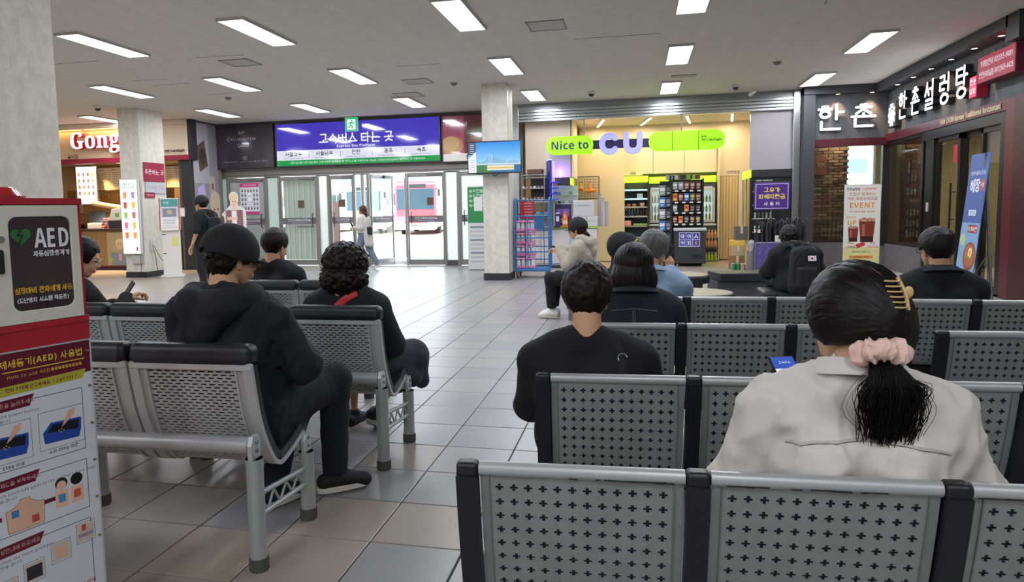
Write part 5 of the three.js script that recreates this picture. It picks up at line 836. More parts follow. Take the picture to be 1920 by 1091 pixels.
{ // side wall with drink posters between tea shop and doors
  const tex = canvasTex(512, 1024, (c, w, h) => {
    c.fillStyle = '#8b8a8f'; c.fillRect(0, 0, w, h); c.fillStyle = '#a7a5ab'; c.fillRect(0, 0, w * 0.6, h * 0.42);
    c.fillStyle = '#5b4a3d'; c.save(); c.translate(180, 240); c.rotate(-0.3); c.fillRect(-90, -100, 170, 190); c.fillStyle = '#3d3028'; c.beginPath(); c.arc(0, 0, 60, 0, 7); c.fill(); c.restore();
    c.fillStyle = '#b7aa9c'; c.fillRect(300, 380, 110, 190); c.fillStyle = '#3d2d28'; for (let i = 0; i < 30; i++) { c.beginPath(); c.arc(310 + rnd(90), 520 + rnd(50), 7, 0, 7); c.fill(); }
    c.fillStyle = '#b5a5cf'; c.beginPath(); c.moveTo(60, 470); c.lineTo(190, 430); c.lineTo(270, 700); c.lineTo(90, 740); c.fill(); c.fillStyle = '#8c2d45'; c.fillRect(130, 560, 50, 70); c.fillRect(340, 430, 34, 46);
    c.fillStyle = '#1a1a1e'; c.fillRect(270, 690, 242, 160); c.fillStyle = '#d3c4ae'; c.beginPath(); c.ellipse(400, 580, 110, 90, 0, 0, 7); c.fill(); c.fillStyle = '#d9b9a2'; c.beginPath(); c.ellipse(405, 630, 78, 92, 0, 0, 7); c.fill(); c.fillStyle = '#cdbb9f'; c.beginPath(); c.ellipse(380, 560, 96, 50, -0.4, 0, 7); c.fill(); c.fillStyle = '#3a2b26'; c.fillRect(352, 618, 36, 8); c.fillRect(424, 616, 36, 8); c.fillStyle = '#a9584f'; c.fillRect(384, 684, 40, 11);
    c.fillStyle = '#d8d2d6'; c.fillRect(0, 780, 240, 244); c.strokeStyle = '#8f96b8'; c.lineWidth = 8; c.beginPath(); c.arc(110, 900, 60, 0, 7); c.stroke();
  });
  const w = structGroup('wall_side_posters'); mesh('wall_core', b2(-11.5, -11.13, 0, CEIL, -17.2, -15.95), mat('#55555a', 0.7), w);
  const p = print('poster_print', 1.15, 3.7, tex, w, [-11.115, 1.95, -16.6], PI / 2, 0, 0.6);
  mesh('corner_strip', b2(-11.13, -11.06, 0, CEIL, -17.2, -17.13), alu, w);
}
// ---------------------------------------------------------------- outside
{
  const tarmac = dataTex(256, (x, y) => { const n = 0.9 + 0.08 * wrapN(x, y, 2) + (rnd() - 0.5) * 0.08; return [n, n, n * 0.98]; }, true);
  const g = structGroup('ground_yard'); mesh('yard', metreUV(b2(-70, 50, -0.25, -0.02, -110, -17.6), 0.4), new THREE.MeshStandardMaterial({ color: '#bdbab4', map: tarmac, roughness: 0.95 }), g);
  mesh('platform_kerb', b2(-30, 20, -0.25, 0.0, -22.4, -17.6), mat('#c3bfb6', 0.9), g);
  mesh('painted_line', [b2(-40, 20, -0.02, -0.012, -24.1, -23.8)], mat('#d99a3a', 0.8), g);
  const roof = thing('platform_canopy', 'steel canopy over the bus platform beyond the glass doors', 'canopy', [0, 0, 0]); mesh('roof', b2(-30, 20, 4.3, 4.45, -21, -17.55), mat('#9a9ba0', 0.6), roof);
  for (const x of [-14, -8.35, -2.2]) mesh('post', cyl(0.07, 4.3, x, 2.15, -20.6, 14), mat('#c2bcb8', 0.5), roof);
}
function bus(x, z, turn, main, trim, label) {
  const t = thing('coach_bus', label, 'bus', [x, -0.02, z], turn, 'coaches parked in the yard');
  const W = 2.5, L = 11, m = mat(main, 0.3, 0, { clearcoat: 0.5 }), r = mat(trim, 0.3, 0, { clearcoat: 0.5 }), gl = mat('#2b3a47', 0.08);
  mesh('body', rbox(W, 2.75, L, 0.16, 0, 1.75, -L / 2, 0, 0, 0, 3), m, t);
  mesh('roof', rbox(W * 0.94, 0.22, L * 0.96, 0.1, 0, 3.18, -L / 2), r, t);
  mesh('windscreen', rbox(W * 0.9, 1.25, 0.06, 0.028, 0, 2.15, 0.0), gl, t); mesh('destination_sign', rbox(1.3, 0.24, 0.05, 0.02, 0, 2.92, 0.0), mat('#1a1c20', 0.3), t);
  mesh('stripe', [rbox(W * 1.005, 0.34, 0.05, 0.02, 0, 0.95, 0.0), box(0.02, 0.34, L * 0.94, -W / 2 - 0.004, 1.0, -L / 2), box(0.02, 0.34, L * 0.94, W / 2 + 0.004, 1.0, -L / 2)], r, t);
  mesh('bumper', rbox(W * 1.01, 0.38, 0.14, 0.05, 0, 0.52, -0.03), mat('#d8d8d8', 0.4), t);
  for (const s of [-1, 1]) { mesh('headlight', rbox(0.42, 0.18, 0.05, 0.02, s * 0.92, 0.78, 0.02), mat('#f1f1ee', 0.1), t); for (let i = 0; i < 6; i++) mesh('side_window', box(0.03, 0.85, 1.35, s * W / 2, 2.3, -1.6 - i * 1.55), gl, t); mesh('mirror', [rod([s * 1.2, 2.7, 0.02], [s * 1.42, 2.75, 0.3], 0.025), rbox(0.14, 0.42, 0.12, 0.04, s * 1.45, 2.5, 0.32)], mat('#1d1e22', 0.4), t);
    for (const wz of [-2.6, -8.4]) mesh('wheel', cyl(0.5, 0.3, s * 1.08, 0.5, wz, 24, 0.5, 0, 0, PI / 2), mat('#1a1a1c', 0.8), t); }
  return t;
}
bus(-17.2, -42.5, 0.12, '#d9dbd9', '#c8424e', 'white and red coach parked outside, seen through the open doorway left');
bus(-12.9, -40, 0.18, '#c9343f', '#d64b58', 'red coach parked outside, seen through the right glass door');
bus(-9.1, -41.5, 0.15, '#d5d7d6', '#c73c48', 'white coach with red roof behind the right door edge');
bus(-21.6, -43.5, 0.12, '#dcdcda', '#5b87b5', 'white coach with blue trim outside, behind the left clear door');
bus(-26.0, -44, 0.12, '#dad9d5', '#c9a13c', 'white coach with yellow trim at far left of the yard');
{ // low depot building across the yard
  const t = thing('depot_building', 'pale low depot building across the sunlit bus yard', 'building', [-14, 0, -78]);
  mesh('wall', b2(-40, 40, 0, 7, -6, 0), mat('#d4cdbd', 0.8), t); mesh('roof', b2(-41, 41, 7, 7.5, -6.5, 0.6), mat('#b7a58a', 0.8), t);
  for (let i = 0; i < 18; i++) for (const y of [1.4, 4.4]) mesh('window', box(2.2, 1.4, 0.1, -36 + i * 4.2, y + 0.7, 0.02), mat('#5b6d7c', 0.15), t);
}
// ================================================================ tea shop, far left
const woodTex = dataTex(256, (x, y) => { const g = 0.5 + 0.35 * wrapN(x, y * 0.0 + y, 1.2) , s = Math.sin((y * 26 + g * 5) * 2 * PI) * 0.012, n = 0.88 + s + 0.05 * wrapN(x, y, 3, 8) + (rnd() - 0.5) * 0.05; return [n, n * 0.98, n * 0.95]; }, true);
const wood = (c, r = 0.55) => { const k = 'wood' + c; if (!matCache.has(k)) matCache.set(k, new THREE.MeshStandardMaterial({ color: c, map: woodTex, roughness: r })); return matCache.get(k); };
const GZ = -15.9;
function spotHead(x, y, z, k, c = '#ffd9a0', label) {
  const t = thing('downlight', label, 'light', [x, y, z]); mesh('ring', lathe([[0.04, 0], [0.06, -0.004], [0.055, -0.014], [0.042, -0.01]], 0, 0, 0, 18), mat('#5a5652', 0.4), t); mesh('lamp', cyl(0.04, 0.01, 0, -0.006, 0, 16), glow(c, 4), t);
  const l = new THREE.SpotLight(c, k, 0, 0.75, 0.7); l.name = 'downlight_beam'; l.position.set(0, -0.03, 0); l.target.position.set(0, -1, 0); l.castShadow = true; t.add(l, l.target); return t;
}
{
  const shell = structGroup('wall_tea_shop');
  mesh('back_wall', b2(-17.2, -11.45, 0, CEIL, -18.6, -18.4), wood('#d3b484'), shell);
  mesh('shop_ceiling', b2(-17.2, -11.45, 2.96, 3.1, -18.4, GZ - 0.16), mat('#d8cbb4', 0.9), shell);
  mesh('side_wall', b2(-17.2, -16.9, 0, CEIL, -18.6, -15.8), mat('#c9b48f', 0.8), shell);
  mesh('fascia', [b2(-16.9, -11.47, 2.95, CEIL, GZ - 0.14, GZ - 0.1)], mat('#dcc6a0', 0.7), shell);
  mesh('fascia_lip', rb2(-16.9, -11.17, 3.72, CEIL, GZ - 0.12, GZ + 0.08, 0.02), mat('#e2d8c4', 0.7), shell);
  mesh('fascia_end', rb2(-11.9, -11.17, 2.95, 3.72, GZ - 0.12, GZ + 0.02, 0.01), mat('#e0d2b8', 0.7), shell);
  mesh('red_band', rb2(-16.9, -11.15, 2.82, 2.95, GZ - 0.12, GZ + 0.06, 0.01), mat('#98243c', 0.4), shell);
  for (const x of [-15.0, -13.6, -12.2]) {
    const t = thing('strip_light', 'warm strip light under the cream tea shop fascia lip, ' + (x < -14 ? 'left' : x < -13 ? 'middle' : 'right') + ' length', 'light', [x, 3.71, GZ - 0.02]); mesh('strip', box(1.3, 0.012, 0.03, 0, 0, 0), glow('#ffc36b', 3), t);
    const l = new THREE.RectAreaLight('#ffc477', 12, 1.3, 0.05); l.name = 'strip_glow'; l.position.y = -0.01; l.rotation.x = -PI / 2; t.add(l);
  }
  struct('trim_tea_post', [rb2(-11.42, -11.12, 0, 2.82, -16.15, -15.92, 0.01), b2(-11.17, -11.06, 2.82, CEIL, -16.15, -15.92)], mat('#2b2a2e', 0.5));
}
{ // shop name in standing letters
  const t = thing('shop_letters', 'glowing white serif letters with red sides on the tea shop fascia', 'sign', [-14.68, 3.22, GZ - 0.06]);
  let x = 0; for (const ch of 'Gong cha') {
    if (ch === ' ') { x += 0.16; continue; }
    const g = textGeo(ch, 0.42, 0.012, 'serif_bold', 6), w = g.boundingBox.max.x, b = textGeo(ch, 0.42, 0.1, 'serif_bold', 6).translate(0.012, -0.012, 0);
    const L = mesh('letter', g.translate(x, 0, 0.1), glow('#fff6f4', 1.0), t); mesh('letter_side', b.translate(x, 0, 0), mat('#c2203f', 0.45), L); x += w + 0.03;
  }
  const l = new THREE.RectAreaLight('#ffd0c8', 1.2, 2.4, 0.4); l.name = 'letter_light'; l.position.set(1.1, 0.2, 0.16); l.rotation.y = PI; t.add(l);
  const words = (str, x, y, z, s = 0.105) => { let p = x; for (const ch of str) { mesh('small_letter', strokeGeo(hangul(ch), s, s * 0.14, 0.006).map((g) => g.translate(p, y, z)), mat('#4b3526', 0.6), t); p += s * 1.1; } };
  words('천안고속터미널점', 2.86, -0.13, 0.081, 0.066); words('음식점', -0.22, -0.14, -0.045);
}
const cupColors = ['#c98c62', '#9a86b8', '#b8523e', '#e3b23c', '#86b861', '#b56a5a', '#cf6f86', '#dfb64c', '#d9773a', '#e0973f'];
const menuTex = (w, h, cols, rows) => canvasTex(w, h, (c) => { c.fillStyle = '#eef1f6'; c.fillRect(0, 0, w, h); T(c, 'BEST', w / 2, h * 0.04, h * 0.035, '#3b3b44', { align: 'center', sp: 0.5 }); T(c, 'SELLER', w / 2, h * 0.085, h * 0.035, '#3b3b44', { align: 'center', sp: 0.5 }); for (let j = 0; j < rows; j++) for (let i = 0; i < cols; i++) { const x = w * (i + 0.5 + (cols - 1 - 2 * i) * 0.02) / cols, y = h * (0.16 + 0.68 * j / rows), s = w / cols * 0.22, k = cupColors[(i + j * cols) % 10]; c.fillStyle = k; c.beginPath(); c.moveTo(x - s, y); c.lineTo(x + s, y); c.lineTo(x + s * 0.7, y + s * 2.8); c.lineTo(x - s * 0.7, y + s * 2.8); c.fill(); c.fillStyle = '#ffffff88'; c.fillRect(x - s * 0.9, y - s * 0.3, s * 1.8, s * 0.5); c.fillStyle = '#9a9aa4'; c.fillRect(x - s * 1.3, y + s * 3.2, s * 2.6, h * 0.006); } c.fillStyle = '#b5203c'; c.fillRect(w * 0.78, h * 0.91, w * 0.09, h * 0.05); });
function lightBox(name, label, w, h, tex, pos, turn, k = 1.15) {
  const t = thing(name, label, 'menu board', pos, turn); mesh('case', rbox(w + 0.04, h + 0.04, 0.07, 0.012, 0, 0, -0.04), mat('#c6c6c6', 0.35, 0.5), t); print('face', w, h, tex, t, [0, 0, -0.003], 0, k);
  const l = new THREE.RectAreaLight('#e6edff', k * 0.9, w, h); l.name = 'box_light'; l.position.z = 0.02; l.rotation.y = PI; t.add(l); return t;
}
lightBox('menu_light_box', 'tall white best seller light box on front of tea shop pillar', 0.46, 1.68, menuTex(256, 896, 2, 5), [-11.28, 1.395, -13.80], -0.04);
lightBox('menu_screen', 'white drink menu screen on tea shop left side', 0.56, 1.0, menuTex(256, 448, 4, 4), [-14.6, 2.27, GZ - 0.35], 0.1, 1.1);
{
  const board = (x, z, turn, w, h, label) => { const t = thing('menu_board', label, 'menu board', [x, 2.45, z], turn); t.rotation.x = 0.12; mesh('panel', rbox(w, h, 0.04, 0.008), mat('#6b5433', 0.6), t); print('face', w - 0.06, h - 0.06, canvasTex(512, 300, (c, W, H) => { c.fillStyle = '#e3d2ad'; c.fillRect(0, 0, W, H); for (let k = 0; k < 3; k++) { T(c, ['오리지널 티', '밀크티', '스무디'][k], 24 + k * 165, 22, 22, '#5b3f24'); for (let j = 0; j < 9; j++) { c.fillStyle = '#8c7250'; c.fillRect(24 + k * 165, 64 + j * 25, 70 + rnd(40), 6); c.fillRect(142 + k * 165, 64 + j * 25, 18, 6); } } }), t, [0, 0, 0.022], 0, 0, 0.6); };
  board(-14.25, -16.6, 0.15, 1.05, 0.66, 'cream menu board hanging left in the tea shop'); board(-11.95, -16.6, -0.1, 0.95, 0.62, 'cream menu board hanging right of pillar in tea shop');
  for (const [x, n] of [[-14.3, 'left'], [-13.3, 'second'], [-12.2, 'right']]) spotHead(x, 2.95, -16.15, 48, '#ffca85', 'warm round downlight over tea shop counter, ' + n + ' one');
  const lamp = thing('ceiling_light', 'warm flat ceiling light inside the tea shop', 'light', [-13.8, 2.95, -17.3]); mesh('diffuser', b2(-0.6, 0.6, -0.03, 0, -0.15, 0.15), glow('#ffd9a0', 2.0), lamp); const l = new THREE.RectAreaLight('#ffcf8f', 30, 1.2, 0.3); l.name = 'shop_light'; l.position.y = -0.04; l.rotation.x = -PI / 2; lamp.add(l);
}
{ // counter with its front boards and worktop
  const c = thing('shop_counter', 'wooden tea shop counter with dark top', 'counter');
  for (let i = 0; i < 6; i++) mesh('front_panel', rb2(-16.6 + i * 0.84, -15.77 + i * 0.84, 0.1, 1.04, GZ - 0.06, GZ - 0.02, 0.004), wood('#a98a58'), c);
  mesh('body', b2(-16.7, -11.55, 0.1, 1.04, -16.6, GZ - 0.06), wood('#8a6b40'), c); mesh('plinth', b2(-16.7, -11.55, 0, 0.1, -16.55, GZ - 0.03), mat('#4b1f24', 0.6), c);
  mesh('worktop', rb2(-16.75, -11.53, 1.04, 1.09, -16.7, GZ + 0.03, 0.008), mat('#33241f', 0.4), c); mesh('slot', b2(-13.55, -13.1, 0.93, 0.97, GZ - 0.021, GZ - 0.012), mat('#3a2a20', 0.6), c);
  const p = thing('counter_poster', 'poster of blond model with folded hands on tea shop counter', 'poster', [-13.42, 0.56, GZ]); mesh('sheet', rbox(0.66, 0.86, 0.006, 0.002), mat('#cbb98a', 0.6), p);
  print('print', 0.65, 0.85, canvasTex(256, 336, (x, w, h) => { x.fillStyle = '#a59a77'; x.fillRect(0, 0, w, h); T(x, 'Jasmine', 120, 14, 26, '#d8a536', { font: 'serif', bold: false }); T(x, 'Green', 130, 42, 26, '#d8a536', { font: 'serif', bold: false }); x.fillStyle = '#75849a'; x.fillRect(40, 210, 190, 126); x.fillStyle = '#d2ae95'; x.beginPath(); x.ellipse(150, 130, 36, 50, 0, 0, 7); x.fill(); x.fillStyle = '#d9c8a0'; x.beginPath(); x.ellipse(150, 96, 46, 34, 0, PI, 0); x.fill(); x.fillRect(104, 92, 12, 50); x.fillRect(186, 92, 12, 50); x.fillStyle = '#2f2320'; x.fillRect(130, 122, 14, 4); x.fillRect(158, 122, 14, 4); x.fillStyle = '#cfa78e'; x.fillRect(134, 220, 16, 70); x.fillRect(152, 220, 16, 70); x.fillStyle = '#8fb455'; x.fillRect(30, 260, 30, 50); }), p, [0, 0, 0.004]);
}
{ // things on the counter and behind it
  const pos = thing('cash_register', 'white point of sale terminal with dark screen on tea counter', 'register', [-14.25, 1.09, -16.1], 0.5); mesh('base', rbox(0.34, 0.16, 0.34, 0.03, 0, 0.08, 0), mat('#d5d0c8', 0.5), pos); mesh('screen', rbox(0.4, 0.32, 0.03, 0.01, 0.05, 0.32, -0.05, -0.3), mat('#14161c', 0.15), pos); mesh('arm', rod([0.05, 0.14, -0.05], [0.05, 0.3, -0.08], 0.02), mat('#44464c', 0.4), pos);
  for (let i = 0; i < 22; i++) { const k = i % 6, r = Math.floor(i / 6); const b = thing('tea_packet', 'small red and white tea packet in the pile on the counter', 'packet', [-13.98 + k * 0.075 + rnd(-0.01, 0.01), 1.09 + r * 0.075, -16.12 + rnd(-0.05, 0.05)], rnd(-0.4, 0.4), 'tea packets piled on the counter'); mesh('box', rbox(0.068, 0.07, 0.06, 0.006, 0, 0.036, 0), mat(pick(['#c23a48', '#d9d3cb', '#b02c3c', '#e2ddd6']), 0.5), b); mesh('band', box(0.069, 0.02, 0.061, 0, 0.036, 0), mat(pick(['#e8e3dc', '#a8283a']), 0.5), b); }
  const roll = thing('paper_roll', 'long beige paper roll lying across tea counter boxes', 'roll', [-13.95, 1.66, -16.35], 0.35); mesh('roll', rod([-0.45, 0.12, 0], [0.3, -0.02, 0], 0.07, 18), mat('#c9ab85', 0.8), roll); mesh('core', rod([-0.458, 0.122, 0], [-0.452, 0.12, 0], 0.03, 12), mat('#7c6248', 0.8), roll);
  const bag = thing('paper_bag', 'white takeaway bag with green mark on tea counter', 'bag', [-13.6, 1.3, -16.2], 0.2); mesh('body', extr([[-0.2, 0], [0.22, 0.05], [0.15, 0.34], [-0.1, 0.3]], 0.12, 0.01), mat('#ded9cc', 0.8), bag); mesh('mark', box(0.11, 0.11, 0.004, 0.04, 0.15, 0.134), mat('#6fae3c', 0.6), bag); mesh('stand', rbox(0.42, 0.22, 0.25, 0.01, 0.02, -0.1, 0.05), mat('#2c2b2e', 0.6), bag);
  for (let i = 0; i < 26; i++) { const k = i % 9, r = Math.floor(i / 9); const b = thing('carton', 'plain brown carton on tea shop shelf, ' + ['bottom', 'middle', 'top'][r] + ' row, # from left', 'box', [-16.05 + k * 0.3, 1.22 + r * 0.29, -17.7], rnd(-0.06, 0.06), 'cartons on the tea shop shelf'); mesh('body', rbox(0.27, 0.26, 0.3, 0.006, 0, 0.14, 0), mat(pick(['#b08a58', '#a67f4d', '#bd9868']), 0.8), b); mesh('tape', box(0.05, 0.004, 0.3, 0, 0.272, 0), mat('#cdb58a', 0.4), b); }
  const sh = thing('wall_shelf', 'wooden back shelf behind the tea shop counter', 'shelf'); for (const y of [1.22, 0.9]) mesh('board', rb2(-16.3, -13.2, y - 0.03, y, -18.0, -17.45, 0.004), wood('#8d6a3c'), sh); for (const x of [-16.34, -13.2]) mesh('side', b2(x, x + 0.04, 0, 2.2, -18.0, -17.45), wood('#8d6a3c'), sh);
  for (let i = 0; i < 10; i++) { const b = thing('syrup_bottle', 'small yellow topped syrup bottle on tea counter, # from left', 'bottle', [-12.35 + i * 0.085, 1.09, -16.15 + (i % 2) * 0.1], 0, 'syrup bottles on the tea counter'); mesh('body', lathe([[0.001, 0], [0.032, 0.004], [0.034, 0.12], [0.014, 0.16], [0.014, 0.19]], 0, 0, 0, 14), mat(pick(['#b96a2c', '#5b2d1c', '#a2382e']), 0.3), b); mesh('cap', cyl(0.016, 0.03, 0, 0.2, 0, 12), mat('#d8b23c', 0.5), b); }
}
{ // red notice on the pillar's right face, socket box and cables, ordering kiosk
  const t = thing('pillar_sign', 'dark red order here sign on tea shop pillar side', 'sign', [-10.985, 2.42, -14.33], PI / 2);
  mesh('plate', rbox(0.72, 0.44, 0.012, 0.003), mat('#8f1f3a', 0.5), t); print('print', 0.71, 0.43, canvasTex(360, 220, (c, w, h) => { c.fillStyle = '#96213d'; c.fillRect(0, 0, w, h); T(c, '주문하는 곳', w / 2, 75, 66, '#eee0e0', { align: 'center', w: 0.1 }); }), t, [0, 0, 0.008]);
  const u = thing('pillar_brand_plate', 'pale tea brand plate under the red pillar sign', 'sign', [-10.985, 2.06, -14.36], PI / 2); mesh('plate', rbox(0.7, 0.26, 0.01, 0.003), mat('#bdbcc0', 0.4), u); print('print', 0.69, 0.25, canvasTex(300, 110, (c, w, h) => { c.fillStyle = '#bcbbc0'; c.fillRect(0, 0, w, h); T(c, 'Gong cha', w / 2, 20, 54, '#8c8a92', { font: 'serif', align: 'center', bold: false }); }), u, [0, 0, 0.007]);
  const q = thing('small_pillar_plate', 'small dark red plate below the brand plate', 'sign', [-10.985, 1.89, -14.14], PI / 2); mesh('plate', rbox(0.34, 0.13, 0.01, 0.003), mat('#8f1f3a', 0.5), q); print('print', 0.33, 0.12, canvasTex(200, 70, (c, w, h) => { c.fillStyle = '#96213d'; c.fillRect(0, 0, w, h); T(c, '주문하는 곳', w / 2, 20, 28, '#eee0e0', { align: 'center' }); }), q, [0, 0, 0.007]);
  const e = thing('socket_box', 'grey electrical box on tea shop pillar with black cables', 'socket', [-11.2, 0.42, -13.86]); mesh('box', rbox(0.26, 0.2, 0.06, 0.01), mat('#b3b0a8', 0.5), e); mesh('cable', [tube([[0.1, 0.1, 0.02], [0.13, 0.0, 0.05], [0.14, -0.2, 0.06], [0.1, -0.4, 0.05]], 0.006, 20, 6)], black, e);
  const e2 = thing('wall_socket', 'double wall socket with looping black cable on pillar side', 'socket', [-10.98, 0.72, -14.1], PI / 2); mesh('plate', rbox(0.1, 0.24, 0.03, 0.006), mat('#c9c6bd', 0.5), e2); mesh('cable', [tube([[0, 0.02, 0.03], [0.03, -0.1, 0.08], [0.16, -0.34, 0.12], [0.3, -0.38, 0.1], [0.4, -0.3, 0.2]], 0.006, 24, 6), tube([[0, -0.06, 0.03], [0.02, -0.2, 0.06], [0.06, -0.45, 0.05], [0.1, -0.7, 0.06]], 0.006, 20, 6)], black, e2);
  const k = thing('order_kiosk', 'white self order kiosk with red edged slanted screen beside pillar', 'kiosk', [-10.42, 0, -14.05], 0.55);
  mesh('base', rbox(0.5, 0.05, 0.42, 0.012, 0, 0.025, 0), mat('#cfcbc2', 0.5), k); mesh('column', rbox(0.38, 1.05, 0.26, 0.015, 0, 0.57, -0.03), mat('#d6d3cb', 0.45), k); mesh('head_case', extr([[0.0, 1.08], [0.13, 1.08], [0.0, 1.8], [-0.13, 1.8], [-0.13, 1.08]], 0.4, 0.008).rotateY(-PI / 2).translate(0.2, 0, 0.02), mat('#d2cfc8', 0.45), k);
  const a = -0.178; mesh('red_edge', [box(0.02, 0.74, 0.03, -0.205, 1.44, 0.09, a), box(0.02, 0.74, 0.03, 0.205, 1.44, 0.09, a)], mat('#a5243a', 0.5), k);
  const s = print('screen', 0.36, 0.64, canvasTex(200, 360, (c, w, h) => { c.fillStyle = '#d8dde4'; c.fillRect(0, 0, w, h); c.fillStyle = '#4aa3a0'; c.fillRect(0, 0, w, 100); T(c, '주문', 30, 30, 34, '#eef7f6'); c.fillStyle = '#8f93a5'; c.fillRect(20, 120, 160, 110); c.fillStyle = '#d7b7a2'; c.beginPath(); c.arc(100, 170, 30, 0, 7); c.fill(); c.fillStyle = '#fff'; c.fillRect(0, 240, w, 120); for (let i = 0; i < 5; i++) { c.fillStyle = '#a9adb8'; c.fillRect(20, 256 + i * 20, 150, 7); } }), k, [0, 1.47, 0.098], 0, 0.6); s.rotation.x = a;
  const kl = new THREE.RectAreaLight('#dfe8f5', 0.5, 0.34, 0.6); kl.name = 'kiosk_glow'; kl.position.set(0, 1.47, 0.13); kl.rotation.set(0, PI, 0); k.add(kl);
  mesh('card_reader', rbox(0.12, 0.2, 0.06, 0.01, 0.26, 1.48, 0.05), mat('#d9d6cf', 0.4), k); mesh('slot', [box(0.07, 0.02, 0.004, -0.14, 0.98, 0.102), box(0.07, 0.02, 0.004, -0.14, 0.55, 0.102)], black, k); mesh('sticker', box(0.14, 0.22, 0.004, 0.09, 0.82, 0.102), mat('#cfd07e', 0.6), k);
}
// ================================================================ convenience store in the middle
const CZ = -16.5, steel = mat('#b9bcbe', 0.22, 0.95), steelDull = mat('#8f9194', 0.4, 0.7), cream = mat('#d8ccb6', 0.25), creamMatt = mat('#d9cdb6', 0.8), leaf = '#9fe01a';
{
  const s = structGroup('wall_store');
  mesh('back_wall', b2(-2.9, 3.5, 0, CEIL, -19.75, -19.55), creamMatt, s); mesh('side_wall', [b2(-3.0, -2.8, 0, CEIL, -19.75, -17.2)], creamMatt, s); mesh('right_wall', b2(3.35, 3.5, 0, CEIL, -19.75, CZ - 0.1), creamMatt, s);
  mesh('store_ceiling', b2(-2.8, 3.4, 3.52, 3.7, -19.6, CZ - 0.1), mat('#e6dcc6', 0.8), s);
  mesh('left_panel', [b2(-2.62, -1.52, 2.14, 3.52, CZ - 0.35, CZ - 0.3)], mat('#cdb8a6', 0.35), s); mesh('left_return', b2(-1.54, -1.5, 2.14, 3.52, -18.2, CZ - 0.3), creamMatt, s);
  mesh('right_panel', b2(2.42, 3.28, 2.17, 3.45, CZ - 0.12, CZ - 0.06), mat('#a8a3a8', 0.22), s); mesh('black_panel', b2(2.44, 3.28, 0, 2.17, CZ - 0.16, CZ - 0.10), mat('#222124', 0.4), s);
  mesh('upper_cupboard', [b2(-0.78, 0.39, 2.26, 2.98, -19.3, -18.95), b2(0.4, 1.17, 2.26, 2.98, -19.3, -18.95), b2(1.18, 1.98, 2.26, 2.98, -19.3, -18.95)], cream, s); mesh('bulkhead', b2(-1.5, 3.35, 2.99, 3.52, -19.55, -18.9), mat('#d9cdb8', 0.6), s);
  mesh('return_wall', b2(1.99, 2.03, 0, 3.0, -19.5, -18.7), creamMatt, s);
  const fr = structGroup('trim_store_front'); mesh('post', rb2(-2.9, -2.72, 0, CEIL, CZ - 0.16, CZ + 0.06, 0.01), steel, fr); mesh('column', rb2(3.27, 3.42, 0, CEIL, CZ - 0.16, CZ + 0.08, 0.015), steel, fr);
  mesh('head_panel', b2(-2.72, 3.27, 3.70, CEIL + 0.02, CZ - 0.12, CZ + 0.0), steelDull, fr);
  for (let i = 0; i < 4; i++) mesh('shutter_slat', rb2(-2.74, 3.29, 3.43 + i * 0.07, 3.495 + i * 0.07, CZ - 0.1, CZ + 0.05 - (i % 2) * 0.006, 0.012), steel, fr);
  mesh('plinth', b2(-2.72, -1.55, 0, 0.06, CZ - 0.4, CZ - 0.02), mat('#2c2c30', 0.5), fr);
  mesh('store_floor', b2(-2.8, 3.35, -0.002, 0.004, -19.6, CZ - 0.12), mat('#a1978a', 0.22), s);
}
{ // store lights: linear tracks
  const names = ['left', 'second', 'third', 'right']; [-0.9, 0.2, 1.2, 2.2].forEach((x, i) => { const t = thing('tube_light', 'warm linear ceiling lamp inside the store, ' + names[i] + ' one', 'light', [x, 3.5, -17.9], i < 2 ? 0.15 : -0.12); mesh('housing', rbox(0.07, 0.03, 1.5, 0.008, 0, 0, 0), mat('#d8d2c4', 0.5), t); mesh('diffuser', box(0.055, 0.015, 1.46, 0, -0.02, 0), glow('#ffe3b0', 3.2), t); const l = new THREE.RectAreaLight('#ffe3b8', 52, 0.1, 1.46); l.name = 'tube_beam'; l.position.y = -0.035; l.rotation.x = -PI / 2; t.add(l); });
}
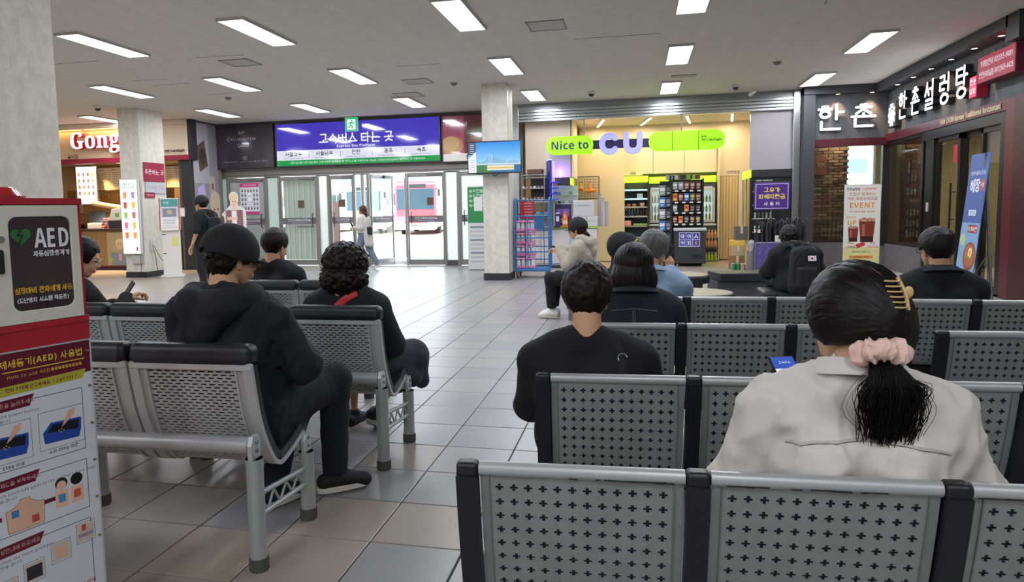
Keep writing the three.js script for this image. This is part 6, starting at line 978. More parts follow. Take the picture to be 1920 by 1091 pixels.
{ // hanging shop sign
  const t = thing('store_sign', 'hanging green and lilac convenience store sign', 'sign', [0, 2.85, CZ + 0.02]);
  const g = glow('#8fdc0c', 0.75, '#7fc40c'), li = glow('#a9abf0', 0.5, '#8f91d8');
  mesh('bar', rbox(2.6, 0.2, 0.05, 0.02, -0.1, 0.0, -0.03), mat('#2b2250', 0.4), t);
  const b = mesh('speech_bubble', extr([...rrect(1.07, 0.41, 0.2, 8, -1.53, 0)], 0.07, 0.006), g, t); mesh('bubble_tail', extr([[-1.12, -0.12], [-1.0, -0.13], [-1.03, -0.24], [-1.2, -0.18]], 0.06), g, t);
  const n = textGeo('Nice to', 0.185, 0.012); mesh('words', n.translate(-1.53 - n.boundingBox.max.x / 2, -0.09, 0.076), mat('#2b2558', 0.5), b);
  const stroke = (pts, w) => { const L = [], R = []; pts.forEach((p, i) => { const a = pts[Math.max(0, i - 1)], c = pts[Math.min(pts.length - 1, i + 1)], l = Math.hypot(c[0] - a[0], c[1] - a[1]), nx = -(c[1] - a[1]) / l * w / 2, ny = (c[0] - a[0]) / l * w / 2; L.push([p[0] + nx, p[1] + ny]); R.unshift([p[0] - nx, p[1] - ny]); }); const cap = (p, q, flip) => { const a0 = Math.atan2(p[1] - q[1], p[0] - q[0]); return [1, 2, 3, 4, 5].map((k) => { const a = a0 + PI / 2 - k * PI / 6; return [p[0] + Math.cos(a) * w / 2, p[1] + Math.sin(a) * w / 2]; }); }; return [...L, ...cap(pts.at(-1), pts.at(-2)), ...R, ...cap(pts[0], pts[1])]; };
  const C = Array.from({ length: 22 }, (_, i) => { const a = 0.75 + (2 * PI - 1.5) * i / 21; return [-0.62 + Math.cos(a) * 0.17, Math.sin(a) * 0.185]; });
  const U = [[-0.25, 0.19], [-0.25, 0.02], ...Array.from({ length: 11 }, (_, i) => { const a = PI + PI * (i + 0.5) / 11; return [-0.1 + Math.cos(a) * 0.15, -0.03 + Math.sin(a) * 0.16]; }), [0.05, 0.02], [0.05, 0.19]];
  mesh('letter', extr(stroke(C, 0.115), 0.1, 0.008), li, t); mesh('letter', extr(stroke(U, 0.115), 0.1, 0.008), li, t);
  const c = mesh('capsule', extr([...rrect(1.62, 0.42, 0.2, 8, 1.06, 0.01)], 0.07, 0.006), g, t); mesh('joint_line', [box(0.012, 0.42, 0.004, 0.76, 0.01, 0.08), box(0.012, 0.42, 0.004, 1.32, 0.01, 0.08)], mat('#3b6a10', 0.6), c);
  const tiny = (str, x, y, z0) => [...str].forEach((ch, i) => mesh('small_letter', strokeGeo(hangul(ch), z0, z0 * 0.14, 0.003).map((g) => g.translate(x + i * z0 * 1.02, y, 0.078)), mat('#2c3a14', 0.6), c)); tiny('씨유', 1.38, 0.11, 0.055); tiny('천안고속터미널점', 1.38, 0.03, 0.052);
  for (const q of [-1.2, 0.96]) mesh('hanger', rod([q, 0.15, -0.03], [q, 0.62, -0.03], 0.015), mat('#7c7c7c', 0.4, 0.6), t);
  const l = new THREE.RectAreaLight('#bdf06a', 1.2, 2.8, 0.35); l.name = 'sign_light'; l.position.z = 0.14; l.rotation.y = PI; t.add(l);
}
// ---- goods
const bottleG = lathe([[0.001, 0], [0.03, 0.003], [0.032, 0.02], [0.032, 0.12], [0.03, 0.14], [0.013, 0.175], [0.012, 0.195], [0.014, 0.196], [0.014, 0.215], [0.001, 0.216]], 0, 0, 0, 12), capG = cyl(0.0145, 0.022, 0, 0.206, 0, 10);
const packG = rbox(0.1, 0.16, 0.03, 0.008, 0, 0.08, 0, 0, 0, 0, 1), boxG = rbox(0.13, 0.11, 0.1, 0.006, 0, 0.055, 0, 0, 0, 0, 1), canG = lathe([[0.001, 0], [0.03, 0.002], [0.033, 0.01], [0.033, 0.11], [0.028, 0.122], [0.001, 0.122]], 0, 0, 0, 14);
const labelTex = {};
function packMat(c, c2) { const k = 'pack' + c + c2; if (!matCache.has(k)) { const m = new THREE.MeshStandardMaterial({ color: '#ffffff', roughness: 0.4, map: canvasTex(48, 64, (x) => { x.fillStyle = c; x.fillRect(0, 0, 48, 64); x.fillStyle = c2; x.fillRect(6, 14, 36, 22); x.fillStyle = '#ece9e4'; x.fillRect(10, 44, 28, 4); x.fillRect(10, 52, 20, 3); }) }); matCache.set(k, m); } return matCache.get(k); }
const packs = [packMat('#3a3b44', '#8a8d99'), packMat('#d98a2e', '#c2452b'), packMat('#6d3436', '#c9b4a4'), packMat('#3b6fb8', '#e2e6ee'), packMat('#4a4a4c', '#c9c23a'), packMat('#5d2c2c', '#c4a28c'), packMat('#8d9097', '#e4e4e6'), packMat('#27282c', '#6f7177')];
function goods(kind, label, group, pos, m, turn = 0, s = 1) {
  const t = thing(kind, label, kind === 'bottle' ? 'bottle' : kind === 'can' ? 'can' : 'package', pos, turn, group); t.scale.setScalar(s);
  if (kind === 'bottle') { mesh('body', bottleG, m, t); mesh('cap', capG, mat('#cfd0d2', 0.4), t); } else if (kind === 'can') mesh('body', canG, m, t); else mesh('wrapper', kind === 'hanging_pack' ? packG : boxG, m, t);
  return t;
}
{ // lit shelf unit
  const t = thing('shelf_unit', 'tall store shelf unit with glowing green header', 'shelf', [-0.26, 0, -18.65]), W = 1.02, ys = [0.62, 0.92, 1.17, 1.41, 1.62, 1.85];
  mesh('back', b2(-W / 2, W / 2, 0, 2.02, -0.3, -0.27), mat('#4a5358', 0.6), t); for (const q of [-1, 1]) mesh('side', b2(q * W / 2, q * (W / 2 + 0.02), 0, 2.04, -0.3, 0.12), mat('#26282b', 0.5), t);
  ys.forEach((y, i) => { const s = mesh('shelf', rb2(-W / 2, W / 2, y - 0.025, y, -0.27, 0.08, 0.004), mat('#83888c', 0.4), t); mesh('price_rail', b2(-W / 2, W / 2, y - 0.035, y + 0.008, 0.08, 0.09), i > 3 ? glow('#9fd7ea', 0.45, '#b8dbe6') : mat('#a9aaa4', 0.4), s); });
  mesh('base', b2(-W / 2, W / 2, 0, 0.3, -0.3, 0.12), mat('#2a2b2e', 0.5), t); mesh('header', rb2(-W / 2 - 0.02, W / 2 + 0.02, 2.03, 2.19, -0.1, 0.12, 0.01), glow('#b5ef3a', 0.95, leaf), t);
  const l = new THREE.RectAreaLight('#cdf28a', 1.5, W, 0.15); l.name = 'header_light'; l.position.set(0, 2.11, 0.14); l.rotation.y = PI; t.add(l);
  const z = -18.62; for (let i = 0; i < 9; i++) goods('bottle', 'dark bottle on the fourth store shelf, # from left', 'dark bottles on the store shelf', [-0.55 + i * 0.07, 1.17, z + (i % 2) * 0.06], mat(pick(['#3a4a66', '#273247', '#4a5f7e']), 0.15), 0, 0.8);
  for (let i = 0; i < 4; i++) goods('bottle', 'brown bottle at right of the fourth store shelf, # from left', 'brown bottles on the store shelf', [0.02 + i * 0.07, 1.17, z], mat('#4d2a1c', 0.15), 0, 0.7);
  for (let i = 0; i < 6; i++) goods('bottle', 'amber sauce bottle on the fifth store shelf, # from left', 'sauce bottles on the store shelf', [-0.7 + i * 0.062, 0.92, z], mat(pick(['#8a4a22', '#6b3a24']), 0.25), 0, 0.75);
  goods('yellow_carton', 'yellow carton in the middle of the fifth store shelf', undefined, [-0.42, 0.92, -18.56], mat('#d6c93c', 0.5), 0, 1.2); goods('pink_carton', 'pink carton beside the yellow carton on shelf', undefined, [-0.24, 0.92, -18.56], mat('#e59a8c', 0.5), 0, 1.2);
  for (let i = 0; i < 5; i++) goods('green_packet', 'flat green packet on the fifth store shelf, # from left', 'green packets on the store shelf', [-0.06 + i * 0.075, 0.92, -18.57], mat('#a5c26a', 0.6), 0, 0.5);
  for (let i = 0; i < 3; i++) goods('perfume_bottle', 'small cone shaped bottle on the third store shelf, # from left', 'cone bottles on the store shelf', [-0.36 + i * 0.14, 1.41, z], mat('#9b6a4a', 0.3), 0, 0.7);
  goods('white_pack', 'white pack at left of the third store shelf', undefined, [-0.68, 1.41, z], mat('#d8d8d6', 0.5), 0, 1); goods('picture_pack', 'brown and white pack at right of third shelf', undefined, [0.12, 1.41, z], packs[2], 0, 1.0); goods('pale_cup', 'pale blue cup on the second store shelf', undefined, [0.06, 1.62, z], mat('#9ec4d2', 0.4), 0, 1.1);
  const y = thing('shelf_banner', 'yellow and orange price banner above the green shelf header', 'banner', [-0.32, 2.27, -18.6]); mesh('sheet', rbox(0.9, 0.12, 0.01, 0.003), mat('#d8c689', 0.6), y); print('print', 0.89, 0.11, canvasTex(384, 48, (c) => { c.fillStyle = '#d9cfa6'; c.fillRect(0, 0, 384, 48); T(c, '도시락', 100, 8, 34, '#d9731f'); T(c, '매일', 250, 8, 34, '#3c3c44'); }), y, [0, 0, 0.007]);
}
{ // glass door coolers left and right of the rack
  const mk = (x0, x1, label) => { const t = thing('drinks_cooler', label, 'fridge', [0, 0, -18.9]); mesh('cabinet', [b2(x0, x1, 0, 0.35, -0.45, 0), b2(x0, x1, 1.9, 2.0, -0.45, 0), b2(x0, x0 + 0.04, 0.35, 1.9, -0.45, 0), b2(x1 - 0.04, x1, 0.35, 1.9, -0.45, 0), b2(x0, x1, 0.35, 1.9, -0.5, -0.45)], mat('#3b3d42', 0.5), t); mesh('header', rb2(x0, x1, 2.0, 2.17, -0.2, 0.03, 0.008), glow('#a9e63a', 0.8, leaf), t); mesh('light_back', b2(x0 + 0.04, x1 - 0.04, 1.0, 1.9, -0.44, -0.42), glow('#e8f4ee', 0.5), t); { const l = new THREE.RectAreaLight('#e8f4ee', 1.5, x1 - x0 - 0.1, 0.8); l.name = 'cooler_light'; l.position.set((x0 + x1) / 2, 1.45, -0.41); l.rotation.y = PI; t.add(l); }
    const d = mesh('door', [b2(x0 + 0.02, x0 + 0.07, 0.98, 1.86, 0, 0.04), b2(x1 - 0.07, x1 - 0.02, 0.98, 1.86, 0, 0.04), b2(x0 + 0.07, x1 - 0.07, 1.8, 1.86, 0, 0.04), b2(x0 + 0.07, x1 - 0.07, 0.98, 1.04, 0, 0.04)], mat('#b9bdb8', 0.35, 0.3), t); mesh('pane', b2(x0 + 0.07, x1 - 0.07, 1.04, 1.8, 0.015, 0.022), clear, d);
    mesh('lower_case', [b2(x0, x1, 0.35, 0.9, -0.4, 0.05)], mat('#4c524f', 0.3), t); mesh('lower_top', b2(x0 - 0.01, x1 + 0.01, 0.9, 0.94, -0.42, 0.08), mat('#d5d8d6', 0.3), t); for (const y of [1.25, 1.5]) mesh('shelf', b2(x0 + 0.05, x1 - 0.05, y - 0.01, y, -0.4, -0.06), mat('#c6c9c6', 0.4), t); return t; };
  mk(0.3, 0.78, 'glass door cooler with green header left of the magazine rack'); mk(1.35, 1.95, 'glass door cooler with green header right of the magazine rack');
  for (const [x0, n, L] of [[0.38, 4, 'left'], [1.5, 5, 'right']]) for (const y of [1.04, 1.25, 1.5]) for (let i = 0; i < n; i++) goods('bottle', 'drink bottle in the ' + L + ' glass door cooler, ' + (y < 1.1 ? 'lowest' : y < 1.3 ? 'middle' : 'top') + ' shelf, # from left', 'drinks in the ' + L + ' cooler', [x0 + i * 0.08, y, -19.05], mat(pick(['#d8e2e0', '#c7a24a', '#b9c7cf', '#7f9d6a']), 0.2), 0, 0.9);
  for (let r = 0; r < 2; r++) for (let i = 0; i < 5; i++) { goods('bottle', 'orange drink bottle by the right cooler, ' + (r ? 'upper' : 'lower') + ' row, # from left', 'orange bottles by the cooler', [1.6 + i * 0.075, 0.36 + r * 0.22, -18.4], mat('#c9926a', 0.25)); goods('bottle', 'green drink bottle by the right cooler, ' + (r ? 'front' : 'back') + ' row, # from left', 'green bottles by the cooler', [1.6 + i * 0.075, 0.02 + r * 0.0, -18.4 + r * 0.09], mat('#9dbb4c', 0.25)); }
  const p = thing('bottle_stand', 'low dark stand carrying orange bottles by cooler', 'stand', [1.75, 0, -18.4]); mesh('frame', [b2(-0.2, 0.22, 0.33, 0.36, -0.1, 0.1), b2(-0.2, 0.22, 0.55, 0.575, -0.06, -0.04), b2(-0.21, -0.19, 0, 0.6, -0.1, -0.08), b2(0.21, 0.23, 0, 0.6, -0.1, -0.08)], mat('#3c3e40', 0.5), p);
}
{ // magazine and snack rack
  const t = thing('snack_rack', 'black snack rack standing behind the iced coffee freezer', 'rack', [1.02, 0, -17.4]);
  mesh('back', b2(-0.22, 0.48, 0, 2.02, -0.06, -0.03), mat('#1b1c1f', 0.6), t); mesh('side_frame', [b2(-0.5, -0.24, 0, 2.0, -0.06, -0.02), b2(-0.26, -0.22, 0, 2.04, -0.06, 0.12), b2(0.47, 0.5, 0, 2.04, -0.06, 0.12)], mat('#202124', 0.6), t);
  for (const y of [0.98, 1.25, 1.5, 1.77]) { const s = mesh('shelf', b2(-0.22, 0.47, y - 0.02, y, -0.03, 0.12), mat('#2a2b2e', 0.5), t); for (let i = 0; i < 4; i++) mesh('price_tag', b2(-0.16 + i * 0.17, -0.08 + i * 0.17, y - 0.03, y + 0.006, 0.12, 0.124), mat('#d8d8d4', 0.5), s); }
  const rows = [[1.0, 5, 0.9], [1.27, 5, 0.9], [1.52, 5, 1.0], [1.79, 5, 1.0]];
  rows.forEach(([y, n, s], r) => { for (let i = 0; i < n; i++) { if (r === 1 && i === 1) continue; goods('hanging_pack', ['dark snack pack on the lowest rack shelf', 'snack pack on the second rack shelf from below', 'colourful snack pack on the third rack shelf', 'silver and red snack pack on the top rack shelf'][r] + ', # from left', 'snack packs on rack shelf ' + ['one', 'two', 'three', 'four'][r], [0.87 + i * 0.132, y, -17.33], r === 2 ? packs[[1, 2, 3, 4, 5][i]] : r === 3 ? packs[[6, 6, 2, 2, 5][i]] : pick(packs), rnd(-0.1, 0.1), s * 1.15); } });
  for (let r = 0; r < 6; r++) for (let i = 0; i < 2; i++) goods('hanging_pack', 'hanging pack on left side of snack rack, ' + (i ? 'right' : 'left') + ' column, # from top', 'packs hanging on the rack side', [0.58 + i * 0.15, 1.66 - r * 0.28, -17.37], packs[[6, 7, 3, 0][(r * 2 + i) % 4]], 0, 1.5);
  const top = [[0.72, '#a6a9b3'], [0.8, '#8f929c'], [0.88, '#b5b6ba'], [1.05, '#27282d'], [1.2, '#7aa63a'], [1.28, '#8ab84a'], [1.38, '#7d3b44']]; for (const [x, c] of top) goods('top_box', 'box on top of the snack rack, # from left', 'boxes on top of the snack rack', [x, 2.03, -17.39], mat(c, 0.5), 0, 0.95);
}
{ // freezer with the iced coffee sign
  const t = thing('chest_freezer', 'black chest freezer with blue iced coffee sign at store front', 'freezer', [1.19, 0, -17.0]);
  mesh('body', rbox(0.7, 0.76, 0.4, 0.02, 0, 0.45, -0.05), mat('#2b2d33', 0.45), t); mesh('lid', rbox(0.72, 0.06, 0.42, 0.012, 0, 0.86, -0.05), mat('#b9bdc2', 0.3), t); for (const x of [-0.28, 0.28]) mesh('castor', cyl(0.035, 0.03, x, 0.036, 0.1, 14, 0.035, 0, 0, PI / 2), mat('#8a8a8a', 0.4), t);
  mesh('vent', rbox(0.24, 0.09, 0.012, 0.004, 0.16, 0.24, 0.15), mat('#17181b', 0.4), t);
  print('sign', 0.46, 0.33, canvasTex(320, 224, (c, w, h) => { c.fillStyle = '#dfe1ee'; c.fillRect(0, 0, w, h); const P = (x, y, s) => { c.fillStyle = '#3a3f94'; c.fillRect(x, y, 98, 100); if (s) T(c, s, x + 14, y + 12, 74, '#eef0fa', { w: 0.12 }); }; P(8, 9, '아'); P(111, 9, '이'); P(214, 9, '스'); P(8, 115, '커'); P(111, 115, '피'); P(214, 115); c.fillStyle = '#c9824a'; c.fillRect(248, 138, 30, 54); }), t, [-0.02, 0.63, 0.153]);
}
{ // office door
  const t = structGroup('door_office', [2.27, 0, -18.85]); for (let i = 0; i < 6; i++) mesh('fold_panel', rb2(-0.21 + i * 0.07, -0.145 + i * 0.07, 0.03, 2.14, -0.02, 0.012 * (i % 2), 0.008), mat('#d0b98c', 0.6), t); mesh('lintel', b2(-0.24, 1.1, 2.15, 2.99, -0.05, 0.0), creamMatt, t); mesh('jamb', b2(0.22, 0.5, 0, 2.15, -0.05, 0), creamMatt, t);
  mesh('door_words', textGeo('OFFICE', 0.07, 0.008, 'sans_regular').translate(-0.06, 2.2, 0.0), mat('#54463a', 0.5), t); mesh('skirting', b2(-0.26, -0.22, 0, 0.16, -0.1, 0.04), mat('#57423a', 0.6), t);
}
{ // service counter with its doors, machines and the wire grid
  const t = thing('store_counter', 'white store counter with lime green top edge', 'counter', [0, 0, CZ - 0.12]);
  mesh('carcass', b2(-2.6, -0.92, 0.06, 0.93, -0.6, 0.0), mat('#b9b6b4', 0.5), t); for (const [a, b] of [[-2.6, -2.25], [-2.24, -1.99], [-1.98, -1.55], [-1.3, -0.92]]) mesh('door', rb2(a + 0.005, b - 0.005, 0.1, 0.9, 0.0, 0.018, 0.004), mat('#c6c3c2', 0.4), t); mesh('top', rb2(-2.65, -0.9, 0.93, 0.96, -0.62, 0.03, 0.004), mat('#9fc23a', 0.4), t);
  mesh('clear_post', b2(-1.55, -1.35, 0, 0.95, 0.0, 0.02), mat('#9fb5cf', 0.2), t);
  const m = thing('coffee_machine', 'white coffee machine on store counter before yellow wall', 'machine', [-1.22, 0.96, CZ - 0.4]); mesh('lower_case', rbox(0.62, 0.24, 0.4, 0.02, 0, 0.12, 0), mat('#c2c0c4', 0.4), m); mesh('upper_case', rbox(0.5, 0.38, 0.36, 0.02, -0.02, 0.43, 0), mat('#bdbcc2', 0.4), m); mesh('slot', box(0.3, 0.012, 0.004, -0.02, 0.5, 0.182), mat('#7b7a80', 0.4), m); mesh('drawer_line', box(0.5, 0.008, 0.004, 0, 0.13, 0.202), mat('#8b8a90', 0.4), m); mesh('nozzle', cyl(0.02, 0.06, 0.05, 0.2, 0.19, 10), mat('#8b8a90', 0.3), m);
  for (let i = 0; i < 3; i++) { const p = thing('cup_dispenser', 'pale paper cup tube beside the coffee machine, # from left', 'dispenser', [-0.86 + i * 0.085 - 0.03, 0.96, CZ - 0.55], 0, 'cup tubes by the coffee machine'); mesh('tube', cyl(0.036, 0.75 - i * 0.1, 0, 0.375 - i * 0.05, 0, 14), mat(['#9a98a8', '#b6b4be', '#a5a3b0'][i], 0.5), p); mesh('rim', cyl(0.04, 0.02, 0, 0.76 - i * 0.1, 0, 14), mat('#7d7b88', 0.5), p); }
  const g = thing('wire_grid', 'black wire grid panel with orange gloves on yellow wall', 'rack', [-1.32, 1.92, -18.3]); const bars = []; for (let i = 0; i <= 10; i++) bars.push(rod([-0.36 + i * 0.072, -0.28, 0], [-0.36 + i * 0.072, 0.28, 0], 0.004, 6)); for (let i = 0; i <= 8; i++) bars.push(rod([-0.36, -0.28 + i * 0.07, 0], [0.36, -0.28 + i * 0.07, 0], 0.004, 6)); mesh('mesh', bars, black, g); mesh('rim', [rod([-0.36, 0.28, 0], [0.36, 0.28, 0], 0.01), rod([-0.36, -0.28, 0], [0.36, -0.28, 0], 0.01), rod([-0.36, -0.28, 0], [-0.36, 0.28, 0], 0.01), rod([0.36, -0.28, 0], [0.36, 0.28, 0], 0.01)], black, g); mesh('wall_plate', b2(-0.6, 1.0, -1.9, 1.2, -0.15, -0.1), mat('#dacaa4', 0.8), g);
  for (const [x, y, w, h, c, L] of [[-1.6, 1.9, 0.11, 0.16, '#e0a02c', 'yellow glove pair hanging at left of the wire grid'], [-1.42, 1.94, 0.08, 0.15, '#c9922e', 'small tan glove hanging in middle of wire grid'], [-1.18, 1.9, 0.22, 0.2, '#e8872a', 'orange rain wear hanging on the wire grid']]) { const p = thing('hanging_glove', L, 'glove', [x, y, -18.24]); mesh('cloth', metreUV(blob([bone([-w / 2, -h * 0.3, 0], [w / 2, -h * 0.3, 0], 0.04), bone([0, -h * 0.3, 0], [0, h * 0.5, 0], 0.045, 0.03)], 0.012, 0.03)), mat(c, 0.8), p); mesh('hook', rod([0, h * 0.5, 0], [0, h * 0.5 + 0.07, -0.03], 0.006), black, p); }
  // cigarette case header left
  const h = thing('store_header', 'black header with glowing green end over left store counter', 'sign', [-1.9, 2.04, CZ - 0.12]); mesh('black_box', rb2(0.06, 0.36, -0.09, 0.09, -0.14, 0.0, 0.006), mat('#27222f', 0.4), h); mesh('green_end', b2(0.36, 0.37, -0.085, 0.085, -0.9, 0.0), glow('#b5ef3a', 0.9, leaf), h); mesh('box_side', b2(0.2, 0.36, -0.09, 0.09, -0.9, -0.14), mat('#27222f', 0.4), h);
  const gc = thing('glass_case', 'grey framed glass display case behind the blue roll cart', 'display case', [-2.29, 0.96, CZ - 0.2]); mesh('frame', [b2(-0.4, -0.37, 0, 0.62, 0.2, 0.23), b2(0.37, 0.4, 0, 0.62, 0.2, 0.23), b2(-0.4, 0.4, 0.59, 0.62, -0.2, 0.23), b2(-0.4, 0.4, 0, 0.03, -0.2, 0.23), b2(-0.4, -0.37, 0, 0.62, -0.2, -0.17), b2(0.37, 0.4, 0, 0.62, -0.2, -0.17)], mat('#9d9c99', 0.4, 0.4), gc); mesh('pane', [b2(-0.27, 0.27, 0.03, 0.59, 0.21, 0.215)], clear, gc); mesh('glass_shelf', b2(-0.27, 0.27, 0.3, 0.31, -0.17, 0.2), mat('#b9c4c2', 0.2), gc);
  for (const y of [0.99, 1.27]) for (let i = 0; i < 6; i++) goods('boxed_item', 'small boxed item in glass display case, ' + (y < 1.1 ? 'lower' : 'upper') + ' shelf, # from left', 'items in the glass display case', [-2.5 + i * 0.088, y, CZ - 0.2], mat(pick(['#c9c6c0', '#5b6f63', '#c28ca2', '#3c3f46', '#8b8f96']), 0.5), 0, 0.6);
  const u = thing('purple_tin', 'purple tall tin box on the store counter', 'tin', [-1.83, 0.96, CZ - 0.05]); mesh('tin', rbox(0.12, 0.32, 0.1, 0.008, 0, 0.16, 0), mat('#2d2a63', 0.4), u); mesh('label', box(0.07, 0.12, 0.004, 0, 0.2, 0.052), mat('#c9c6da', 0.5), u); mesh('lid', rbox(0.1, 0.03, 0.08, 0.008, 0, 0.33, 0), mat('#d5d3e0', 0.4), u);
  const o = thing('orange_bottle', 'orange drink bottle beside the purple tin', 'bottle', [-1.66, 0.96, CZ - 0.05]); mesh('body', lathe([[0.001, 0], [0.06, 0.005], [0.062, 0.22], [0.045, 0.28], [0.03, 0.3]], 0, 0, 0, 18), mat('#e0743a', 0.35), o); mesh('cap', cyl(0.03, 0.07, 0, 0.335, 0, 14), mat('#d9632b', 0.4), o); mesh('label', cyl(0.0635, 0.09, 0, 0.12, 0, 18), mat('#e8b79a', 0.5), o);
  const pk = thing('poster_pack', 'dark purple product poster behind the tins', 'poster', [-1.73, 1.25, CZ - 0.2]); mesh('sheet', rbox(0.42, 0.5, 0.01, 0.003), packMat('#2c2350', '#6a5aa8'), pk);
  const cs = thing('lit_shelf', 'bright lit cosmetics shelf under black header', 'shelf', [-1.7, 1.5, CZ - 0.62]); mesh('back', b2(-0.3, 0.3, 0, 0.45, -0.05, -0.03), glow('#dff0ea', 0.15, '#9aa8a4'), cs); mesh('board', [b2(-0.3, 0.3, 0, 0.02, -0.03, 0.2), b2(-0.3, 0.3, 0.22, 0.235, -0.03, 0.2)], mat('#c9d3d0', 0.3), cs); for (let r = 0; r < 2; r++) for (let i = 0; i < 6; i++) goods('boxed_cosmetic', 'pale cosmetic box on the lit shelf, ' + (r ? 'upper' : 'lower') + ' row, # from left', 'cosmetics on the lit shelf', [-1.93 + i * 0.09, 1.52 + r * 0.22, CZ - 0.52], mat(pick(['#b9d2c8', '#c9c9c9', '#6f9a8c', '#2e3a3a']), 0.4), 0, 0.55);
}
{ // wire rack on top of the case, lit screen tower
  const t = thing('wire_shelf', 'silver wire shelf with snacks on top of glass case', 'shelf', [-2.39, 1.58, -16.6]); mesh('frame', [-0.28, 0.26].flatMap((x) => [rod([x, 0, 0.12], [x, 0.62, 0.12], 0.012), rod([x, 0, -0.16], [x, 0.62, -0.16], 0.012)]).concat([0.04, 0.3, 0.55, 0.62].flatMap((y) => [rod([-0.28, y, 0.12], [0.26, y, 0.12], 0.01), rod([-0.28, y, -0.16], [0.26, y, -0.16], 0.01)])), mat('#9b9a97', 0.35, 0.7), t); mesh('board', [0.04, 0.3].map((y) => box(0.53, 0.01, 0.27, -0.01, y, -0.02)), mat('#6d6c69', 0.5), t); mesh('back', box(0.4, 0.5, 0.01, 0.1, 0.3, -0.15), mat('#201f22', 0.5), t);
  for (let r = 0; r < 2; r++) for (let i = 0; i < 6; i++) goods('snack_bar', 'small snack bar on silver wire shelf, ' + (r ? 'upper' : 'lower') + ' board, # from left', 'snack bars on the wire shelf', [-2.64 + i * 0.09, 1.625 + r * 0.26, -16.57], pick(packs), rnd(-0.1, 0.1), 0.55);
  const bs = thing('brown_basket', 'brown box lying on top of silver wire shelf', 'box', [-2.36, 2.212, -16.61]); mesh('body', rbox(0.36, 0.1, 0.24, 0.02, 0, 0.055, 0), mat('#5d4436', 0.7), bs); mesh('lid', rbox(0.37, 0.02, 0.25, 0.006, 0, 0.11, 0), mat('#6b5040', 0.7), bs);
  const s = thing('lit_display', 'blue and pink lit advertising display beside wire shelf', 'display', [-2.03, 1.64, -16.62], 0.35); mesh('case', rbox(0.06, 0.95, 0.36, 0.01, 0, 0.42, 0), mat('#2a2f8a', 0.4), s); mesh('edge_light', [box(0.012, 0.92, 0.02, 0.03, 0.42, 0.17), box(0.05, 0.02, 0.34, 0, 0.9, 0)], glow('#5a62ff', 2.0), s); mesh('pink_light', [box(0.012, 0.5, 0.02, 0.09, 0.62, 0.1)], glow('#ff5a8c', 1.6), s); const p = print('screen', 0.3, 0.5, canvasTex(96, 160, (c) => { c.fillStyle = '#8fa8d8'; c.fillRect(0, 0, 96, 160); c.fillStyle = '#d8b7a8'; c.fillRect(26, 30, 40, 60); c.fillStyle = '#3b2a4a'; c.fillRect(20, 96, 56, 50); c.fillStyle = '#e8e2f0'; c.fillRect(10, 10, 70, 14); }), s, [0.034, 0.6, 0], PI / 2 - 0.0, 0.7);
  const pl = new THREE.PointLight('#7a6aff', 0.8); pl.name = 'display_glow'; pl.position.set(0.2, 0.6, 0.1); pl.castShadow = true; s.add(pl);
  for (let i = 0; i < 4; i++) { const b = thing('blue_tray', 'blue tray below the lit advertising display, # from bottom', 'tray', [-1.93, 1.6 + i * 0.13, -16.5], 0.35, 'blue trays under the display'); mesh('tray', rbox(0.18, 0.03, 0.3, 0.006, 0.02, 0.02, 0), mat('#3c4bd0', 0.4), b); }
}
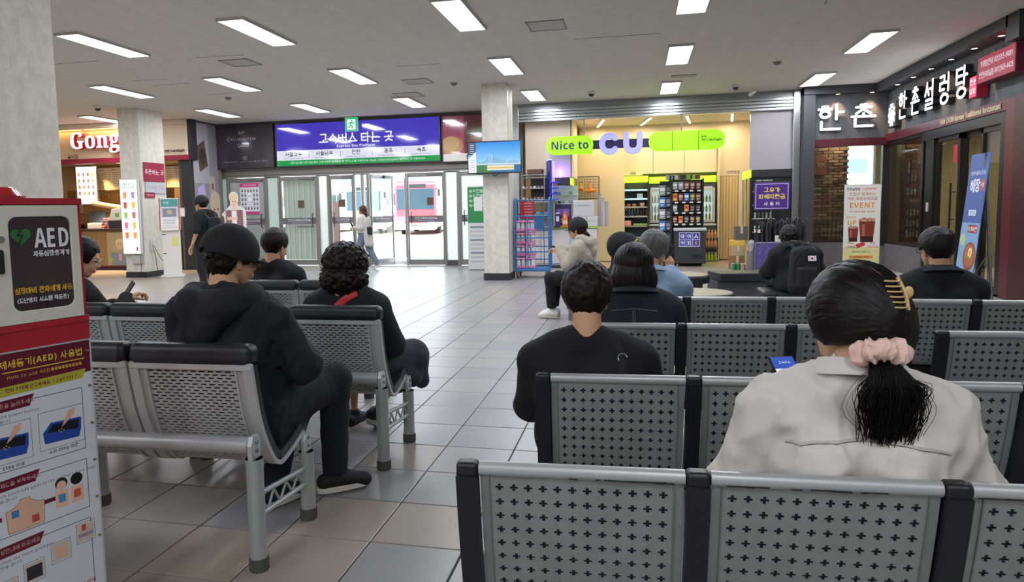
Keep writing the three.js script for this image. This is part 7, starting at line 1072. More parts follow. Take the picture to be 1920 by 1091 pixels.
{ // right cooler with black header, sign board on stand, umbrellas, boxes
  const t = thing('corner_cooler', 'dark corner cooler with glowing green end near steel column', 'fridge', [2.85, 0, CZ - 0.2]); mesh('header', rb2(-0.4, 0.42, 2.0, 2.17, -0.1, 0.16, 0.006), mat('#232226', 0.4), t); mesh('green_end', b2(-0.42, -0.4, 2.0, 2.17, -1.1, 0.16), glow('#b5ef3a', 0.9, leaf), t); mesh('glass_side', b2(-0.41, -0.4, 0.5, 2.0, -1.1, 0.12), glass('#dfe6dc'), t); mesh('cream_frame', [b2(-0.42, -0.39, 0.4, 2.0, -0.6, -0.55), b2(-0.42, -0.39, 0.4, 2.0, -1.12, -1.07)], mat('#cfc4a5', 0.5), t); mesh('post', rb2(-0.42, -0.37, 0, 2.0, 0.1, 0.15, 0.004), mat('#1d1d20', 0.4), t); mesh('back', b2(-0.36, 0.42, 0, 2.0, -0.02, 0.0), mat('#46504a', 0.5), t); for (const y of [0.8, 1.1, 1.4, 1.7]) mesh('shelf', b2(-0.36, 0.1, y - 0.02, y, 0, 0.12), mat('#c2c6bf', 0.4), t); mesh('lamp', b2(-0.3, 0.05, 1.92, 1.95, 0.02, 0.1), glow('#e4f5e8', 1.2), t);
  for (const y of [0.8, 1.1, 1.4, 1.7]) for (let i = 0; i < 5; i++) goods('can', 'pale green drink can in corner cooler, shelf ' + ['one', 'two', 'three', 'four'][Math.round((y - 0.8) / 0.3)] + ' from below, # from left', 'cans in the corner cooler', [2.55 + i * 0.08, y, CZ - 0.13], mat(pick(['#b8c9b4', '#8fa888', '#4b5a4c', '#c9cfc4']), 0.3), 0, 1.1);
  const s = thing('purple_sign', 'purple card sign with yellow lettering on steel stand', 'sign', [2.76, 0, -15.85]); mesh('board', rbox(0.7, 0.58, 0.02, 0.006, 0, 1.575, 0), mat('#4a2a80', 0.4), s); mesh('pole', [rod([0, 0.02, -0.03], [0, 1.4, -0.03], 0.014), cyl(0.16, 0.02, 0, 0.01, -0.03, 20)], mat('#9fa1a4', 0.3, 0.8), s);
  print('print', 0.69, 0.57, canvasTex(384, 320, (c, w, h) => { c.fillStyle = '#4a2684'; c.fillRect(0, 0, w, h); c.strokeStyle = '#e9e2f5'; c.lineWidth = 6; c.strokeRect(16, 16, w - 32, h - 32); T(c, '고유가', w / 2, 54, 64, '#efd94a', { align: 'center', w: 0.13 }); T(c, '피해지원금', w / 2, 132, 62, '#efd94a', { align: 'center', w: 0.13 }); T(c, '사 용 처', w / 2, 222, 50, '#f0ecf8', { align: 'center', w: 0.12 }); }), s, [0, 1.575, 0.0115], 0, 0, 0.4);
}
{ // umbrella stand: every umbrella is its own thing
  const r = thing('umbrella_rack', 'steel rack wrapped in purple film holding umbrellas', 'rack', [2.78, 0, -15.45]); mesh('box', metreUV(rbox(0.74, 0.55, 0.36, 0.02, -0.02, 0.36, 0)), mat('#584a8c', 0.35), r); mesh('orange_label', box(0.25, 0.14, 0.01, -0.12, 0.2, 0.185), mat('#d9952e', 0.5), r); mesh('film_crease', Array.from({ length: 22 }, () => box(0.004, rnd(0.06, 0.2), 0.004, rnd(-0.36, 0.32), rnd(0.2, 0.55), 0.181, 0, 0, rnd(-0.9, 0.9))), mat('#a79fd0', 0.25), r); mesh('print_mark', extr([[-0.12, 0.14], [-0.02, 0.14], [-0.07, 0.4]], 0.004).translate(0, 0, 0.181), mat('#ddd7ea', 0.5), r); mesh('rails', [rod([-0.42, 0.62, 0.18], [0.6, 0.62, 0.18], 0.008), rod([-0.42, 0.62, -0.18], [0.6, 0.62, -0.18], 0.008), rod([-0.42, 0, 0.18], [-0.42, 0.62, 0.18], 0.01), rod([0.6, 0, 0.18], [0.6, 0.62, 0.18], 0.01), rod([0.6, 0, -0.18], [0.6, 0.62, -0.18], 0.01), rod([-0.42, 0, -0.18], [-0.42, 0.62, -0.18], 0.01)], steelDull, r);
  for (let i = 0; i < 34; i++) { const u = thing('umbrella', 'furled dark umbrella with curved handle in the packed rack', 'umbrella', [2.42 + (i % 12) * 0.082 + rnd(-0.02, 0.02), 0, -15.6 + Math.floor(i / 12) * 0.13 + rnd(-0.02, 0.02)], rnd(-1.2, 1.2), 'umbrellas in the rack'), h = rnd(-0.05, 0.06); mesh('canopy', cyl(0.012, 0.6, 0, 0.62 + h, 0, 8, 0.035), mat(pick(['#1a1a1d', '#232327', '#16161a']), 0.6), u); mesh('handle', tube([[0, 0.9 + h, 0], [0, 1.0 + h, 0], [0.012, 1.05 + h, 0], [0.045, 1.065 + h, 0], [0.07, 1.04 + h, 0], [0.072, 1.0 + h, 0]], 0.01, 16, 6), mat(pick(['#101012', '#2a2a2e', '#4a4a50']), 0.3), u); if (i % 6 === 0) mesh('price_tag', box(0.05, 0.07, 0.004, 0.02, 0.86 + h, 0.04), mat('#d9d7d2', 0.6), u); }
  const c = thing('price_card', 'white price card standing before the umbrellas', 'card', [2.82, 0.64, -15.25]); mesh('card', rbox(0.18, 0.13, 0.006, 0.002, 0, 0.065, 0), mat('#cfcfcb', 0.6), c); mesh('mark', box(0.06, 0.03, 0.002, 0, 0.07, 0.004), mat('#4a4a50', 0.6), c);
  const bn = thing('grey_bin', 'grey cylindrical bin left of the purple umbrella rack', 'bin', [2.32, 0, -15.5]); mesh('body', lathe([[0.001, 0], [0.085, 0.002], [0.09, 0.44], [0.082, 0.44], [0.08, 0.02]], 0, 0, 0, 24), mat('#77777a', 0.4), bn); mesh('umbrella_bags', blob([bone([0, 0.42, 0], [0, 0.6, 0], 0.05, 0.07)], 0.012, 0.02, (d, x, y, z) => d + 0.015 * N(x * 30, y * 20, z * 30)), mat('#b9bcc2', 0.2, 0, { transmission: 0.3, thickness: 0 }), bn);
  [[2.12, 0, -16.2, 0.3, 0.3, 0.26, '#8a6b4a', 'brown carton stacked at the store entrance floor'], [2.14, 0.3, -16.2, 0.28, 0.22, 0.24, '#b39a78', 'tan carton on top of the brown carton'], [2.12, 0.52, -16.2, 0.3, 0.12, 0.24, '#d8b23a', 'yellow lidded box on the entrance carton stack'], [2.2, 0.64, -16.2, 0.26, 0.3, 0.24, '#5d5a58', 'dark carton topmost of the entrance stack']].forEach(([x, y, z, w, h, d, c2, L]) => { const b = thing('goods_carton', L, 'box', [x, y, z], rnd(-0.1, 0.1)); mesh('body', rbox(w, h, d, 0.008, 0, h / 2, 0), mat(c2, 0.7), b); mesh('tape', box(0.05, h * 0.5, 0.004, 0, h * 0.75, d / 2 + 0.001), mat('#cdbb98', 0.5), b); });
  for (let i = 0; i < 7; i++) goods('can', 'green and silver can pack at the store entrance floor', 'cans on the store entrance floor', [2.02 + (i % 4) * 0.09, 0, -15.95 + Math.floor(i / 4) * 0.1], mat(i % 3 ? '#3c7a4c' : '#c4a59a', 0.3), 0, 1.25);
}
// ================================================================ restaurant on the right
const slate = dataTex(256, (x, y) => { const n = 0.88 + 0.1 * wrapN(x, y, 1.8) + 0.05 * wrapN(x, y, 7, 3) + (rnd() - 0.5) * 0.05; return [n, n, n]; }, true);
const concrete = new THREE.MeshStandardMaterial({ color: '#6c6d70', map: slate, roughness: 0.8 }), maroon = mat('#571c24', 0.35), charcoal = mat('#3a3a3f', 0.55), doorBlack = mat('#161517', 0.35), RX = 5.1;
{
  const s = structGroup('wall_restaurant');
  mesh('sign_wall_front', metreUV(b2(3.66, 5.4, 2.76, CEIL, -16.6, -16.4)), concrete, s); mesh('sign_wall_side', metreUV(b2(RX, RX + 0.2, 2.76, CEIL, -16.4, -10.9)), concrete, s);
  mesh('ledge_front', b2(3.42, RX, 3.69, CEIL, -16.4, -16.16), charcoal, s); mesh('ledge_side', b2(4.79, RX, 3.69, CEIL, -16.4, -10.9), charcoal, s); mesh('ledge_end', b2(4.79, 9, 3.5, CEIL, -10.95, -10.6), mat('#2a2a2e', 0.5), s);
  mesh('dark_column', rb2(3.42, 3.66, 0, CEIL, -16.7, -16.2, 0.01), charcoal, s);
  mesh('red_band_front', rb2(3.66, RX, 2.6, 2.76, -16.55, -16.36, 0.008), maroon, s); mesh('red_band_side', rb2(RX - 0.04, RX + 0.2, 2.66, 2.82, -16.4, -11.2, 0.008), maroon, s);
  mesh('low_wall_front', metreUV(b2(3.66, RX + 0.1, 0, 0.56, -16.6, -16.4)), concrete, s); mesh('low_wall_side', metreUV(b2(RX, RX + 0.16, 0, 0.54, -16.5, -14.42)), concrete, s);
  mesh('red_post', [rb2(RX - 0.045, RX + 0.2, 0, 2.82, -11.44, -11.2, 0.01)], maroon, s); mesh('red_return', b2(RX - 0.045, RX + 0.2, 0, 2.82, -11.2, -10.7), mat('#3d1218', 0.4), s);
  mesh('corner_post', b2(RX - 0.08, RX + 0.05, 0.5, 2.62, -16.5, -16.38), doorBlack, s);
  for (const z of [-15.6, -14.5, -13.4, -12.3]) mesh('panel_groove', b2(RX - 0.002, RX, 2.82, 3.69, z - 0.004, z + 0.004), mat('#3f4043', 0.8), s);
  for (const x of [4.1, 4.75]) mesh('panel_groove', b2(x - 0.004, x + 0.004, 2.76, 3.69, -16.4, -16.398), mat('#3f4043', 0.8), s);
  const pins = []; for (const z of [-16.1, -15.1, -14.0, -12.9, -11.8]) for (const y of [2.95, 3.6]) for (const d of [-0.12, 0.12]) pins.push(cyl(0.014, 0.004, RX - 0.001, y, z + d, 10, 0.014, 0, 0, PI / 2)); stuff(mesh('tie_holes', pins, mat('#3b3b3e', 0.9), s));
  // closed shell behind: rear wall with a window to the yard, far side, ceiling, floor
  mesh('rear_wall', [b2(3.5, 4.62, 0, CEIL, -17.75, -17.6), b2(5.25, 9.2, 0, CEIL, -17.75, -17.6), b2(4.62, 5.25, 0, 1.55, -17.75, -17.6), b2(4.62, 5.25, 2.75, CEIL, -17.75, -17.6)], mat('#8f8672', 0.8), s);
  mesh('far_wall', b2(9.0, 9.2, 0, CEIL, -17.75, -10.2), mat('#a39a7c', 0.8), s); mesh('dining_end_wall', b2(5.3, 9.2, 0, CEIL, -10.75, -10.6), mat('#8f8672', 0.8), s); mesh('dining_ceiling', [b2(RX + 0.2, 9.1, 3.0, 3.12, -16.5, -10.7), b2(3.62, 9.1, 3.0, 3.12, -17.6, -16.6)], mat('#c9c2ac', 0.9), s); mesh('roof_slab', b2(3.4, 9.2, CEIL, CEIL + 0.25, -17.8, -16.3), mat('#8a8a8a', 0.9), s);
  mesh('store_partition', b2(3.5, 3.62, 0, CEIL, -17.75, -16.5), mat('#6d5040', 0.8), s);
}
{ // photograph-red feature wall behind the side window, brick wall behind the front window
  const w = structGroup('wall_brick'), bg = mat('#54483e', 0.95); mesh('mortar', b2(3.64, 4.56, 0.5, 2.66, -17.32, -17.2), bg, w);
  const tones = ['#7d5a43', '#6b4a38', '#8b6a50', '#74523d', '#93775c', '#5f4434'].map((c) => mat(c, 0.9)), G = [rbox(0.205, 0.058, 0.05, 0.006, 0, 0, 0, 0, 0, 0, 1), rbox(0.2, 0.055, 0.056, 0.008, 0, 0, 0, 0, 0, 0, 1)];
  for (let r = 0; r < 32; r++) for (let c = 0; c < 5; c++) { const x = 3.72 + c * 0.215 - (r % 2) * 0.1; if (x > 4.5) continue; const b = mesh('brick', G[(r + c) % 2], pick(tones), w); b.position.set(x, 0.55 + r * 0.066, -17.19 + rnd(-0.006, 0.006)); }
  const p = thing('wooden_plaque', 'square orange brown wooden plaque on the brick wall', 'plaque', [3.98, 2.26, -17.13]); mesh('board', rbox(0.27, 0.46, 0.04, 0.006), mat('#7b4a2a', 0.6), p); mesh('carving', [tube([[-0.06, 0.05, 0.024], [-0.02, 0.0, 0.026], [0.03, 0.04, 0.024], [0.07, -0.02, 0.024]], 0.006, 16, 5), tube([[-0.05, -0.03, 0.024], [0.0, -0.05, 0.026], [0.05, 0.0, 0.024]], 0.006, 12, 5)], mat('#b8b0a0', 0.5), p);
  const win = structGroup('window_' + ++windowCount); mesh('pane', b2(3.66, RX - 0.05, 0.56, 2.6, -16.46, -16.45), clear, win); mesh('frame', [b2(3.66, RX, 0.56, 0.6, -16.49, -16.42)], doorBlack, win);
  const g = thing('window_grille', 'black bar grille along the bottom of the brick window', 'grille', [0, 0, -16.95]); const bars = []; for (let i = 0; i < 14; i++) mesh('bar', rod([3.7 + i * 0.085, 0.56, 0], [3.7 + i * 0.085, 1.02, 0], 0.007, 8), black, g); for (const y of [0.75, 1.02]) mesh('rail', rod([3.66, y, 0], [4.85, y, 0], 0.009, 8), black, g);
  mesh('foot', b2(3.66, 4.85, 0.54, 0.56, -0.03, 0.03), black, g);
  const yw = structGroup('window_' + ++windowCount); mesh('pane', b2(4.62, 5.25, 1.55, 2.75, -17.68, -17.67), clear, yw); mesh('frame', [b2(4.62, 4.66, 1.55, 2.75, -17.72, -17.62), b2(5.21, 5.25, 1.55, 2.75, -17.72, -17.62), b2(4.62, 5.25, 1.55, 1.59, -17.72, -17.62)], mat('#cfd2d4', 0.4), yw);
}
{ // lettering
  const white2 = glow('#e6f0ff', 1.0), t = thing('restaurant_letters', 'glowing white letters on the front slate wall over brick window', 'sign', [3.72, 3.46, -16.37]);
  [['한', 0, 0.5], ['촌', 0.66, 0.46]].forEach(([c, x, s]) => { const g = strokeGeo(hangul(c), s, 0.05, 0.03); const L = mesh('letter', g.map((q) => q.translate(x, 0, 0.03)), white2, t); mesh('letter_side', strokeGeo(hangul(c), s, 0.056, 0.03).map((q) => q.translate(x, 0, 0)), mat('#1c1c20', 0.5), L); });
  const l0 = new THREE.RectAreaLight('#eaf2ff', 2.0, 1.2, 0.4); l0.name = 'letter_light'; l0.position.set(0.6, -0.25, 0.1); l0.rotation.y = PI; t.add(l0);
  const u = thing('restaurant_name', 'row of five glowing white letters on the side slate wall', 'sign', [RX - 0.02, 3.5, -15.4], -PI / 2);
  // local x runs towards the camera along the wall, local z points into the hall
  [...'한촌설렁탕'].forEach((c, i) => { const x = i * 0.63, s = 0.48, k = 0.8, g = strokeGeo(hangul(c), s, 0.042, 0.012); const L = mesh('letter', g.map((q) => q.scale(k, 1, 1).translate(x, 0, 0.1)), white2, u); mesh('letter_side', strokeGeo(hangul(c), s, 0.05, 0.1).map((q) => q.scale(k, 1, 1).translate(x, 0, 0)), mat('#1a1a1e', 0.5), L); });
  const l1 = new THREE.RectAreaLight('#eaf2ff', 2.2, 3.0, 0.4); l1.name = 'letter_light'; l1.position.set(1.4, -0.25, 0.2); l1.rotation.y = PI; u.add(l1);
  const e = thing('round_emblem', 'white round floral emblem on dark box before the letter row', 'sign', [RX - 0.02, 3.15, -15.8], -PI / 2); mesh('box', rbox(0.42, 0.5, 0.1, 0.01, 0, 0, 0.05), mat('#1c1c20', 0.5), e); const ringG = [at(new THREE.TorusGeometry(0.15, 0.008, 8, 32), 0, 0, 0.104)]; for (let i = 0; i < 10; i++) { const a = i * PI / 5; ringG.push(at(new THREE.TorusGeometry(0.03, 0.006, 6, 14), Math.cos(a) * 0.16, Math.sin(a) * 0.2, 0.104)); } for (let i = -2; i <= 2; i++) ringG.push(box(0.018, 0.24 - Math.abs(i) * 0.05, 0.01, i * 0.04, -0.01, 0.104)); ringG.push(box(0.2, 0.018, 0.01, 0, 0.05, 0.104), box(0.16, 0.018, 0.01, 0, -0.06, 0.104)); mesh('emblem', ringG, white2, e);
  const st = thing('red_stamp', 'small glowing pink stamp sign after the letter row', 'sign', [RX - 0.02, 3.1, -12.15], -PI / 2); mesh('box', rbox(0.24, 0.32, 0.16, 0.01, 0, 0, 0.08), mat('#9c1c3c', 0.5), st); print('face', 0.22, 0.3, canvasTex(96, 128, (c) => { c.fillStyle = '#d83a6a'; c.fillRect(0, 0, 96, 128); T(c, '한', 6, 8, 42, '#ffe4ee'); T(c, '촌', 50, 8, 42, '#ffe4ee'); T(c, '설', 6, 66, 42, '#ffe4ee'); T(c, '렁', 50, 66, 42, '#ffe4ee'); }), st, [0, 0, 0.163], 0, 1.1);
  const r = thing('phone_sign', 'crimson light box with two telephone numbers at top right', 'sign', [RX - 0.02, 3.29, -11.38], -PI / 2); mesh('box', rbox(1.06, 0.38, 0.2, 0.01, 0, 0, 0.1), mat('#5a0d22', 0.5), r); print('face', 1.04, 0.36, canvasTex(640, 220, (c, w, h) => { c.fillStyle = '#b3133f'; c.fillRect(0, 0, w, h); T(c, '가맹점문의 02)555-9081', w / 2, 30, 62, '#f6e2e8', { align: 'center', w: 0.11, sx: 0.86, sp: 0.02 }); T(c, '천안터미널점 041)565-4425', w / 2, 124, 62, '#f6e2e8', { align: 'center', w: 0.11, sx: 0.78, sp: 0.02 }); }), r, [0, 0, 0.203], 0, 0.6); const rl = new THREE.RectAreaLight('#ff7a9a', 0.6, 1.0, 0.3); rl.name = 'sign_light'; rl.position.z = 0.22; rl.rotation.y = PI; r.add(rl);
  const h = thing('english_name', 'cream English restaurant name letters on the maroon band', 'sign', [RX - 0.045, 2.7, -13.66], -PI / 2); const g = textGeo('HAN CHON Korean Traditional Restaurant', 0.085, 0.006, 'sans_bold', 3); g.scale(2.08 / g.boundingBox.max.x, 1, 1); mesh('letters', g, mat('#cdbfa0', 0.4), h);
  // downlights under the ledge and under the band
  [[4.1, -16.28, 'under front ledge left'], [4.75, -16.28, 'at the ledge corner']].forEach(([x, z, n]) => spotHead(x, 3.69, z, 5, '#ffdcb8', 'small warm downlight ' + n));
  [-15.4, -14.6, -13.8, -13.0, -12.2, -11.4].forEach((z, i) => spotHead(4.94, 3.69, z, 5, '#ffdcb8', 'small warm downlight under side ledge, ' + ['first', 'second', 'third', 'fourth', 'fifth', 'sixth'][i] + ' from corner'));
}
{ // side window with picture wall, sliding doors
  const w = structGroup('window_' + ++windowCount); mesh('pane', b2(RX + 0.05, RX + 0.06, 0.54, 2.62, -16.4, -14.5), glass('#cfd0cc'), w); mesh('frame', [b2(RX, RX + 0.1, 0.54, 0.58, -16.4, -14.5), b2(RX, RX + 0.1, 2.6, 2.66, -16.4, -14.5), b2(RX, RX + 0.1, 0.54, 2.66, -14.56, -14.46)], doorBlack, w);
  const f = structGroup('wall_picture'); mesh('panel', b2(5.75, 5.85, 0, 3.0, -17.55, -15.75), mat('#5c1e20', 0.6), f);
  const names = ['top', 'upper', 'middle', 'lower', 'lowest']; [[2.15, 1, 0.3], [1.9, 3, 0.2], [1.62, 3, 0.2], [1.18, 4, 0.2], [0.95, 6, 0.2], [0.72, 6, 0.2]].forEach(([y, n, h], r) => { for (let i = 0; i < n; i++) { const t = thing('menu_photo', 'small dark framed dish photo, ' + ['single top one', 'first row', 'second row', 'third row', 'fourth row', 'bottom row'][r] + (n > 1 ? ', number ' + ['one', 'two', 'three', 'four', 'five', 'six'][i] + ' from left' : ''), 'picture', [5.74, y, -17.0 + i * 0.19], -PI / 2); mesh('frame', rbox(0.15, h, 0.02, 0.004), mat('#1d1d20', 0.4), t); mesh('print', box(0.12, h - 0.04, 0.004, 0, 0, 0.011), packMat(pick(['#3a4658', '#8d9aa5', '#5b4a3c']), pick(['#c7b48a', '#d8d8d8', '#7a8fa5'])), t); } });
  const words = thing('wall_words', 'white and black word lettering on the dark red picture wall', 'sign', [5.735, 1.9, -15.9], -PI / 2); print('upper_words', 0.95, 0.32, canvasTex(384, 128, (c) => { c.fillStyle = '#5c1e20'; c.fillRect(0, 0, 384, 128); for (let i = 0; i < 4; i++) T(c, ['한촌설렁탕은 정성으로', '끓여낸 깊은 맛을', '전하는 집입니다', '사골 육수'][i], 10, 8 + i * 29, 22, '#d8cfc9', { w: 0.1 }); T(c, '설렁탕', 250, 30, 42, '#241011'); }), words, [-0.2, 0.42, 0.004]);
  print('middle_words', 0.9, 0.3, canvasTex(384, 128, (c) => { c.fillStyle = '#5c1e20'; c.fillRect(0, 0, 384, 128); T(c, '맛있는 집', 10, 10, 52, '#e2d8d2'); T(c, 'Tastefood', 40, 74, 36, '#e2d8d2'); T(c, '한우', 270, 20, 60, '#2a1213'); }), words, [0.0, -0.02, 0.004]); print('lower_words', 1.1, 0.12, canvasTex(384, 44, (c) => { c.fillStyle = '#5c1e20'; c.fillRect(0, 0, 384, 44); T(c, 'HANCHONSULLEONGTANG', 4, 4, 32, '#b9aaa6', { sx: 0.85 }); }), words, [-0.45, -0.48, 0.004]);
  for (const [z, i] of [[-16.1, 'left'], [-15.6, 'second'], [-15.1, 'third'], [-14.7, 'right']]) spotHead(5.35, 2.98, z, 5, '#ffcf9a', 'tiny warm downlight behind side window, ' + i + ' one');
  const d = structGroup('door_sliding'); mesh('frame', [b2(RX - 0.02, RX + 0.14, 2.5, 2.66, -14.46, -11.46), b2(RX - 0.02, RX + 0.12, 0, 0.03, -14.46, -11.46), b2(RX - 0.02, RX + 0.12, 0, 2.5, -14.3, -13.95), b2(RX - 0.02, RX + 0.12, 0, 2.5, -11.62, -11.46)], doorBlack, d);
  const leaves = [[-14.46, -14.28, 0.1], [-13.97, -13.0, 0.02], [-13.05, -12.28, 0.09], [-12.3, -11.6, 0.02]]; leaves.forEach(([a, b, o], i) => { const l = mesh('leaf', [b2(RX + o, RX + o + 0.05, 0.03, 2.5, a, a + 0.07), b2(RX + o, RX + o + 0.05, 0.03, 2.5, b - 0.07, b), b2(RX + o, RX + o + 0.05, 2.42, 2.5, a, b), b2(RX + o, RX + o + 0.05, 0.03, 0.12, a, b)], doorBlack, d); if (b - a > 0.25) mesh('pane', b2(RX + o + 0.022, RX + o + 0.028, 0.12, 2.42, a + 0.07, b - 0.07), glass('#e0e2d6'), l); });
  mesh('pull_handle', [rod([RX - 0.05, 0.95, -13.13], [RX - 0.05, 1.7, -13.13], 0.016, 10), rod([RX - 0.05, 1.1, -13.13], [RX + 0.03, 1.1, -13.13], 0.01), rod([RX - 0.05, 1.55, -13.13], [RX + 0.03, 1.55, -13.13], 0.01)], mat('#0f0f11', 0.3), d); mesh('fire_sticker', box(0.006, 0.3, 0.14, RX + 0.012, 2.18, -13.15), mat('#a8243a', 0.5), d); mesh('button', rbox(0.02, 0.16, 0.08, 0.006, RX - 0.03, 1.3, -14.12), mat('#aab09a', 0.4), d);
}
{ // dining room behind the doors
  const lamp = (x, z, n, s = 1) => { const t = thing('ceiling_light', 'soft white dining room ceiling light, ' + n, 'light', [x, 3.0, z]); mesh('diffuser', b2(-0.5 * s, 0.5 * s, -0.03, 0, -0.5 * s, 0.5 * s), glow('#fff2d6', 1.2), t); const l = new THREE.RectAreaLight('#fff0d0', 30, s, s); l.name = 'dining_light'; l.position.y = -0.04; l.rotation.x = -PI / 2; t.add(l); };
  lamp(7.2, -12.6, 'near the sliding doors'); lamp(7.2, -15.4, 'behind the picture wall'); lamp(4.4, -16.98, 'before the brick wall', 0.4);
  for (const [z, n] of [[-12.3, 'near'], [-14.0, 'far']]) { const t = thing('dining_table', 'light wooden dining table inside restaurant, ' + n + ' one', 'table', [7.3, 0, z]); mesh('top', rbox(1.1, 0.04, 0.7, 0.008, 0, 0.74, 0), wood('#a5855a'), t); for (const [x, q] of [[-0.48, -0.28], [0.48, -0.28], [-0.48, 0.28], [0.48, 0.28]]) mesh('leg', box(0.05, 0.72, 0.05, x, 0.36, q), mat('#2a2522', 0.5), t); }
  const c = thing('dining_partition', 'pale grey partition post inside the dining room', 'partition', [6.3, 0, -13.4]); mesh('post', b2(-0.25, 0.25, 0, 3.0, -0.25, 0.25), mat('#9a9375', 0.7), c); mesh('cap', b2(-0.27, 0.27, 0, 0.1, -0.27, 0.27), mat('#4a4438', 0.7), c);
}
{ // event banner and blue banner
  const bt = thing('event_banner', 'tall white EVENT coffee banner on stand before brick window', 'banner', [3.55, 0, -12.5]);
  mesh('sheet', b2(-0.27, 0.27, 0.06, 1.69, -0.004, 0), mat('#dcd8cc', 0.6), bt); mesh('stand', [rod([0, 0.02, -0.06], [0, 1.68, -0.02], 0.01), rod([-0.27, 1.69, -0.005], [0.27, 1.69, -0.005], 0.008), box(0.5, 0.02, 0.3, 0, 0.01, -0.02)], mat('#9a9a9a', 0.4, 0.6), bt);
  print('print', 0.54, 1.63, canvasTex(448, 1344, (c, w, h) => {
    const g = c; g.fillStyle = '#e6e3da'; g.fillRect(0, 0, w, h); g.fillStyle = '#d9d59a'; g.fillRect(0, h * 0.62, w, h * 0.38); T(c, '한촌설렁탕', 30, 38, 38, '#4a4a5a', { sx: 0.9 }); T(c, '× DUNKIN\'', 214, 38, 36, '#d9662f', { sx: 0.9 }); T(c, '한컵과 함께하는', w / 2, 98, 46, '#b8703c', { align: 'center', w: 0.09 }); T(c, '커피 무료사이즈업', w / 2, 160, 46, '#b5403c', { align: 'center', w: 0.1 }); T(c, 'EVENT', w / 2, 226, 96, '#e0922c', { align: 'center' }); T(c, '세트 구매 영수증을 가져오세요', w / 2, 344, 26, '#c46a3a', { align: 'center', sp: 0 }); T(c, 'SIZE', 30, 408, 50, '#d8b05c', { font: 'serif' }); T(c, 'UP', 44, 462, 84, '#e0972c');
    const cup = (x, y, s) => { g.fillStyle = '#7a3426'; g.beginPath(); g.moveTo(x - s * 0.5, y); g.lineTo(x + s * 0.5, y); g.lineTo(x + s * 0.38, y + s * 1.4); g.lineTo(x - s * 0.38, y + s * 1.4); g.fill(); g.fillStyle = '#b3624a'; g.fillRect(x - s * 0.3, y + s * 0.2, s * 0.18, s); g.fillStyle = '#3a1712'; g.fillRect(x - s * 0.4, y + s * 1.0, s * 0.8, s * 0.4); for (let i = 0; i < 8; i++) { g.fillStyle = i % 2 ? '#c99a7a' : '#a8745a'; g.beginPath(); g.arc(x - s * 0.4 + i * s * 0.115, y - s * 0.06 - (i % 3) * s * 0.05, s * 0.1, 0, 7); g.fill(); } }; cup(120, 576, 130); cup(288, 486, 200);
    g.fillStyle = '#c23a3a'; g.beginPath(); g.moveTo(150, 800); g.lineTo(250, 760); g.lineTo(280, 800); g.lineTo(180, 850); g.fill(); T(c, '커피', 50, 762, 36, '#b5403c'); T(c, '(이벤트)', 36, 812, 38, '#3a2a2a'); T(c, '무료', 330, 762, 36, '#c2559a'); T(c, '사이즈업', 296, 806, 36, '#c23a5c'); T(c, '매장문의 바랍니다', w / 2, 880, 28, '#5a6a3a', { align: 'center' }); g.fillStyle = '#e09a4a'; g.fillRect(80, 946, 290, 40); T(c, '기간 한정 이벤트', w / 2, 952, 28, '#7a3a1a', { align: 'center' }); for (let i = 0; i < 8; i++) { g.fillStyle = '#a8a288'; g.fillRect(70, 1040 + i * 28, 310, 8); }
  }), bt, [0, 0.875, 0.003]);
  const bb = thing('blue_banner', 'leaning blue food banner with steel pole by the sliding doors', 'banner', [3.78, 0, -9.5], -1.658); const L = mesh('sheet', b2(-0.3, 0.3, 0, 1.78, -0.004, 0), mat('#4a6aa8', 0.6), bb); L.position.set(0, 0.18, -0.02); L.rotation.x = -0.09;
  print('print', 0.6, 1.78, canvasTex(384, 1140, (c, w, h) => { c.fillStyle = '#3f5fa5'; c.fillRect(0, 0, w, h); c.fillStyle = '#7fa8cf'; c.fillRect(0, h * 0.46, w, h * 0.54); T(c, '시원하게 즐기는 한그릇', w / 2, 130, 32, '#dfe6f5', { align: 'center', sp: 0 }); T(c, '해장', 60, 186, 108, '#f0f2fa', { w: 0.13 }); c.fillStyle = '#c0504a'; c.beginPath(); c.arc(310, 240, 44, 0, 7); c.fill(); T(c, '국밥', 278, 220, 34, '#f6e6e0'); c.fillStyle = '#e6eaf2'; c.fillRect(110, 426, 150, 44); T(c, '한정판매', 118, 432, 34, '#3f5fa5', { sx: 0.9 }); c.fillStyle = '#8f2840'; c.fillRect(150, 540, 190, 62); T(c, '9,900원', 160, 548, 46, '#f7ece0'); const bowl = (x, y, r) => { c.fillStyle = '#8a4a30'; c.beginPath(); c.ellipse(x, y, r, r * 0.85, 0, 0, 7); c.fill(); c.fillStyle = '#b0683c'; c.beginPath(); c.ellipse(x, y - 6, r * 0.84, r * 0.66, 0, 0, 7); c.fill(); c.fillStyle = '#e8dfa8'; c.beginPath(); c.ellipse(x + 8, y - r * 0.2, r * 0.3, r * 0.34, 0.4, 0, 7); c.fill(); c.fillStyle = '#e0b53a'; c.beginPath(); c.arc(x + 10, y - r * 0.2, r * 0.15, 0, 7); c.fill(); c.fillStyle = '#6f8f3a'; c.fillRect(x - r * 0.4, y, r * 0.5, r * 0.2); }; bowl(250, 780, 128); bowl(150, 1000, 140); c.fillStyle = '#b9c99a'; c.beginPath(); c.ellipse(70, 660, 56, 48, 0, 0, 7); c.fill(); }), L, [0, 0.89, 0.003]);
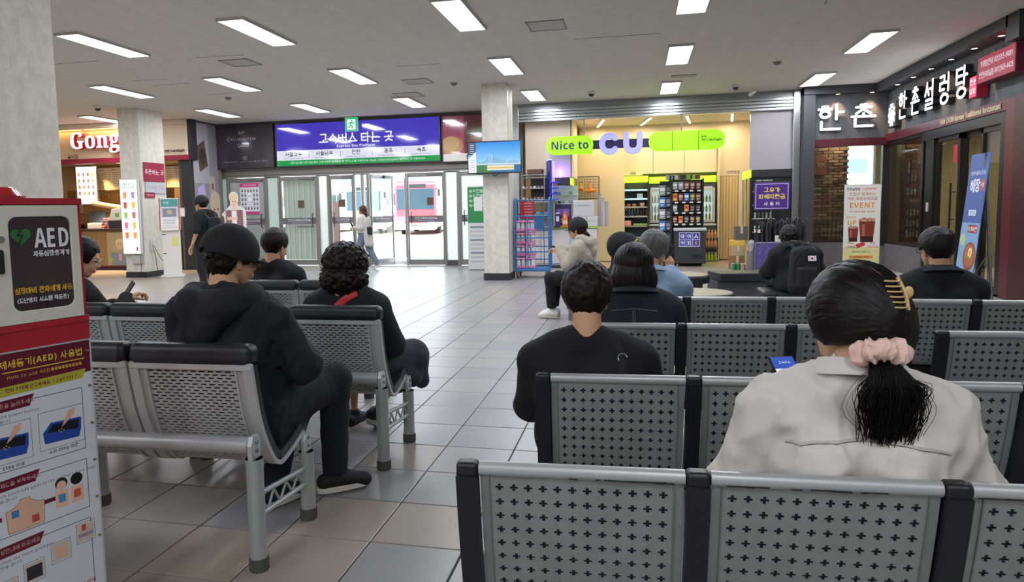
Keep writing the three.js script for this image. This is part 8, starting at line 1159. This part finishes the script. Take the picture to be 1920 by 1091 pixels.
  mesh('pole', [rod([0.2, 0.01, -0.3], [0.16, 1.95, -0.16], 0.015, 10), rod([0.18, 0.8, -0.24], [0.0, 0.02, 0.1], 0.008), rod([0.18, 0.8, -0.24], [-0.15, 0.02, -0.35], 0.008), cyl(0.022, 0.06, 0.183, 0.8, -0.24, 12)], mat('#8f8f92', 0.3, 0.8), bb); mesh('feet', [rod([0.2, 0.012, -0.3], [0.0, 0.012, 0.1], 0.011), rod([0.2, 0.012, -0.3], [-0.15, 0.012, -0.35], 0.011)], mat('#6f6f72', 0.4, 0.6), bb);
}
// ================================================================ cabinet, television, roll cart, round seats, pushchair and other single things
{ // defibrillator cabinet: local x along its face (0 is the far right edge), local z out of the face
  const t = thing('defibrillator_cabinet', 'red and white AED defibrillator cabinet on poster stand at left edge', 'cabinet', [-1.82, 0, -2.0], 1.276), W = 0.41, red = mat('#a31f2b', 0.35), off = mat('#c9cabb', 0.45);
  mesh('case', [b2(-W, 0, 1.05, 1.465, -0.22, -0.2), b2(-W, -W + 0.014, 1.05, 1.465, -0.2, -0.012), b2(-0.014, 0, 1.05, 1.465, -0.2, -0.012), b2(-W, 0, 1.445, 1.465, -0.2, -0.0), b2(-W, 0, 1.05, 1.07, -0.2, -0.0)], red, t);
  const door = mesh('door', [extr([[-W + 0.016, 1.073], [-0.018, 1.073], [-0.018, 1.44], [-W + 0.016, 1.44]], 0.01, 0.002, [rrect(0.196, 0.3, 0.028, 6, -0.139, 1.258).reverse()]).translate(0, 0, -0.01)], off, t);
  mesh('glass_pane', extr(rrect(0.194, 0.298, 0.027, 6, -0.139, 1.258), 0.002).translate(0, 0, -0.008), mat('#a98f9b', 0.04, 0, { transmission: 0.92, thickness: 0 }), door);
  mesh('inner_back', b2(-W + 0.014, -0.014, 1.07, 1.445, -0.2, -0.195), mat('#3a2f38', 0.6), t);
  const bag = thing('defibrillator_bag', 'dark red defibrillator bag inside the glazed cabinet', 'bag', [-1.82, 0, -2.0], 1.276); mesh('bag_body', rbox(0.22, 0.17, 0.1, 0.03, -0.15, 1.155, -0.13), mat('#b8243f', 0.6), bag); mesh('bag_handle', tube([[-0.2, 1.2, -0.07], [-0.17, 1.175, -0.06], [-0.13, 1.175, -0.06], [-0.1, 1.2, -0.07]], 0.01, 16, 6), mat('#201a20', 0.6), bag); mesh('bag_label', box(0.05, 0.05, 0.003, -0.15, 1.13, -0.079), mat('#d8d4d2', 0.5), bag);
  // words on the glass: raised film letters
  const film = mat('#dde0e0', 0.5), yellow = mat('#dcae2c', 0.5), line = (str, x, y, s, w, m, sx = 0.9) => { let p = 0; const list = []; for (const ch of str) { const h = hangul(ch); if (h) { list.push(...strokeGeo(h.map((l) => l.map(([a, b]) => [a * 0.86, b])), s, s * w, 0.0008).map((g) => g.scale(sx, 1, 1).translate(p, 0, 0))); p += s * 0.98 * sx; } else { if (ch !== ' ') { const g = textGeo(ch, s * 0.78, 0.0008, 'sans_bold', 3); g.scale(sx, 1, 1); list.push(g.translate(p, -s * 0.86, 0)); p += g.boundingBox.max.x * sx + s * 0.1; } else p += s * 0.35; } } return mesh('lettering', list.map((g) => g.translate(x, y, -0.0052)), m, door); };
  [...'AED'].forEach((ch, i) => line(ch, -0.158 + i * 0.036, 1.376, 0.08, 0.1, film, 0.66)); line('자동심장충격기', -0.163, 1.297, 0.0172, 0.16, film, 0.98); line('심장마비 환자에게 사용', -0.226, 1.183, 0.0185, 0.17, yellow, 0.92); line('(도난방지 시스템 작동중)', -0.222, 1.15, 0.015, 0.14, film, 0.95);
  const heart = []; for (let i = 0; i < 30; i++) { const a = i / 30 * 2 * PI; heart.push([0.0019 * 16 * Math.sin(a) ** 3 * 1.0, 0.0019 * (13 * Math.cos(a) - 5 * Math.cos(2 * a) - 2 * Math.cos(3 * a) - Math.cos(4 * a)) * 1.05]); } mesh('heart_mark', extr(heart, 0.0008).translate(-0.198, 1.345, -0.0052), mat('#2c6b34', 0.5), door); mesh('heart_bolt', strokeGeo([[[0.55, 0], [0.35, 0.4], [0.6, 0.45], [0.4, 1]]], 0.045, 0.006, 0.0008).map((g) => g.translate(-0.222, 1.367, -0.004)), mat('#14301a', 0.5), door);
  mesh('door_handle', [rbox(0.03, 0.075, 0.02, 0.008, -0.272, 1.27, 0.006)], mat('#1b1b1d', 0.4), door); mesh('lock', cyl(0.011, 0.01, -0.262, 1.338, 0.004, 16, 0.011, PI / 2), mat('#a9a9a4', 0.25, 0.9), door);
  const lamp = mesh('beacon', [lathe([[0.001, 0.034], [0.034, 0.033], [0.04, 0.028], [0.056, 0.006], [0.06, 0.0]], -0.2, 1.468, -0.1, 24)], mat('#a01824', 0.25, 0, { clearcoat: 0.6 }), t); mesh('beacon_base', cyl(0.068, 0.008, -0.2, 1.469, -0.1, 24), mat('#8a1c26', 0.4), lamp);
  mesh('stand_body', [b2(-W + 0.01, -0.0, 0.0, 1.05, -0.22, -0.004)], red, t); mesh('foot', rbox(0.46, 0.03, 0.34, 0.008, -W / 2, 0.015, -0.1), mat('#8a1c26', 0.4), t);
  const poster = canvasTex(620, 1500, (c, w, h) => {
    c.fillStyle = '#c9cdd4'; c.fillRect(0, 0, w, h); c.fillStyle = '#5e1a2b'; c.fillRect(0, 0, w, 172); c.fillRect(0, h - 60, w, 60); T(c, '자동제세동기(AED) 사용법', w - 40, 32, 45, '#d8c23a', { align: 'right', w: 0.1, sx: 0.92 }); c.fillStyle = '#d8c23a'; c.fillRect(w - 440, 92, 404, 5); T(c, 'How to use AED / 自动除颤器使用方法'.slice(0, 17), w - 420, 108, 26, '#c9b04a', { bold: false }); for (let i = 0; i < 9; i++) { c.fillStyle = '#c9b04a'; c.fillRect(w - 208 + i * 18, 112, 13, 15); c.fillStyle = '#5e1a2b'; c.fillRect(w - 205 + i * 18, 117, 7, 3); }
    c.fillStyle = '#a9a43a'; c.beginPath(); c.moveTo(w - 480, 166); c.lineTo(w - 30, 152); c.lineTo(w - 52, 202); c.lineTo(w - 480, 214); c.fill(); T(c, '먼저 119에 신고하세요. / Call 119 / 拨打', w - 430, 172, 24, '#5e1a2b', { sx: 0.86 }); c.fillStyle = '#d8c23a'; c.beginPath(); c.arc(w - 490, 190, 34, 0, 7); c.fill(); T(c, '잠깐!', w - 520, 176, 24, '#5e1a2b');
    const step = (y0, y1, n, title, sub) => { c.strokeStyle = '#3a2a30'; c.lineWidth = 3; c.strokeRect(24, y0, w - 84, y1 - y0); c.fillStyle = '#5e1a2b'; c.beginPath(); c.moveTo(40, y0 - 16); c.lineTo(320, y0 - 26); c.lineTo(296, y0 + 32); c.lineTo(40, y0 + 40); c.fill(); c.fillStyle = '#d8d2d4'; c.beginPath(); c.arc(62, y0 + 10, 15, 0, 7); c.fill(); T(c, n, 54, y0 - 3, 24, '#5e1a2b'); T(c, title, 88, y0 - 8, 27, '#b58a94', { sx: 0.86 }); T(c, sub, 90, y0 + 48, 21, '#4a4a52', { bold: false }); T(c, '请按电源键'.length ? '전원을 켭니다' : '', 90, y0 + 74, 19, '#7a7a84'); };
    step(252, 590, '1', '전원버튼을 눌러주세요.', 'Press the power button.'); step(650, 922, '2', '전극패드를 부착하세요.', 'Attach electrode pads to the patient\'s bare chest.'); step(984, 1400, '3', '음성안내에 따르세요.', 'Follow the voice prompts.');
    const dev = (x, y, s) => { c.strokeStyle = '#3a2a30'; c.lineWidth = 2; c.strokeRect(x, y, 230 * s, 200 * s); c.fillStyle = '#284a9a'; c.beginPath(); c.moveTo(x + 18 * s, y + 110 * s); c.lineTo(x + 60 * s, y + 62 * s); c.lineTo(x + 216 * s, y + 70 * s); c.lineTo(x + 214 * s, y + 130 * s); c.lineTo(x + 200 * s, y + 176 * s); c.lineTo(x + 24 * s, y + 168 * s); c.fill(); c.fillStyle = '#1b1e26'; c.beginPath(); c.moveTo(x + 40 * s, y + 112 * s); c.lineTo(x + 70 * s, y + 74 * s); c.lineTo(x + 206 * s, y + 80 * s); c.lineTo(x + 194 * s, y + 130 * s); c.fill(); c.fillStyle = '#d0a58c'; c.beginPath(); c.moveTo(x + 112 * s, y + 100 * s); c.lineTo(x + 150 * s, y + 22 * s); c.lineTo(x + 188 * s, y + 8 * s); c.lineTo(x + 180 * s, y + 44 * s); c.lineTo(x + 136 * s, y + 84 * s); c.fill(); c.fillStyle = '#c9a83a'; for (const [a, b] of [[96, 112], [108, 106], [120, 116], [104, 122]]) c.fillRect(x + a * s, y + b * s, 6 * s, 6 * s); };
    dev(64, 350, 1); dev(330, 340, 1); T(c, '▸', 84, 556, 20, '#3a3a42'); T(c, '성인 25kg 이상', 100, 560, 22, '#3a3a42'); T(c, '소아 25kg 미만', 370, 546, 22, '#3a3a42');
    const torso = (x, y, s) => { c.fillStyle = '#d2ab90'; c.strokeStyle = '#5a4038'; c.lineWidth = 2; c.beginPath(); c.moveTo(x - 22 * s, y); c.lineTo(x + 22 * s, y); c.quadraticCurveTo(x + 26 * s, y + 30 * s, x + 92 * s, y + 44 * s); c.lineTo(x + 84 * s, y + 160 * s); c.lineTo(x - 84 * s, y + 160 * s); c.lineTo(x - 92 * s, y + 44 * s); c.quadraticCurveTo(x - 26 * s, y + 30 * s, x - 22 * s, y); c.fill(); c.stroke(); c.fillStyle = '#3f78b0'; c.fillRect(x - 66 * s, y + 48 * s, 34 * s, 38 * s); c.fillStyle = '#b54a3a'; c.fillRect(x + 26 * s, y + 104 * s, 36 * s, 38 * s); };
    torso(240, 752, 1); c.fillStyle = '#5e1a2b'; c.fillRect(40, 812, 90, 22); c.fillRect(330, 800, 90, 22); for (const [x, col] of [[420, '#2a2320'], [500, '#1d1a1a']]) { c.fillStyle = col; c.beginPath(); c.arc(x, 742, 32, 0, 7); c.fill(); c.fillStyle = '#d8b29a'; if (x < 450) { c.beginPath(); c.arc(x, 752, 25, 0, 7); c.fill(); } c.fillRect(x - 34, 780, 68, 90); c.fillStyle = x < 450 ? '#4a86b8' : '#c2503a'; c.fillRect(x - 18, 800, 36, 44); }
    c.strokeStyle = '#3a2a30'; for (const [x, y] of [[80, 1140], [210, 1096], [345, 1050], [480, 1000]]) { c.strokeRect(x, y, 100, 110); c.fillStyle = '#c2b0a4'; c.fillRect(x + 6, y + 8, 88, 94); } c.fillStyle = '#d2ab90'; c.fillRect(370, 1080, 50, 60); c.fillStyle = '#2b2b33'; c.fillRect(222, 1120, 76, 70); c.fillStyle = '#b0503c'; c.fillRect(510, 1010, 22, 36); c.fillStyle = '#8f8a9a'; c.fillRect(490, 1060, 80, 20); T(c, '119 도착시까지 반복', 330, 1330, 26, '#b5405a');
  });
  print('instruction_print', W - 0.015, 0.93, poster, t, [-W / 2 + 0.002, 0.52, 0.002], 0, 0, 0.25);
  mesh('acrylic_edge', [b2(-0.008, -0.003, 0.05, 0.99, -0.003, 0.004), b2(-W, 0, 0.986, 0.99, -0.003, 0.004)], mat('#a9b0b4', 0.2), t);
  for (const y of [0.95, 0.83, 0.7, 0.57, 0.44, 0.3]) mesh('screw', cyl(0.0045, 0.004, -0.017, y, 0.004, 10, 0.0045, PI / 2), mat('#a89a6a', 0.3, 0.8), t);
}
{ // television on the pillar
  const t = thing('television', 'flat television showing blue city skyline on the pillar', 'television', [-2.69, 2.41, -13.38], 0.03); mesh('bezel', rbox(1.06, 0.62, 0.06, 0.01), mat('#121316', 0.3), t); mesh('mount', [box(0.3, 0.25, 0.2, 0, 0, -0.12), box(0.06, 0.3, 0.08, -0.15, -0.05, -0.1)], mat('#2a2a2c', 0.5), t);
  print('screen', 1.02, 0.58, canvasTex(640, 364, (c, w, h) => { const g = c.createLinearGradient(0, 0, 0, 260); g.addColorStop(0, '#2f86d8'); g.addColorStop(1, '#9ccdf0'); c.fillStyle = g; c.fillRect(0, 0, w, h); c.fillStyle = '#7fa5c4'; for (let i = 0; i < 60; i++) { const x = 110 + i * 9, b = 60 * Math.exp(-(((x - 300) / 90) ** 2)) + rnd(10, 50); c.fillRect(x, 262 - b, 7, b); } c.fillStyle = '#a9c3d8'; c.fillRect(255, 130, 9, 130); c.fillRect(285, 150, 8, 110); c.fillStyle = '#c3d4df'; c.fillRect(100, 255, 540, 18); c.fillStyle = '#3f7a4c'; c.fillRect(100, 272, 200, 92); c.fillStyle = '#2f6a9a'; c.fillRect(300, 273, 340, 91); c.fillStyle = '#d8d6c4'; c.fillRect(230, 278, 330, 60); c.fillStyle = '#d8a83a'; c.fillRect(230, 304, 330, 12); c.fillStyle = '#3f4f66'; c.fillRect(0, 0, 96, 150); c.fillStyle = '#dfe6ef'; c.beginPath(); c.moveTo(0, 190); c.lineTo(96, 110); c.lineTo(96, 364); c.lineTo(0, 364); c.fill(); for (let i = 0; i < 5; i++) { c.fillStyle = '#b9c8da'; c.fillRect(22, 26 + i * 24, 50, 8); c.fillStyle = '#8fa3bd'; c.fillRect(22, 206 + i * 30, 54, 7); } }), t, [0, 0, 0.032], 0, 1.0, 0.2);
  const l = new THREE.RectAreaLight('#9cc8f5', 0.8, 1.0, 0.55); l.name = 'screen_light'; l.position.z = 0.05; l.rotation.y = PI; t.add(l); mesh('cable', tube([[-0.05, -0.3, -0.05], [-0.02, -0.36, -0.02], [0.05, -0.33, -0.03], [0.08, -0.3, -0.05]], 0.006, 16, 6), black, t);
}
{ // green notice banner machine behind the pillar
  const t = thing('notice_stand', 'green and white notice stand behind the television pillar', 'stand', [-3.6, 0, -16.0]); mesh('cabinet', rbox(0.5, 1.95, 0.3, 0.015, 0, 0.985, 0), mat('#cfd1ce', 0.5), t); print('print', 0.48, 1.9, canvasTex(192, 760, (c, w, h) => { c.fillStyle = '#d5d8d5'; c.fillRect(0, 0, w, h); c.fillStyle = '#2c8a4c'; c.fillRect(0, 0, w, 330); for (let i = 0; i < 4; i++) T(c, '승차권발매'.slice(0, 4), 12, 16 + i * 44, 36, '#cfe8d6', { sx: 1.0 }); c.fillStyle = '#dfe5e0'; c.fillRect(60, 90, 80, 130); for (let i = 0; i < 9; i++) { c.fillStyle = i % 3 ? '#b9bcc0' : '#7c8c9a'; c.fillRect(20, 360 + i * 40, 140, 18); } }), t, [0, 0.98, 0.153]); mesh('foot', b2(-0.22, 0.22, 0, 0.05, -0.12, 0.12), dark, t);
}
{ // roll cart and water packs
  const t = thing('roll_cart', 'blue steel roll cart with water packs beside the pillar', 'cart', [-2.09, 0, -14.28], 0.04), B = mat('#2f6ea8', 0.45), W = 0.7, D = 0.55, H = 1.6;
  mesh('deck', rbox(W, 0.06, D, 0.01, 0, 0.17, 0), B, t); for (const x of [-W / 2, W / 2]) { const s = [tube([[x, 0.2, D / 2], [x, H - 0.08, D / 2], [x, H, D / 2 - 0.08], [x, H, -D / 2 + 0.08], [x, H - 0.08, -D / 2], [x, 0.2, -D / 2]], 0.017, 60, 8)]; for (const z of [-0.12, 0.08]) s.push(rod([x, 0.2, z], [x, H, z], 0.009)); for (const y of [0.5, 0.85, 1.2]) s.push(rod([x, y, -D / 2], [x, y, D / 2], 0.011)); mesh('side_gate', s, B, t); }
  mesh('back_gate', [0.35, 0.62, 0.95, 1.3, H - 0.02].map((y) => rod([-W / 2, y, -D / 2], [W / 2, y, -D / 2], 0.011)).concat([-0.2, 0, 0.2].map((x) => rod([x, 0.2, -D / 2], [x, H, -D / 2], 0.009))), B, t); for (const y of [0.54, 0.82, 1.26]) mesh('front_bar', rod([-W / 2, y, D / 2], [W / 2, y, D / 2], 0.013), B, t);
  mesh('front_post', rod([-0.08, 0.2, D / 2], [-0.08, H - 0.3, D / 2], 0.009), B, t); mesh('name_plate', rbox(0.2, 0.28, 0.012, 0.003, 0.16, 1.13, D / 2), mat('#28578c', 0.45), t);
  for (const x of [-0.3, 0.3]) for (const z of [-0.22, 0.22]) { const c = mesh('castor', [cyl(0.062, 0.035, x, 0.063, z, 20, 0.062, 0, 0, PI / 2)], mat('#6b3a3a', 0.6), t); mesh('fork', [box(0.012, 0.1, 0.05, x - 0.03, 0.1, z), box(0.012, 0.1, 0.05, x + 0.03, 0.1, z), box(0.07, 0.02, 0.06, x, 0.145, z)], mat('#9a9a9c', 0.35, 0.7), c); mesh('hub', cyl(0.03, 0.042, x, 0.063, z, 14, 0.03, 0, 0, PI / 2), mat('#c2c2c4', 0.3, 0.7), c); }
  const lev = ['bottom', 'second', 'third', 'top']; for (let r = 0; r < 4; r++) for (let i = 0; i < 2; i++) { const p = thing('water_pack', 'pink wrapped water bottle pack, ' + lev[r] + ' level ' + (i ? 'right' : 'left') + ' in the roll cart', 'water pack', [-2.32 + i * 0.2, 0.2 + r * 0.25, -14.18], 0.06); const w = mat('#e6ebf2', 0.15, 0, { transmission: 0.35, thickness: 0 }), pk = mat('#e06fb8', 0.35); for (let a = 0; a < 2; a++) for (let b = 0; b < 3; b++) { const q = mesh('bottle', bottleG, w, p); q.position.set(-0.045 + a * 0.09, 0, -0.1 + b * 0.1); q.scale.set(1.3, 1.05, 1.3); mesh('bottle_cap', capG, pk, q); } mesh('film_band', rbox(0.19, 0.055, 0.3, 0.01, 0, 0.03, 0.0), mat('#e58cc6', 0.25, 0, { transmission: 0.3, thickness: 0 }), p); mesh('label_band', rbox(0.185, 0.03, 0.295, 0.01, 0, 0.2, 0), mat('#e9a3d0', 0.25, 0, { transmission: 0.3, thickness: 0 }), p); }
  const rc = thing('red_carton', 'red printed carton standing at the back of the roll cart', 'box', [-2.24, 1.2, -14.47], 0.06); mesh('support', b2(-0.15, 0.15, -0.02, 0, -0.04, 0.06), B, rc); mesh('carton', rbox(0.28, 0.36, 0.06, 0.004, 0, 0.18, 0.02), mat('#b0303a', 0.6), rc); for (let i = 0; i < 5; i++) mesh('print_line', box(0.16, 0.02, 0.002, 0.03, 0.08 + i * 0.06, 0.051), mat('#d99a9a', 0.6), rc);
}
{ // round seats and curved bench
  const round = (x, z, r, label) => { const t = thing('ottoman', label, 'stool', [x, 0, z]); mesh('drum', cyl(r * 0.78, 0.3, 0, 0.15, 0, 36), mat('#5a5a5e', 0.35), t); mesh('cushion', lathe([[r * 0.78, 0.29], [r * 0.98, 0.3], [r, 0.33], [r, 0.385], [r * 0.97, 0.412], [r * 0.93, 0.418]], 0, 0, 0, 44), vinyl, t); mesh('top', lathe([[0.001, 0.426], [r * 0.6, 0.425], [r * 0.93, 0.418], [r * 0.93, 0.41]], 0, 0, 0, 44), mat('#8d8672', 0.55), t); };
  round(0.58, -10.55, 0.44, 'round seat with beige top and black rim, behind blue shirt'); round(0.66, -8.35, 0.42, 'round seat with beige top nearer the benches'); round(-0.64, -8.82, 0.27, 'round seat under the person in beige jacket');
  const t = thing('curved_bench', 'curved black cushioned bench with dark base at store front', 'bench', [1.55, 0, -10.2]);
  const arc = (r0, r1, a0, a1, y0, y1, n = 10) => { const p = []; for (let i = 0; i <= n; i++) { const a = a0 + (a1 - a0) * i / n; p.push([Math.cos(a) * r1, Math.sin(a) * r1]); } for (let i = n; i >= 0; i--) { const a = a0 + (a1 - a0) * i / n; p.push([Math.cos(a) * r0, Math.sin(a) * r0]); } return extr(p, y1 - y0 - 0.03, 0.015).rotateX(-PI / 2).translate(0, y0 + 0.015, 0); };
  for (let i = 0; i < 4; i++) mesh('cushion', arc(1.55, 2.05, 0.75 + i * 0.27, 0.75 + (i + 1) * 0.27 - 0.012, 0.31, 0.43).translate(0, 0, 1.75 - 0.55), vinyl, t);
  mesh('base', arc(1.62, 1.98, 0.75, 0.75 + 4 * 0.27, 0, 0.31, 30).translate(0, 0, 1.75 - 0.55), mat('#4a4a4e', 0.3), t);
  const e = thing('bench_block', 'straight black cushioned bench end beside the seated backpacker', 'bench', [2.0, 0, -8.55]); mesh('base', rbox(1.2, 0.31, 0.4, 0.01, 0, 0.155, 0), mat('#77777a', 0.45), e); mesh('cushion', rbox(1.26, 0.12, 0.5, 0.04, 0, 0.37, 0, 0, 0, 0, 3), vinyl, e);
}
{ // black pushchair beside the person in beige
  const t = thing('pushchair', 'folded black pushchair with hood beside person in beige jacket', 'pushchair', [-0.16, 0, -9.3], 0.5);
  mesh('hood', metreUV(nets((x, y, z) => Math.max(Math.abs(ellip(x, y, z, -0.06, 0.9, 0, 0.16, 0.17, 0.16)) - 0.02, 0.84 + x * 0.6 - y) + 0.004 * N(x * 20, y * 20, z * 20), [-0.32, 0.65, -0.26], [0.2, 1.14, 0.26], 0.014)), cloth('#111114'), t); mesh('seat', metreUV(blob([bone([-0.05, 0.55, 0], [0.02, 0.9, 0], 0.15, 0.17), bone([-0.05, 0.52, 0], [-0.3, 0.5, 0], 0.13, 0.1)], 0.014, 0.05)), cloth('#141417'), t); mesh('chassis', [-0.2, 0.2].flatMap((z) => [rod([0.28, 0.98, z], [-0.28, 0.12, z], 0.012), rod([0.2, 0.1, z], [-0.05, 0.6, z], 0.012)]).concat([rod([0.28, 0.98, -0.2], [0.28, 0.98, 0.2], 0.014), rod([0.2, 0.12, -0.2], [0.2, 0.12, 0.2], 0.01)]), mat('#2c2c30', 0.4, 0.5), t); for (const [x, z] of [[-0.28, -0.22], [-0.28, 0.22], [0.2, -0.22], [0.2, 0.22]]) mesh('wheel', cyl(0.095, 0.04, x, 0.096, z, 20, 0.095, PI / 2), mat('#18181a', 0.7), t); mesh('toy_blanket', metreUV(blob([bone([0.22, 0.86, 0.05], [0.3, 0.92, 0.1], 0.06, 0.05)], 0.012, 0.03)), mat('#c98a94', 0.8), t); mesh('mark', box(0.05, 0.02, 0.004, 0.06, 0.98, 0.2, 0, 0, 0.6), mat('#c9c23a', 0.6), t);
}
scene.traverse((o) => { if (o.isMesh) o.castShadow = o.receiveShadow = true; });
renderer.render(scene, camera);
